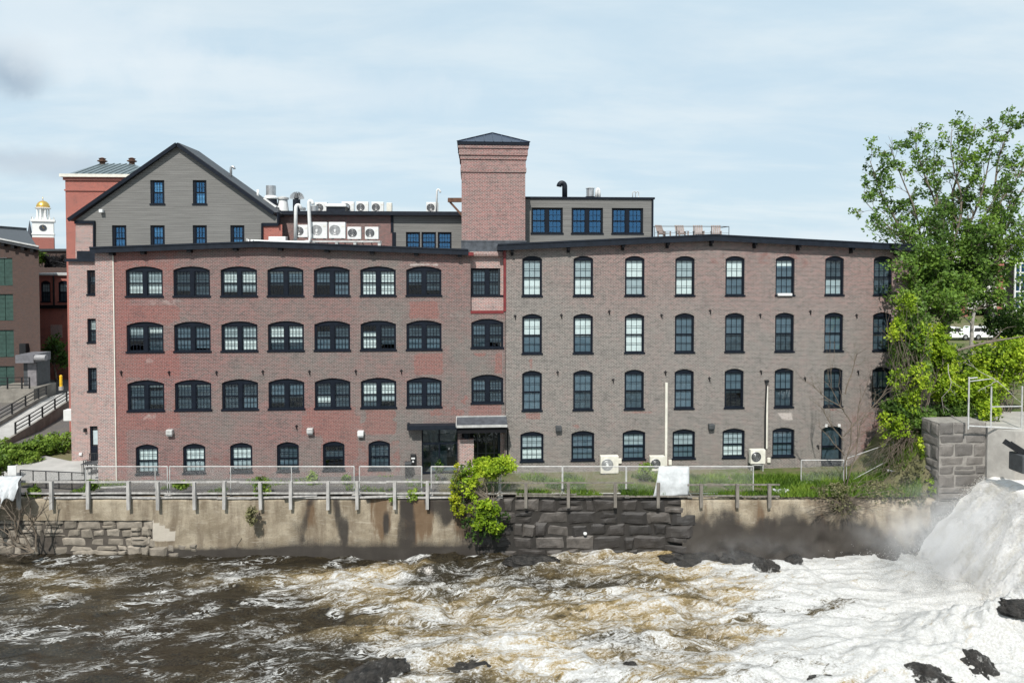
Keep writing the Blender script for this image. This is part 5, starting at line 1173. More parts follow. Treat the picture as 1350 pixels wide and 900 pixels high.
# ------------------------------------------------------------------ ground level props
def gu(px, py, y, z=None): p = PY(px, py, y); return (p.x, y, p.z if z is None else z)
g1 = ac_proto('large cream condenser on the grass left of the white tarp', 'condensers along the mill wall', True, 'offwhite', 1.2, 1.22, gu(803, 624, -.55))
a3 = ac_proto('cream condenser half hidden behind the white tarp', 'condensers along the mill wall', False, 'offwhite', 1.0, 1.05, gu(866, 621, -.5))
a4 = ac_proto('cream condenser on a tall stand under the black and white conduit', 'condensers along the mill wall', False, 'offwhite', 1.02, 1.02, gu(998, 611.5, -.5))
for (px, py, w, lab) in ((803, 624, .9, 'low steel stand under the large cream condenser'), (866, 621, .8, 'low steel stand under the condenser behind the tarp'), (998, 611.5, .85, 'tall steel stand under the condenser by the conduit')):
    x, y, z = gu(px, py, -.5); T = thing('condenser_stand', lab, 'stand', (x, y, -.05), 'condenser stands')
    for dx in (-.4, .4):
        for dy in (-.15, .15): m = MB(); m.box(x+dx*w-.03, x+dx*w+.03, y+dy-.03, y+dy+.03, -.1, z-.045); m.build('leg', 'galvdull', T)
    m = MB(); m.box(x-.45*w, x+.45*w, y-.19, y+.19, z-.04, z-.005); m.build('top_frame', 'galvdull', T)
def conduit(px, ya, yb, mat, lab, w=.16):
    x = PY(px, ya, 0).x; za, zb = PY(px, yb, 0).z, PY(px, ya, 0).z; m = MB(); m.rbox(x-w/2, x+w/2, -.12, -.005, za, zb, .02); return tag(m.build('conduit', mat), lab, 'conduit')
conduit(878.2, 504, 613, 'offwhite', 'straight cream conduit rising from behind the white tarp')
T = thing('conduit', 'black and cream conduit pair above the tall stand condenser', 'conduit', (PY(1009, 590, 0).x, -.1, 2.2))
za, zb = PY(1009, 591, 0).z, PY(1009, 503, 0).z
x = PY(1010.5, 550, 0).x; m = MB(); m.rbox(x-.05, x+.06, -.1, -.005, za, zb-.3, .02); m.build('cream_cover', 'offwhite', T)
x = PY(1008.4, 550, 0).x; m = MB(); m.tube([(x, -.08, za), (x-.02, -.09, (za+zb)/2), (x+.06, -.08, zb-.15), (x+.1, -.02, zb)], .055, 8); m.box(x-.06, x+.2, -.16, -.005, zb-.03, zb+.12); m.build('black_line', 'blackmetal', T)
for px, py, lab in ((817, 607, 'small cream switch box right of the large cream condenser'), (883, 609, 'small cream switch box at the foot of the cream conduit'), (1013, 606, 'small cream switch box beside the tall stand condenser')):
    p = PY(px, py, 0); tag(MB().rbox(p.x-.11, p.x+.11, -.12, -.005, p.z-.17, p.z+.17, .02).build('switch_box', 'offwhite'), lab, 'switch box')
T = thing('waste_bin', 'slim black waste bin beside the glass entrance', 'bin', gu(538.5, 632, -.5, -.02)); x, y, z = T.location; m = MB(); m.rbox(x-.2, x+.2, y-.2, y+.2, z, z+.85, .03); m.build('body', 'blackmetal', T); m = MB(); m.rbox(x-.22, x+.22, y-.22, y+.22, z+.853, z+1.0, .03); m.build('lid', 'darkgrey', T)
# tarps
def sheet(name, fn, nu, nv, mat, label, cat):
    V = [tuple(fn(i/nu, j/nv)) for j in range(nv+1) for i in range(nu+1)]; F = [(j*(nu+1)+i, j*(nu+1)+i+1, (j+1)*(nu+1)+i+1, (j+1)*(nu+1)+i) for j in range(nv) for i in range(nu)]
    o = npmesh(name, np.array(V), np.array(F), mat, smooth=True); md = o.modifiers.new('thickness', 'SOLIDIFY'); md.thickness = .012; return tag(o, label, cat)
tb_ = [fpos(868, 41.25), fpos(907.5, 41.25)]
def ft(u, v):
    top = tb_[0].lerp(tb_[1], u)+Vector((0, -.07, 1.68)); b0 = P(860.5, 655, 40.75); b1 = P(907, 652, 40.8); bot = b0.lerp(b1, u); p = top.lerp(bot, v**.85)
    return p+Vector((0, -.10*math.sin(v*math.pi)*(1+.4*math.sin(u*7+v*2))-.05*mn.noise((u*4, v*3, 1)), .04*mn.noise((u*3, v*4, 5))))
sheet('tarp', ft, 16, 14, 'tarp', 'white tarp hung over a wire fence panel on the terrace', 'tarp')
def ft2(u, v):
    t0, t1 = P(-40, 628, 40.6), P(30, 627, 40.6); b0, b1 = P(-45, 690, 39.9), P(27, 640+8*0, 40.0); top = t0.lerp(t1, u)
    yb = [690, 688, 686, 672, 660, 645]; k = u*5; i = min(4, int(k)); yy = yb[i]*(1-(k-i))+yb[i+1]*(k-i)+6*math.sin(u*23)
    bot = P(-45+72*u, yy, 39.75); p = top.lerp(bot, v); return p+RT*(.1*math.sin(u*18+v*3)*v)-FW*(.18*math.sin(u*21)*v+.25*math.sin(v*2.6))
sheet('tarp', ft2, 40, 16, 'tarp', 'torn white tarp draped over the left end of the timber guard', 'tarp')
for px, py, d, lab in ((1030, 650, 41.5, 'crumpled white plastic scrap lying in the grass'), (1180, 623, 43, 'white plastic scrap at the foot of the tilted fence panel')):
    p = P(px, py, d); tag(sheet('plastic_scrap', lambda u, v: p+Vector(((u-.5)*.9, (v-.5)*.6, .15+.22*mn.noise((u*3, v*3, px)))), 8, 8, 'tarp', lab, 'litter'))
# loose planks on gravel
for px, py, w, lab in ((150, 645, 1.8, 'loose grey plank lying on gravel behind the left timber guard'), (510, 657, 2.6, 'loose grey plank lying before the letter box'), (395, 657, 2.0, 'loose grey plank lying behind the middle of the timber guard')):
    p = PZ(px, py-3, .04); tag(MB().bar(p-Vector((w/2, .05, 0)), p+Vector((w/2, .1, 0)), .2, .06).build('plank', 'timber'), lab, 'plank')
# patio furniture
def pchair(p, rot, label):
    C = thing('patio_chair', label, 'chair', p, 'black metal patio chairs'); x, y, z = p
    for sx_ in (-.22, .22):
        m = MB(); m.tube([(x+sx_, y-.2, z), (x+sx_, y-.2, z+.45)], .018, 6); m.build('leg', 'blackmetal', C); m = MB(); m.tube([(x+sx_, y+.22, z), (x+sx_, y+.2, z+.45), (x+sx_, y+.3, z+.95)], .018, 6); m.build('leg', 'blackmetal', C)
    m = MB(); m.box(x-.24, x+.24, y-.22, y+.22, z+.44, z+.47); m.build('seat', 'blackmetal', C); m = MB()
    for i in range(5): a = x-.2+i*.1; m.bar((a, y+.21, z+.5), (a, y+.3, z+.93), .03, .015)
    m.tube([(x-.24, y+.3, z+.94), (x+.24, y+.3, z+.94)], .018, 6); m.build('backrest', 'blackmetal', C); C.rotation_euler = (0, 0, rot)
TB = thing('patio_table', 'black metal patio table beside the pale corner pier', 'table', PZ(122, 624, .02)); x, y, z = TB.location
m = MB(); m.box(x-.55, x+.45, y-.4, y+.4, z+.71, z+.74); m.build('tabletop', 'darkgrey', TB)
for dx in (-.48, .4):
    for dy in (-.34, .34): m = MB(); m.tube([(x+dx, y+dy, z), (x+dx, y+dy, z+.71)], .02, 6); m.build('leg', 'blackmetal', TB)
for px, py, rt_, lb in ((116, 626, .6, 'black metal patio chair left of the patio table'), (121, 617, .2, 'black metal patio chair behind the patio table'), (125.5, 631, 3.6, 'black metal patio chair in front of the patio table')): pchair(tuple(PZ(px, py, .02)), rt_, lb)
tag(MB().rbox(*[(lambda p: (p.x-.25, p.x+.25, p.y-.02, p.y+.02, p.z-.3, p.z+.3))(P(16, 620, 41.6))][0], .01).build('sign_board', 'white'), 'small blank white board standing above the left tarp', 'board')
tag(MB().rbox(*[(lambda p: (p.x-.35, p.x+.3, p.y-.3, p.y+.3, p.z-.45, p.z+.4))(P(92.5, 546, 53.5))][0], .02).build('wall_unit', 'white'), 'white box unit on the side of the stair block by the ramp', 'box')
# ------------------------------------------------------------------ foreground rocks
def rockmat():
    m, nt, out = new_mat('wet black rock'); p = pos_of(nt); n = noise_(nt, p, 3, 7, .7, .6); n2 = noise_(nt, p, 14, 5, .75)
    g = nd(nt, 'ShaderNodeNewGeometry'); oi = nd(nt, 'ShaderNodeAttribute', attribute_name='wash')
    f = noise_(nt, pos_of(nt, .8, 1.2, .5), 2.2, 8, .72, .8)
    c = mixc(nt, mapr(nt, n, .35, .7), (.008, .0075, .007), (.05, .045, .04)); c = mixc(nt, mapr(nt, n2, .55, .75, 0, .4), c, (.12, .11, .1))
    fo = mapr(nt, math_(nt, 'ADD', f, oi.outputs['Fac']), .95, 1.12); c = mixc(nt, fo, c, (.62, .62, .6))
    bsdf(nt, out, c, .34, 0, .5, n2, 1, .1); M['rock'] = m
rockmat()
def rock(px, py, d, sx_, sy_, sz_, label, seed, rot=0, tilt=0, wash=.35):
    bm = bmesh.new(); bmesh.ops.create_icosphere(bm, subdivisions=5, radius=1); o = Vector((seed*3.1, seed*1.7, 0)); WV = []
    for v in bm.verts:
        q = v.co.copy(); c1 = mn.cell(q*1.6+o+Vector((mn.noise(q*2), 0, mn.noise(q*2+o)))*.5); k = .92+.3*mn.noise(q*1.1+o)+.26*(1-2*abs(mn.noise(q*2.1+o)))*.6+.16*(.5-abs(mn.noise(q*4.6+o)))+.07*mn.noise(q*10+o)+.05*mn.noise(q*21+o)
        lay = math.sin((q.z*1.6+.7*q.x+.5*mn.noise(q*1.7+o))*9)*.045
        v.co = Vector((q.x*sx_, q.y*sy_, q.z*sz_))*(k+lay); WV.append(wash+.22*(1-max(-1, min(1, q.z*1.3)))*(.9 if wash > .1 else .4))
    Mx = Matrix.Rotation(rot, 4, 'Z') @ Matrix.Rotation(tilt, 4, 'Y'); c = P(px, py, d)
    bm.verts.index_update(); V = np.array([tuple(Mx @ v.co+c) for v in bm.verts]); F = np.array([[v.index for v in f_.verts] for f_ in bm.faces]); bm.free()
    return tag(npmesh('rock', V, F, 'rock', attrs={'wash': WV}), label, 'rock')
rock(488, 898, 29.0, 1.5, .9, .6, 'dark wet rock at the bottom edge left of the foaming slab', 1, .3, -.15)
rock(635, 896, 29.6, 2.2, 1.1, .6, 'broad low dark rock washed by white water at bottom centre', 2, -.1)
rock(832, 892, 29.4, .5, .5, .5, 'small dark rock poking through foam right of the broad low rock', 3)
rock(1222, 893, 29.4, 1.1, .9, .6, 'dark rock at the bottom right with water sheeting over it', 4, .2, .2)
rock(1283, 886, 29.6, .75, .8, .8, 'upright dark rock at the foot of the lower cascade', 5, .4)
rock(1336, 801, 31.3, .85, .6, .4, 'dark flat topped rock at the right edge under the waterfall', 6, .2, .1, .1)
rock(955, 899, 29.3, .6, .5, .3, 'mostly submerged rock among foam at the bottom', 7)
rock(1090, 899, 29.2, 1.3, .7, .3, 'half drowned rock slab left of the lower cascade', 13, .1)
rock(1250, 872, 30.2, .7, .6, .5, 'dark wet rock streaked by spray at the lower cascade', 14, .1)
rock(925, 744, 40.4, 2.4, .8, .6, 'long black rock ledge at the foot of the wet wall', 8, 0, .05, .05)
rock(985, 744, 40.3, 1.6, .9, .65, 'black boulder heap sloping into white water below the wet wall', 9, .2, .25, .05)
rock(1046, 741, 39.8, .55, .4, .32, 'small black boulder leaning in white water by the wall', 10, .2, -.4)
rock(1012, 752, 39.0, .8, .5, .55, 'low black rock tip at the edge of the white water', 11, .1, .3)
rock(700, 740, 40.0, 1.6, .5, .35, 'low dark rocks at the foot of the black granite wall', 12, 0, 0, .05)
# ------------------------------------------------------------------ VEGETATION
def leaves(clumps, per, size, seed=1, droop=.0, tintspread=.35, aspect=.62, up=.4):
    """clumps: list of (center, radius, tint)"""
    g_ = np.random.default_rng(seed); C = np.array([tuple(c[0]) for c in clumps]); Rr = np.array([c[1] if np.ndim(c[1]) else (c[1],)*3 for c in clumps]); T = np.array([c[2] for c in clumps])
    n = len(clumps)*per; idx = np.repeat(np.arange(len(clumps)), per)
    d = g_.normal(size=(n, 3)); d /= np.linalg.norm(d, axis=1)[:, None]; r = g_.random(n)**(1/2.2)
    c = C[idx]+d*r[:, None]*Rr[idx]
    nr = g_.normal(size=(n, 3))+np.array([-.25, -.5, up*2]); nr /= np.linalg.norm(nr, axis=1)[:, None]
    a = np.cross(nr, g_.normal(size=(n, 3))); a /= np.linalg.norm(a, axis=1)[:, None]; b = np.cross(nr, a)
    s_ = size*(.6+.8*g_.random(n))[:, None]; cup = nr*s_*.18
    V = np.stack([c-a*s_*.5, c-b*s_*.5*aspect-cup, c+a*s_*.5, c+b*s_*.5*aspect-cup], 1).reshape(-1, 3)
    F = np.arange(n*4).reshape(n, 4)
    t = np.clip(T[idx]+g_.normal(size=n)*tintspread*.45, 0, 1)
    return V, F, np.repeat(t, 4)
def curve(a, b, n=7, wob=.1, sag=0.0, rr=R):
    a, b = Vector(a), Vector(b); L = (b-a).length; pts = []; o = Vector((rr.uniform(0, 99), rr.uniform(0, 99), 0))
    for i in range(n+1):
        t = i/n; w = math.sin(t*math.pi)*wob*L
        pts.append(a.lerp(b, t)+Vector((mn.noise(o+Vector((t*2.5, 0, 0))), mn.noise(o+Vector((t*2.5, 5, 0))), mn.noise(o+Vector((t*2.5, 9, 0)))*.6))*w*1.6+Vector((0, 0, sag*L*math.sin(t*math.pi))))
    return pts
def rdir(rr, up=.3):
    v = Vector((rr.gauss(0, 1), rr.gauss(0, 1), rr.gauss(0, 1)+up)); return v.normalized()
def branchy(mb, clumps, limb, r0, rr, sub=9, sublen=(1.2, 2.6), t0=.35, leafp=.9, clr=.5, twl=.8, outward=None, tint=None, n=6):
    """tubes for one limb, side branches with twigs, and leaf clumps at twig ends"""
    m_ = len(limb)-1; mb.tube(limb, [max(.02, r0*(1-.85*i/m_)) for i in range(m_+1)], n)
    for k in range(sub):
        t = t0+(1-t0)*(k+rr.random())/sub; q = t*m_; i = min(m_-1, int(q)); p = limb[i].lerp(limb[i+1], q-i); d = (limb[i+1]-limb[i]).normalized()
        dd = (d*.75+rdir(rr, .35)*.85).normalized(); L = rr.uniform(*sublen)*(1.15-.6*t); e = p+dd*L; c = curve(p, e, 4, .1, .04, rr); rs = r0*(1-.85*t)*.55
        mb.tube(c, [max(.012, rs*(1-.8*j/4)) for j in range(5)], 5, cap=False)
        for j in range(2, 5):
            for _ in range(2):
                if rr.random() > .85: continue
                td = (dd*.6+rdir(rr, .25)).normalized(); te = c[j]+td*twl*rr.uniform(.5, 1.1); mb.tube([c[j], te], [.014, .007], 4, cap=False)
                if rr.random() < leafp: clumps.append((te, clr*rr.uniform(.7, 1.25), tint(te) if tint else rr.uniform(.15, .85)))
        if rr.random() < leafp: clumps.append((e, clr*rr.uniform(.8, 1.3), tint(e) if tint else rr.uniform(.2, .9)))
def mktree(name, label, cat, base, mb, clumps, per, size, leafm, bark='bark', seed=1, crown='crown', trunk='trunk', tall=.62):
    T = thing(name, label, cat, base); mb.build(trunk, bark, T, True)
    if clumps: V, F, t = leaves(clumps, per, size, seed, aspect=tall); npmesh(crown, V, F, leafm, T, tint=t)
    return T
ctint = lambda p: min(1, max(0, .5+.75*mn.noise(Vector(p)*.55)+.25*mn.noise(Vector(p)*1.7)))
# big maple at the right
rr = random.Random(5); D0 = 49.5; base = P(1243, 520, D0); base.z = 3.6
fork = P(1247, 415, D0); mb = MB(); cl = []
mb.tube(curve(base, fork, 6, .05, 0, rr), [.42, .38, .35, .33, .31, .30, .3], 10)
for (px, py, d, r, sub, lp) in ((1147, 212, 48.5, .15, 15, .92), (1137, 262, 47.5, .11, 13, .55), (1172, 190, 49, .12, 12, .9), (1165, 300, 46.5, .09, 11, .6), (1255, 170, 50, .14, 13, .9), (1312, 180, 50, .14, 13, .9), (1206, 168, 50, .15, 13, .9), (1232, 196, 51, .15, 12, .9), (1286, 164, 50.5, .17, 14, .92), (1336, 158, 51, .16, 14, .92), (1352, 215, 49, .15, 14, .95), (1362, 285, 48, .13, 13, .95), (1385, 190, 51, .15, 12, .95), (1318, 250, 47, .13, 12, .95), (1270, 262, 52, .13, 12, .9), (1226, 290, 47.5, .12, 12, .95), (1200, 318, 48, .11, 11, .95), (1215, 365, 47, .1, 9, 1), (1285, 330, 47.5, .11, 11, .95), (1262, 372, 46.5, .1, 10, 1), (1335, 345, 47.5, .12, 10, .95), (1192, 348, 45.6, .08, 10, 1), (1200, 388, 45.4, .08, 10, 1), (1222, 332, 45.8, .09, 11, 1), (1350, 310, 46.5, .1, 12, 1), (1348, 395, 46.5, .09, 10, 1), (1240, 400, 45.5, .08, 10, 1), (1305, 300, 46.5, .1, 11, 1)):
    s_ = fork.lerp(base, rr.uniform(0, .1)) if py < 300 else fork.lerp(base, rr.uniform(-.05, .3))
    lim = curve(s_, P(px, py, d), 8, .07, .03, rr); low = py > 280
    branchy(mb, cl, lim, r, rr, sub+2, (1.0, 2.3), .36 if not low else .3, lp*(.74 if not low else .95), .34 if not low else .48, .75, tint=ctint)
mktree('maple_tree', 'tall spreading maple with bright sparse top growing behind the mill right end', 'tree', base, mb, cl, 17, .23, 'leaf_maple', seed=3)
# thin pale trunks beyond
for (px, top, sp, d, lab, sd) in ((1283, (1284, 300), 36, 58, 'slim pale trunked tree standing before the garage, nearer the maple', 11), (1306, (1312, 305), 30, 60, 'slim pale trunked tree before the glazed stair tower', 12)):
    rr = random.Random(sd); mb, cl = MB(), []; base = P(px, 455, d); base.z = 3.2; tp_ = P(*top, d); lim = curve(base, tp_, 8, .03, 0, rr); branchy(mb, cl, lim, .22, rr, 12, (1.0, 2.2), .35, .55, .45, .8, tint=ctint)
    mktree('slim_tree', lab, 'tree', base, mb, cl, 16, .26, 'leaf_maple', 'barkpale', sd)
def shrub(name, label, base, blobs, nclump, clr, per, size, leafm, stems=10, seed=1, stemmat='bark', cat='shrub', stemr=.03, gap=.0, lo=.1, hi=.95, crown='foliage'):
    rr = random.Random(seed); mb = MB(); cl = []; tot = sum(b[2] for b in blobs)
    base = Vector(base)
    for (c, r, w) in blobs:
        c = Vector(c)
        for _ in range(int(nclump*w/tot)):
            d = rdir(rr, .1); k = rr.random()**.45; p = c+Vector((d.x*r[0], d.y*r[1], d.z*r[2]))*k
            if mn.noise(p*.9+Vector((seed, 0, 0))) < gap-.5: continue
            cl.append((p, clr*rr.uniform(.6, 1.3), min(hi, max(lo, .5+.8*mn.noise(p*.8+Vector((0, seed, 0)))+rr.uniform(-.15, .15)))))
        for _ in range(max(1, int(stems*w/tot))):
            d = rdir(rr, .4); e = c+Vector((d.x*r[0], d.y*r[1], d.z*r[2]))*.85; b = base+Vector((rr.uniform(-.25, .25), rr.uniform(-.2, .2), 0)); cc = curve(b, e, 6, .14, .05, rr); mb.tube(cc, [stemr*(1-.75*i/6) for i in range(7)], 5, cap=False)
    T = thing(name, label, cat, base); mb.build('stems', stemmat, T); V, F, t = leaves(cl, per, size, seed); npmesh(crown, V, F, leafm, T, tint=t); return T
def bl(px, py, d, w, h, dep, wt): return (P(px, py, d), (w/FPX*d, dep, h/FPX*d), wt)
shrub('lime_shrub', 'rounded lime green shrub growing on the river wall before the entrance', P(645, 668, 40.7), [bl(640, 618, 40.7, 33, 13, .9, 3), bl(620, 640, 40.5, 12, 18, .6, 1), bl(660, 612, 40.8, 26, 10, .7, 1.5), bl(640, 672, 40.0, 22, 14, .5, 1.6), bl(636, 688, 39.8, 16, 10, .4, .7), bl(652, 695, 39.8, 12, 8, .4, .6)], 330, .22, 16, .17, 'leaf_lime', 22, 31)
shrub('yellow_shrub', 'yellow flowering straggly shrub left of the lime shrub, hanging over the river wall', P(606, 668, 40.6), [bl(600, 655, 40.3, 8, 26, .4, 2), bl(604, 625, 40.7, 6, 16, .4, .8), bl(612, 672, 40.1, 16, 14, .4, 1)], 95, .15, 10, .15, 'leaf_yellow', 26, 32, stemr=.022)
shrub('ivy_tangle', 'dark leafy tangle of stems under the lime shrub on the wall face', P(640, 655, 40.5), [bl(640, 690, 40.1, 34, 26, .3, 2), bl(605, 650, 40.7, 12, 38, .4, 1)], 150, .17, 12, .15, 'leaf_dark', 70, 33, stemr=.02)
for (px, py, w, h, lab, sd, lm) in ((344, 643, 11, 17, 'bright green weed bush pushing through the timber guard', 41, 'leaf_weed'), (331, 679, 7, 13, 'small tuft of weeds rooted in the wall crack', 42, 'leaf_dry'), (412, 630, 6, 8, 'small weed clump under the fourth ground floor window', 43, 'leaf_weed'), (456, 631, 4, 6, 'small weed clump left of the last ground floor window', 44, 'leaf_weed'),
        (544, 651, 11, 8, 'leafy weed clump on the wall edge before the waste bin', 45, 'leaf_weed'), (520, 655, 8, 4, 'low weed patch on the wall edge left of the leafy clump', 46, 'leaf_weed'), (240, 639, 10, 4, 'low weed patch on gravel at the second ground floor window', 47, 'leaf_weed'), (120, 640, 9, 6, 'low weed patch at the patio corner', 48, 'leaf_weed'), (44, 648, 8, 6, 'green weed tuft on the wall top beside the torn tarp', 49, 'leaf_weed'), (850, 617, 12, 10, 'leafy weed bush against the mill wall left of the tarp', 50, 'leaf_weed'), (580, 625, 6, 20, 'tall thin weed stems before the glass entrance', 51, 'leaf_dark')):
    dd = 41.0 if py > 634 else 43.2
    if py > 675: dd = 40.1
    b = P(px, py+h, dd); shrub('weed_bush', lab, b, [bl(px, py, dd, w, h, .35, 1)], 34, .17, 13, .15, lm, 10, sd, stemr=.012, cat='weed')
# right hand thicket
shrub('dark_thicket', 'dark green vine thicket climbing the mill right end', P(1205, 600, 44), [bl(1200, 470, 44.3, 26, 60, 1.2, 3), bl(1186, 545, 43.3, 22, 30, 1.0, 1.6), bl(1215, 560, 43, 22, 22, .9, 1.2), bl(1205, 420, 45, 20, 26, 1, 1)], 620, .34, 20, .2, 'leaf_maple', 50, 61, gap=.1, stemr=.03)
shrub('vine_bush', 'bright green vine spray clinging to the mill corner above the dark thicket', P(1200, 590, 43.6), [bl(1186, 432, 43.6, 12, 16, .5, 1), bl(1176, 440, 43.4, 8, 10, .4, .5), bl(1196, 400, 44, 14, 16, .6, 1), bl(1215, 500, 42.6, 18, 26, .6, 1), bl(1185, 560, 42.4, 16, 18, .5, .8), bl(1222, 590, 42, 12, 22, .4, .8), bl(1230, 640, 41.2, 8, 16, .3, .6), bl(1165, 560, 43, 5, 30, .3, .4), bl(1200, 530, 42.7, 20, 24, .5, .9), bl(1182, 500, 42.9, 12, 24, .5, .7), bl(1215, 450, 43.3, 16, 24, .5, .8)], 360, .22, 13, .17, 'leaf_lime', 60, 62, gap=.05)
shrub('lime_bush', 'lime green young leaved bush left of the fallen pale limb', P(1240, 560, 45), [bl(1240, 470, 45, 24, 30, 1.2, 2), bl(1252, 510, 44.5, 22, 26, 1.1, 1.5), bl(1232, 440, 45.5, 14, 14, 1, .7)], 330, .32, 18, .2, 'leaf_lime', 24, 63)
shrub('lime_bush', 'lime green young leaved bush behind the pipe railing at the right edge', P(1320, 560, 45), [bl(1318, 480, 45, 40, 32, 1.5, 3), bl(1345, 470, 45, 30, 30, 1.5, 2), bl(1300, 520, 44.5, 26, 24, 1.1, 1.4), bl(1285, 505, 44, 20, 20, 1, .8), bl(1303, 540, 42.5, 12, 14, .6, .6)], 560, .34, 18, .2, 'leaf_lime', 30, 64)
shrub('dark_bush', 'deep green bush in shade under the maple and behind the lime bushes', P(1270, 560, 47.5), [bl(1275, 500, 47.5, 60, 45, 1.5, 3), bl(1335, 430, 48.5, 34, 26, 1.5, 1.6), bl(1222, 450, 48, 26, 34, 1.5, 1)], 430, .42, 16, .24, 'leaf_dark', 30, 65)
shrub('dark_bush', 'deep green bush low behind the granite pier', P(1265, 565, 44.2), [bl(1262, 545, 44.2, 34, 18, .9, 1)], 130, .3, 16, .2, 'leaf_dark', 16, 66)
# dry stems and vines hanging at the mill end
def sticks(name, label, cat, specs, mat, seed, n=6, r=.03, wob=.12, kids=3):
    rr = random.Random(seed); mb = MB(); lo = None
    for a, b in specs:
        c = curve(a, b, n, wob, .03, rr); mb.tube(c, [r*(1-.75*i/n) for i in range(n+1)], 6, cap=False)
        for _ in range(kids):
            i = rr.randrange(2, n); d = ((c[i]-c[i-1]).normalized()+rdir(rr, .2)*.8).normalized(); e = c[i]+d*(Vector(b)-Vector(a)).length*rr.uniform(.15, .4); cc = curve(c[i], e, 4, .12, .03, rr); mb.tube(cc, [r*.45*(1-.7*j/4) for j in range(5)], 5, cap=False)
            for _ in range(2): j = rr.randrange(1, 5); e2 = cc[j]+(d+rdir(rr, .2)).normalized()*(e-c[i]).length*.4; mb.tube([cc[j], e2], [r*.2, r*.08], 4, cap=False)
    o = mb.build(name, mat, None, True); return tag(o, label, cat)
rr = random.Random(70)
sticks('hanging_roots', 'tangle of bare grey vine stems drooping over the bank below the dark thicket', 'vine', [(P(1205+rr.uniform(-22, 22), 560+rr.uniform(-14, 10), 43), P(1190+rr.uniform(-40, 40), 612+rr.uniform(-20, 24), 42.3)) for _ in range(60)], 'twig', 71, r=.022)
sticks('bare_vines', 'bare brown vine stems standing up through the dark thicket', 'vine', [(P(1200+rr.uniform(-18, 22), 575, 43.2), P(1196+rr.uniform(-30, 40), 400+rr.uniform(0, 110), 43.0)) for _ in range(16)], 'twig', 72, r=.022)
sticks('bare_sapling', 'slender leafless sapling in front of the black door', 'tree', [(P(1113, 640, 42), P(1100, 450, 42.3)), (P(1116, 640, 42), P(1150, 478, 42.2)), (P(1112, 580, 42), P(1062, 520, 42)), (P(1112, 575, 42), P(1156, 535, 42.2)), (P(1113, 540, 42), P(1052, 498, 42)), (P(1117, 600, 42), P(1175, 500, 42.2)), (P(1114, 520, 42), P(1132, 452, 42.2)), (P(1113, 600, 42), P(1078, 560, 42))], 'twig', 73, n=8, r=.038, wob=.07, kids=7)
bb = P(1112, 668, 40.7); rr = random.Random(74)
sticks('dry_bush', 'grey brown dry bush of fine stems overhanging the eroded bank', 'shrub', [(bb+Vector((rr.uniform(-.4, .4), 0, .1)), bb+Vector((rr.gauss(0, 1.1), -rr.uniform(0, .7), rr.uniform(-.9, 1.0)))) for _ in range(110)], 'twig', 75, n=4, r=.02, kids=2)
shrub('scrub_bush', 'olive scrub around the dry bush at the bank edge', P(1110, 662, 41), [bl(1105, 648, 41.2, 40, 10, .8, 2), bl(1165, 648, 41.3, 44, 12, .8, 2), bl(1112, 668, 40.5, 18, 10, .4, .6), bl(1200, 655, 41, 24, 12, .6, .8), bl(1205, 625, 42, 30, 20, .8, 1.4)], 420, .2, 13, .13, 'leaf_dry', 60, 76, stemmat='twig', stemr=.014)
sticks('fallen_limb', 'pale grey fallen limb lying across the lime bushes', 'log', [(P(1262, 462, 44), P(1360, 442, 43.5))], 'bark', 77, n=7, r=.1, wob=.04, kids=2)
sticks('dead_branch', 'pale dead branch caught above the pipe railing', 'branch', [(P(1310, 500, 42.5), P(1352, 535, 42)), (P(1312, 500, 42.5), P(1275, 480, 42.5)), (P(1316, 502, 42.5), P(1290, 515, 42)), (P(1250, 480, 43), P(1245, 545, 42.6))], 'barkpale', 78, r=.028)
sticks('driftwood_branch', 'grey leafless fallen branches heaped at the foot of the left river wall', 'branch', [(P(45, 727, 39.6), P(-12, 690, 39.2)), (P(48, 727, 39.6), P(34, 648, 39.8)), (P(44, 727, 39.6), P(-10, 712, 39)), (P(40, 722, 39.6), P(8, 665, 39.4)), (P(36, 700, 39.6), P(62, 655, 40)), (P(25, 715, 39.4), P(-5, 655, 39.5)), (P(20, 712, 39.4), P(30, 670, 39.4)), (P(45, 727, 39.6), P(10, 735, 39.2))], 'twig', 79, n=7, r=.06, wob=.09, kids=6)
# left slope weeds and distant shrubs
shrub('weed_bush', 'thick green weeds covering the slope below the ramp wall, farther end', P(65, 600, 50.5), [bl(70, 585, 50.5, 26, 14, 1.5, 1.3), bl(40, 592, 49.5, 26, 12, 1.3, 1.2)], 240, .3, 14, .22, 'leaf_weed', 20, 81, cat='weed', gap=.1)
shrub('weed_bush', 'thick green weeds covering the slope below the ramp wall, nearer end', P(10, 610, 47.5), [bl(14, 598, 47.5, 26, 12, 1.3, 1.2), bl(-20, 590, 47.5, 26, 14, 1.3, 1), bl(36, 604, 48, 20, 8, 1, .6)], 240, .3, 14, .22, 'leaf_weed', 20, 82, cat='weed', gap=.1)
shrub('weed_bush', 'leafy green bush at the left edge behind the torn tarp', P(0, 632, 43.5), [bl(-4, 612, 43.5, 12, 14, .7, 1)], 60, .26, 14, .2, 'leaf_weed', 10, 83, cat='weed')
rr = random.Random(84); mb, cl = MB(), []; base = P(74, 503, 72); top = P(72, 462, 72); branchy(mb, cl, curve(base, top, 5, .05, 0, rr), .14, rr, 16, (1.0, 2.0), .3, 1, .5, .7, tint=ctint); mktree('small_tree', 'small round dark green tree in the shaded yard past the yellow bollard', 'tree', base, mb, cl, 16, .3, 'leaf_dark', seed=84)
shrub('roof_shrub', 'small bright green shrub showing over the rooftop condensers', P(54, 352, 84), [bl(54, 341, 84, 6, 7, 1, 1)], 50, .35, 12, .35, 'leaf_weed', 6, 85)
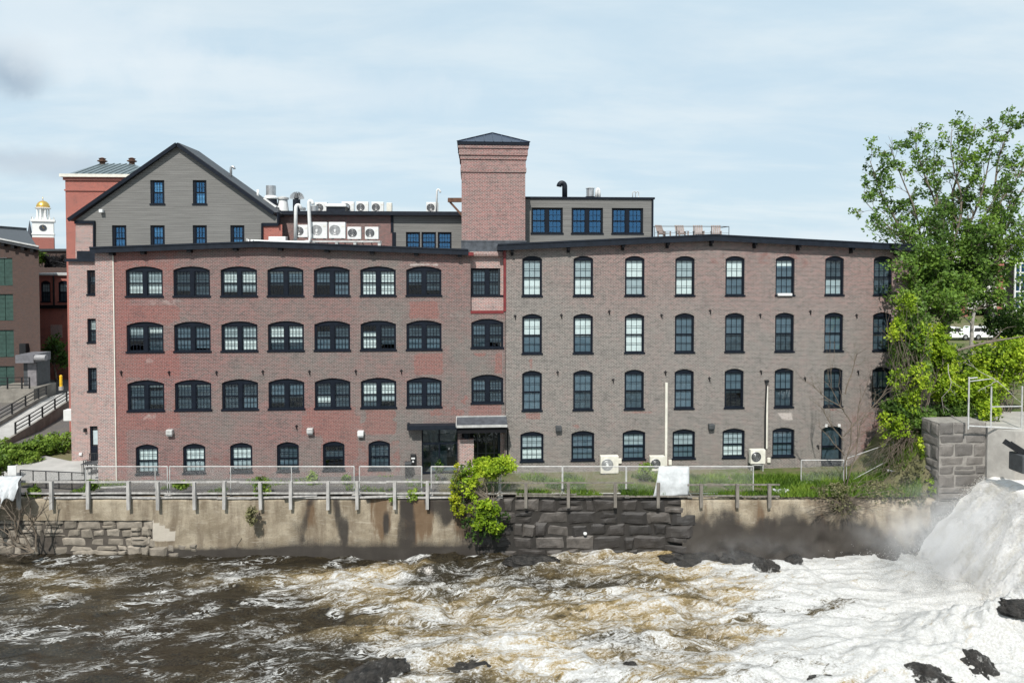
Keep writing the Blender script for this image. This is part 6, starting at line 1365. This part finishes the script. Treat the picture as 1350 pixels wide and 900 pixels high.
rr = random.Random(86); sticks('bare_vines', 'dark bare climbing stems across the brown brick block', 'vine', [(P(rr.uniform(58, 92), 352, 84), P(rr.uniform(56, 94), rr.uniform(334, 345), 84)) for _ in range(60)], 'bracket', 87, n=4, r=.09, kids=3)
# grass blades on the right terrace
def grass():
    g_ = np.random.default_rng(8); n = 26000; px = 640+(1215-640)*g_.random(n)**.8; d = 40.75+(44.6-40.75)*g_.random(n)
    V, T = [], []
    for a, dd in zip(px, d):
        p = P(a, 640, dd); x, y = p.x, p.y
        if y > -.12: continue
        den = mn.noise((x*.55, y*.55, 3))
        if den < .08-.5*sm(800, 1100, a): continue
        z = gh(x, y)-.02; h = (.16+.26*g_.random())*(1+.5*den)*(1+.5*sm(1060, 1160, a)); t = g_.random()*6.28; b = .028+.02*g_.random(); lx, ly = .5*h*math.cos(t*3), .5*h*math.sin(t*3)
        cx_, sy_ = b*math.cos(t), b*math.sin(t)
        V += [(x-cx_, y-sy_, z), (x+cx_, y+sy_, z), (x+lx, y+ly, z+h)]; tt = min(1, max(0, .5+.7*mn.noise((x*.7, y*.7, 0))+.2*g_.normal())); T += [tt]*3
    V = np.array(V); F = np.arange(len(V)).reshape(-1, 3); tag(npmesh('grass', V, F, 'grassblade', tint=T), 'bright green grass growing on the terrace right of the lime shrub', 'grass', kind='stuff')
grass()
def weeds():
    g_ = np.random.default_rng(18); V, T = [], []
    for i in range(9000):
        x = -27+27*g_.random(); y = yw(x)+.6+(-.15-yw(x)-.6)*g_.random()
        if mn.noise((x*.45, y*.6, 7)) < .18: continue
        h = .08+.16*g_.random(); t = g_.random()*6.28; b = .03; z = -.03; V += [(x-b*math.cos(t), y-b*math.sin(t), z), (x+b*math.cos(t), y+b*math.sin(t), z), (x+.4*h*math.cos(3*t), y+.4*h*math.sin(3*t), z+h)]; T += [g_.random()]*3
    V = np.array(V); tag(npmesh('weeds', V, np.arange(len(V)).reshape(-1, 3), 'grassblade', tint=T), 'sparse green weeds dotted over the gravel before the red mill', 'weeds', kind='stuff')
weeds()
# ------------------------------------------------------------------ WATER
def water_mat():
    m, nt, out = new_mat('river water')
    at = nd(nt, 'ShaderNodeAttribute', attribute_name='foam'); fa = at.outputs['Fac']
    p0 = nd(nt, 'ShaderNodeVectorRotate', {'Vector': pos_of(nt), 'Angle': rad(-9)}, rotation_type='Z_AXIS').outputs[0]; p0 = nd(nt, 'ShaderNodeVectorMath', {0: p0, 1: (.40, 1.0, .3)}, operation='MULTIPLY').outputs[0]
    w1 = nd(nt, 'ShaderNodeTexNoise', {'Vector': p0, 'Scale': .55, 'Detail': 3.0, 'Roughness': .55})
    p = nd(nt, 'ShaderNodeVectorMath', {0: w1.outputs['Color'], 1: (2.2, 2.0, 0), 2: p0}, operation='MULTIPLY_ADD').outputs[0]
    w2 = nd(nt, 'ShaderNodeTexNoise', {'Vector': p, 'Scale': 2.2, 'Detail': 3.0})
    p = nd(nt, 'ShaderNodeVectorMath', {0: w2.outputs['Color'], 1: (.5, .45, 0), 2: p}, operation='MULTIPLY_ADD').outputs[0]
    def line(sc, det, ro, k):
        n = noise_(nt, p, sc, det, ro, .6); return math_(nt, 'SUBTRACT', 1.0, math_(nt, 'MULTIPLY', math_(nt, 'ABSOLUTE', math_(nt, 'SUBTRACT', n, .5)), k))
    a = line(.85, 7, .62, 5.0); b = line(2.6, 6, .66, 4.2); c = noise_(nt, p, .55, 6, .6); d = noise_(nt, pos_of(nt, 1, 1.6, 1), 9, 4, .75)
    b3 = line(6.5, 4, .62, 4.5); v = math_(nt, 'ADD', math_(nt, 'MULTIPLY', a, .26), math_(nt, 'ADD', math_(nt, 'MULTIPLY', b, .24), math_(nt, 'MULTIPLY', b3, .14))); v = math_(nt, 'ADD', v, math_(nt, 'MULTIPLY', mapr(nt, c, .25, .75, 0, 1, False), .34)); v = math_(nt, 'ADD', v, math_(nt, 'MULTIPLY', math_(nt, 'SUBTRACT', d, .5), .5))
    thr = math_(nt, 'SUBTRACT', 1.06, math_(nt, 'MULTIPLY', fa, .92)); df = math_(nt, 'SUBTRACT', v, thr)
    fl1 = line(4.2, 5, .6, 9.0); fl0 = noise_(nt, p0, .8, 4, .6, .5); fleck = math_(nt, 'MULTIPLY', mapr(nt, fl1, .58, .78), mapr(nt, fl0, .5, .62)); big_ = mapr(nt, math_(nt, 'ADD', math_(nt, 'MULTIPLY', fl0, .6), math_(nt, 'MULTIPLY', b, .22)), .575, .63); foam = math_(nt, 'MAXIMUM', mapr(nt, df, -.05, .22), math_(nt, 'MAXIMUM', math_(nt, 'MULTIPLY', fleck, .95), math_(nt, 'MULTIPLY', big_, .85))); veil = mapr(nt, df, -.34, .06); tan = mapr(nt, noise_(nt, p0, .33, 4, .55, .4), .36, .56)
    aer = mixc(nt, tan, (.055, .046, .028), (.30, .22, .10)); deep = mixc(nt, mapr(nt, d, .35, .65), (.008, .007, .005), (.028, .022, .013))
    col = mixc(nt, math_(nt, 'MULTIPLY', veil, mapr(nt, fa, .3, .55, .05, .95)), deep, aer)
    wh = mixc(nt, mapr(nt, d, .3, .7), (.35, .345, .325), (.525, .53, .53)); wh = mixc(nt, mapr(nt, math_(nt, 'MULTIPLY_ADD', c, .5, math_(nt, 'MULTIPLY', b, .5)), .2, .55, .0, 1), (.38, .33, .24), wh); col = mixc(nt, foam, col, wh)
    b_ = bsdf(nt, out, col, .2, 0, .33, math_(nt, 'ADD', math_(nt, 'MULTIPLY', d, .35), math_(nt, 'ADD', math_(nt, 'MULTIPLY', a, .3), math_(nt, 'MULTIPLY', foam, .25))), .55, .07)
    nt.links.new(mapr(nt, foam, 0, .8, .16, .85), b_.inputs['Roughness']); M['water'] = m
    m, nt, out = new_mat('falling white water')
    pp = pos_of(nt, .5, 1.6, .4); n = noise_(nt, pp, 1.9, 8, .7, .5); n2 = noise_(nt, pos_of(nt), 7, 5, .75)
    cc = mixc(nt, mapr(nt, n, .36, .56), (.76, .735, .67), (.92, .92, .92)); cc = mixc(nt, mapr(nt, n2, .6, .75, 0, .25), cc, (.72, .69, .62))
    bb_ = bsdf(nt, out, cc, .9, 0, .2, n2, .5, .06); tr = nd(nt, 'ShaderNodeBsdfTranslucent', {0: cc}); mx = nd(nt, 'ShaderNodeMixShader', {0: .3, 1: bb_.outputs[0], 2: tr.outputs[0]}); nt.links.new(mx.outputs[0], out.inputs[0]); M['whitewater'] = m
water_mat()
def river():
    xs = np.arange(-34, 33, .085); us = np.arange(0, 17.2, .085)
    X, U = np.meshgrid(xs, us); Y = yw(X)+.25-U
    d = (X*FW.x+(Y+45)*FW.y+(ZW-14)*FW.z); px = AX+FPX*(X*RT.x+(Y+45)*RT.y)/d; py = AY-FPX*(X*UP.x+(Y+45)*UP.y+(ZW-14)*UP.z)/d
    amp = .13+.24*npsm(250, 600, px)-.06*npsm(850, 1150, px)
    wx = X*.6+1.6*fbm(X*.35, Y*.4, 3); wy = Y+1.4*fbm(X*.4+9, Y*.45+4, 3)
    r1 = 1-np.abs(2*fbm(wx*.62, wy*.8, 4)-1)*1.6; h = amp*(2.3*(fbm(wx*.4+.25*wy, wy*.62-.1*wx, 3)-.5)+1.0*(r1-.6)+.55*(fbm(wx*1.6, wy*2.6, 3)-.5)+.18*(fbm(X*4, Y*6, 2)-.5))
    def bump(a, b, dd, sx__, sy__, hh):
        c = P(a, b, dd); return hh*np.exp(-((X-c.x)/sx__)**2-((Y-c.y)/sy__)**2)
    casc = bump(1290, 850, 31.5, 2.6, 1.8, 1.5)+bump(1350, 845, 32, 2.0, 1.2, .9)+bump(1180, 885, 30, 2.2, 1.1, .5)
    h = h+casc*(1+.5*(fbm(X*1.7, Y*1.7, 4)-.5)*2)
    h = h+bump(560, 872, 30.2, 1.8, .8, .35)+bump(640, 850, 31.2, 2.6, .7, .3)+bump(1000, 735, 39.6, 3, .6, .15)+bump(430, 800, 34, 1.2, .8, -.25)
    edge = npsm(-34, -33, X)*npsm(0, 1.0, 16.9-U); Z = ZW+h*edge-.5*(1-edge)
    f = .29+.10*npsm(330, 560, px)+.10*npsm(600, 900, px)+.19*npsm(880, 1080, px)+.12*npsm(1080, 1250, px)
    f = f+.14*np.exp(-((px-640)/110)**2-((py-850)/45)**2)+.1*np.exp(-((px-480)/110)**2-((py-780)/40)**2)-.06*np.exp(-((px-200)/160)**2-((py-890)/60)**2)-.1*np.exp(-((px-900)/120)**2-((py-870)/30)**2)+.06*np.exp(-((px-120)/120)**2-((py-770)/30)**2)
    f = f-.12*npsm(749, 738, py)*npsm(650, 560, px)+.25*np.clip(casc, 0, 1)+.25*(fbm(X*.22+40, Y*.3, 3)-.5)+.35*np.clip(h/np.maximum(amp, .01)*.12, -.15, .2)
    f = np.clip(f, .05, 1.15)
    nu, nx = X.shape; V = np.stack([X, Y, Z], -1).reshape(-1, 3); i, j = np.meshgrid(np.arange(nx-1), np.arange(nu-1)); a = (j*nx+i).ravel(); F = np.stack([a, a+nx, a+nx+1, a+1], 1)
    tag(npmesh('river_water', V, F, 'water', smooth=True, attrs={'foam': f.ravel()}), kind='structure')
    V = np.array([(-700, yw(-60)-.2, ZW-.55), (-60, yw(-60)-.2, ZW-.55), (36, yw(36)-.2, ZW-.55), (36, -400, ZW-.55), (-700, -400, ZW-.55)]); 
    o = npmesh('river_water', V, np.array([[4, 3, 2, 1, 0]]), 'water', attrs={'foam': [.38]*5}); tag(o, kind='structure')
river()
def fall():
    pts = [(44, 1.3), (37, 1.3), (32.0, 1.32), (30.9, 1.3), (30.1, 1.0), (29.1, .2), (28.1, -1.15), (27.25, -2.2), (26.5, -3.4), (25.9, -4.3)]
    pts = np.array(pts); L = np.concatenate([[0], np.cumsum(np.hypot(*np.diff(pts, axis=0).T))]); s_ = np.concatenate([np.linspace(0, L[3], 12), np.linspace(L[3], L[-1], 130)[1:]])
    PX = np.interp(s_, L, pts[:, 0]); PZ_ = np.interp(s_, L, pts[:, 1])
    for _ in range(6): PX[13:-1] = (PX[12:-2]+PX[13:-1]*2+PX[14:])/4; PZ_[13:-1] = (PZ_[12:-2]+PZ_[13:-1]*2+PZ_[14:])/4
    ys = np.arange(-6.75, -20, -.09); S, Yg = np.meshgrid(np.arange(len(s_)), ys); X = PX[S]; Z = PZ_[S]; fl = npsm(20, 45, S)
    sh = .32*np.clip(-7.6-Yg, 0, 20)*npsm(15, 60, S)+(fbm(Yg*.5, S*.01, 3)-.5)*1.6*fl
    n1 = fbm(Yg*.8+3, S*.03, 3)-.5; n2 = fbm(Yg*3.6, S*.05+8, 4)-.5; n3 = fbm(Yg*9, S*.12, 3)-.5
    disp = fl*(.6*n1+.26*n2+.16*n3); X = X+sh*.8-disp*.8; Z = Z+disp*.75+.05*n2*(1-fl); Yg2 = Yg+fl*.5*n2
    nu, nx = X.shape; V = np.stack([X, Yg2, Z], -1).reshape(-1, 3); i, j = np.meshgrid(np.arange(nx-1), np.arange(nu-1)); a = (j*nx+i).ravel(); F = np.stack([a, a+1, a+nx+1, a+nx], 1)
    o = npmesh('waterfall', V, F, 'whitewater', smooth=True); tag(o, kind='structure')
    g_ = np.random.default_rng(4); k = g_.integers(0, len(V), 260000); base = V[k]; keep = (base[:, 2] < 1.6) & (base[:, 0] < 30.5) & (base[:, 1] > -14); base = base[keep][:120000]
    off = g_.normal(size=base.shape)*np.array([.24, .24, .24])*(.45+1.3*npsm(1.5, -3.5, base[:, 2])*g_.random(len(base))**1.5)[:, None]; cl3 = vn(base[:, 1]*2.2+base[:, 0]*.8, base[:, 2]*2.2)[:, None]; c = base+off+np.array([-.14, -.06, .10])*(.2+1.8*cl3); c[:, 2] = np.maximum(c[:, 2], ZW+.05)
    # flecks over the cascade and crest lines
    def cloud(a, b, dd, n, r): q = P(a, b, dd); return np.array(tuple(q))+g_.normal(size=(n, 3))*np.array(r)
    c = np.concatenate([c, cloud(1290, 835, 31.5, 9000, (1.6, 1.0, .4)), cloud(1345, 845, 31.6, 3000, (1.0, .5, .25)), cloud(1225, 765, 36.5, 7000, (1.6, 1.4, .35)), cloud(590, 868, 30.1, 500, (1.0, .4, .14)), cloud(1190, 880, 30, 900, (1.2, .6, .25))])
    n = len(c); a = g_.normal(size=(n, 3)); a /= np.linalg.norm(a, axis=1)[:, None]; b = np.cross(a, g_.normal(size=(n, 3))); b /= np.linalg.norm(b, axis=1)[:, None]; cc_ = np.cross(a, b); z = (.006+.022*g_.random(n)**2.2)[:, None]
    V = np.stack([c+a*z, c+b*z, c+cc_*z, c-(a+b+cc_)*z*.6], 1).reshape(-1, 3); q = np.arange(n)*4; F = np.concatenate([np.stack([q, q+1, q+2], 1), np.stack([q, q+3, q+1], 1), np.stack([q+1, q+3, q+2], 1), np.stack([q, q+2, q+3], 1)])
    tag(npmesh('spray', V, F, 'whitewater'), 'flying white spray droplets around the waterfall and lower cascade', 'spray', kind='stuff')
fall()
m = MB(); m.add([(-2500, -85, -1.5), (2500, -85, -1.5), (2500, -4000, 3), (-2500, -4000, 3)], [(0, 1, 2, 3)]); tag(m.build('far_bank_ground', 'ground'), kind='structure')
def mist(name, c, r, dens, label):
    bm = bmesh.new(); bmesh.ops.create_icosphere(bm, subdivisions=3, radius=1); V = np.array([tuple(v.co) for v in bm.verts]); F = np.array([[v.index for v in f_.verts] for f_ in bm.faces]); bm.free()
    m, nt, out = new_mat(name); tc = nd(nt, 'ShaderNodeTexCoord'); ln = nd(nt, 'ShaderNodeVectorMath', {0: tc.outputs['Object']}, operation='LENGTH').outputs['Value']
    n = noise_(nt, pos_of(nt), .55, 4, .6); fo = mapr(nt, ln, 1.0, .15, 0, 1); de = math_(nt, 'MULTIPLY', math_(nt, 'MULTIPLY', fo, fo), math_(nt, 'MULTIPLY', mapr(nt, n, .35, .7), dens))
    v = nd(nt, 'ShaderNodeVolumePrincipled', {'Color': (.97, .98, 1, 1), 'Density': de, 'Anisotropy': .2}); nt.links.new(v.outputs[0], out.inputs['Volume'])
    me = bpy.data.meshes.new(name); me.from_pydata(V.tolist(), [], F.tolist()); me.materials.append(m); o = bpy.data.objects.new(name, me); COL.objects.link(o); o.location = c; o.scale = r
    tag(o, label, 'mist', kind='stuff')
mist('mist', P(1245, 705, 37.0), (7.0, 4.2, 4.2), .5, 'drifting pale mist at the foot of the waterfall')
mist('mist', P(990, 728, 39.3), (7.0, 1.6, 1.5), .26, 'thin mist drifting along the wet black wall')
mist('mist', P(1290, 840, 31.6), (4.2, 2.4, 1.7), .5, 'pale spray mist over the lower cascade at the bottom right')
# ------------------------------------------------------------------ SKY, SUN, CAMERA
SUN_EL, SUN_AZ = rad(50), rad(14)                    # azimuth measured from -Y toward -X
S = Vector((-math.sin(SUN_AZ)*math.cos(SUN_EL), -math.cos(SUN_AZ)*math.cos(SUN_EL), math.sin(SUN_EL)))
w = bpy.data.worlds.new('World'); sc.world = w; w.use_nodes = True; nt = w.node_tree; nt.nodes.clear()
out = nt.nodes.new('ShaderNodeOutputWorld'); bg = nt.nodes.new('ShaderNodeBackground'); nt.links.new(bg.outputs[0], out.inputs[0])
sky = nt.nodes.new('ShaderNodeTexSky'); sky.sky_type = 'NISHITA'; sky.sun_disc = False; sky.sun_elevation = SUN_EL; sky.sun_rotation = math.atan2(S.x, S.y); sky.air_density = 1.0; sky.dust_density = 1.2; sky.ozone_density = 1.2
tc = nd(nt, 'ShaderNodeTexCoord'); dirv = tc.outputs['Generated']; sp = nd(nt, 'ShaderNodeSeparateXYZ', {0: dirv})
zz = math_(nt, 'ADD', math_(nt, 'MAXIMUM', sp.outputs[2], 0.0), .16); uvx = math_(nt, 'DIVIDE', sp.outputs[0], zz); uvy = math_(nt, 'DIVIDE', sp.outputs[1], zz); cv = nd(nt, 'ShaderNodeCombineXYZ', {0: uvx, 1: uvy, 2: 0.0}).outputs[0]
n1 = noise_(nt, cv, .55, 7, .55, .35); n2 = noise_(nt, nd(nt, 'ShaderNodeVectorMath', {0: cv, 1: (.6, 1.3, 1)}, operation='MULTIPLY').outputs[0], 1.7, 6, .58, .3)
cl_ = mapr(nt, math_(nt, 'ADD', math_(nt, 'MULTIPLY', n1, .7), math_(nt, 'MULTIPLY', n2, .3)), .3, .68, .86, .97)
cl_ = math_(nt, 'MULTIPLY', cl_, mapr(nt, sp.outputs[2], -.02, .02, 0, 1))
ccol = mixc(nt, mapr(nt, n2, .35, .7), (5.05, 6.35, 7.25), (6.1, 7.0, 7.5))
mixed = mixc(nt, cl_, sky.outputs[0], ccol)
# two grey lower clouds at the left of the view
n3 = noise_(nt, dirv, 7, 6, .6, .2)
def cloudlet(px, py, w_, h_, amt, col, base):
    d0 = ray(px, py).normalized(); df = nd(nt, 'ShaderNodeVectorMath', {0: dirv, 1: tuple(d0)}, operation='SUBTRACT').outputs[0]; s_ = nd(nt, 'ShaderNodeVectorMath', {0: df, 1: (1/w_, 1/w_, 1/h_)}, operation='MULTIPLY').outputs[0]
    ln = nd(nt, 'ShaderNodeVectorMath', {0: s_}, operation='LENGTH').outputs['Value']; k = math_(nt, 'ADD', math_(nt, 'SUBTRACT', 1.0, ln), math_(nt, 'MULTIPLY', math_(nt, 'SUBTRACT', n3, .5), 2.2)); return mixc(nt, mapr(nt, k, .05, .85, 0, amt), base, col)
mixed = cloudlet(15, 95, .055, .05, .8, (2.9, 3.7, 4.6), mixed); mixed = cloudlet(40, 215, .14, .028, .6, (4.2, 4.8, 5.5), mixed); mixed = cloudlet(110, 50, .25, .07, .5, (6.7, 7.3, 7.7), mixed); mixed = cloudlet(330, 110, .5, .05, .35, (6.7, 7.3, 7.7), mixed)
mixed = cloudlet(1200, 320, .5, .03, .4, (6.7, 7.3, 7.7), mixed)
nt.links.new(mixed, bg.inputs[0]); bg.inputs[1].default_value = .085
sl = bpy.data.lights.new('Sun', 'SUN'); sl.energy = 3.6; sl.angle = rad(.6); sl.color = (1, .955, .89); so = bpy.data.objects.new('Sun', sl); COL.objects.link(so); so.rotation_euler = (-S).to_track_quat('-Z', 'Y').to_euler(); so.location = (-30, -60, 80)
cd = bpy.data.cameras.new('Camera'); cd.lens = 24; cd.sensor_width = 36; cd.shift_y = -.06; cd.clip_end = 9000; cd.clip_start = .5
co = bpy.data.objects.new('Camera', cd); COL.objects.link(co); co.location = CAM; co.rotation_euler = (math.pi/2-PITCH, 0, -YAW); sc.camera = co
sc.view_settings.view_transform = 'Standard'; sc.view_settings.look = 'None'; sc.view_settings.exposure = .55; sc.view_settings.gamma = 1.0
sc.render.engine = 'CYCLES'; cy_ = sc.cycles; cy_.use_denoising = True; cy_.max_bounces = 6; cy_.diffuse_bounces = 3; cy_.glossy_bounces = 3; cy_.transparent_max_bounces = 12; cy_.volume_bounces = 4; cy_.volume_step_rate = 2.0; cy_.volume_max_steps = 128
try: cy_.denoiser = 'OPENIMAGEDENOISE'
except Exception: pass
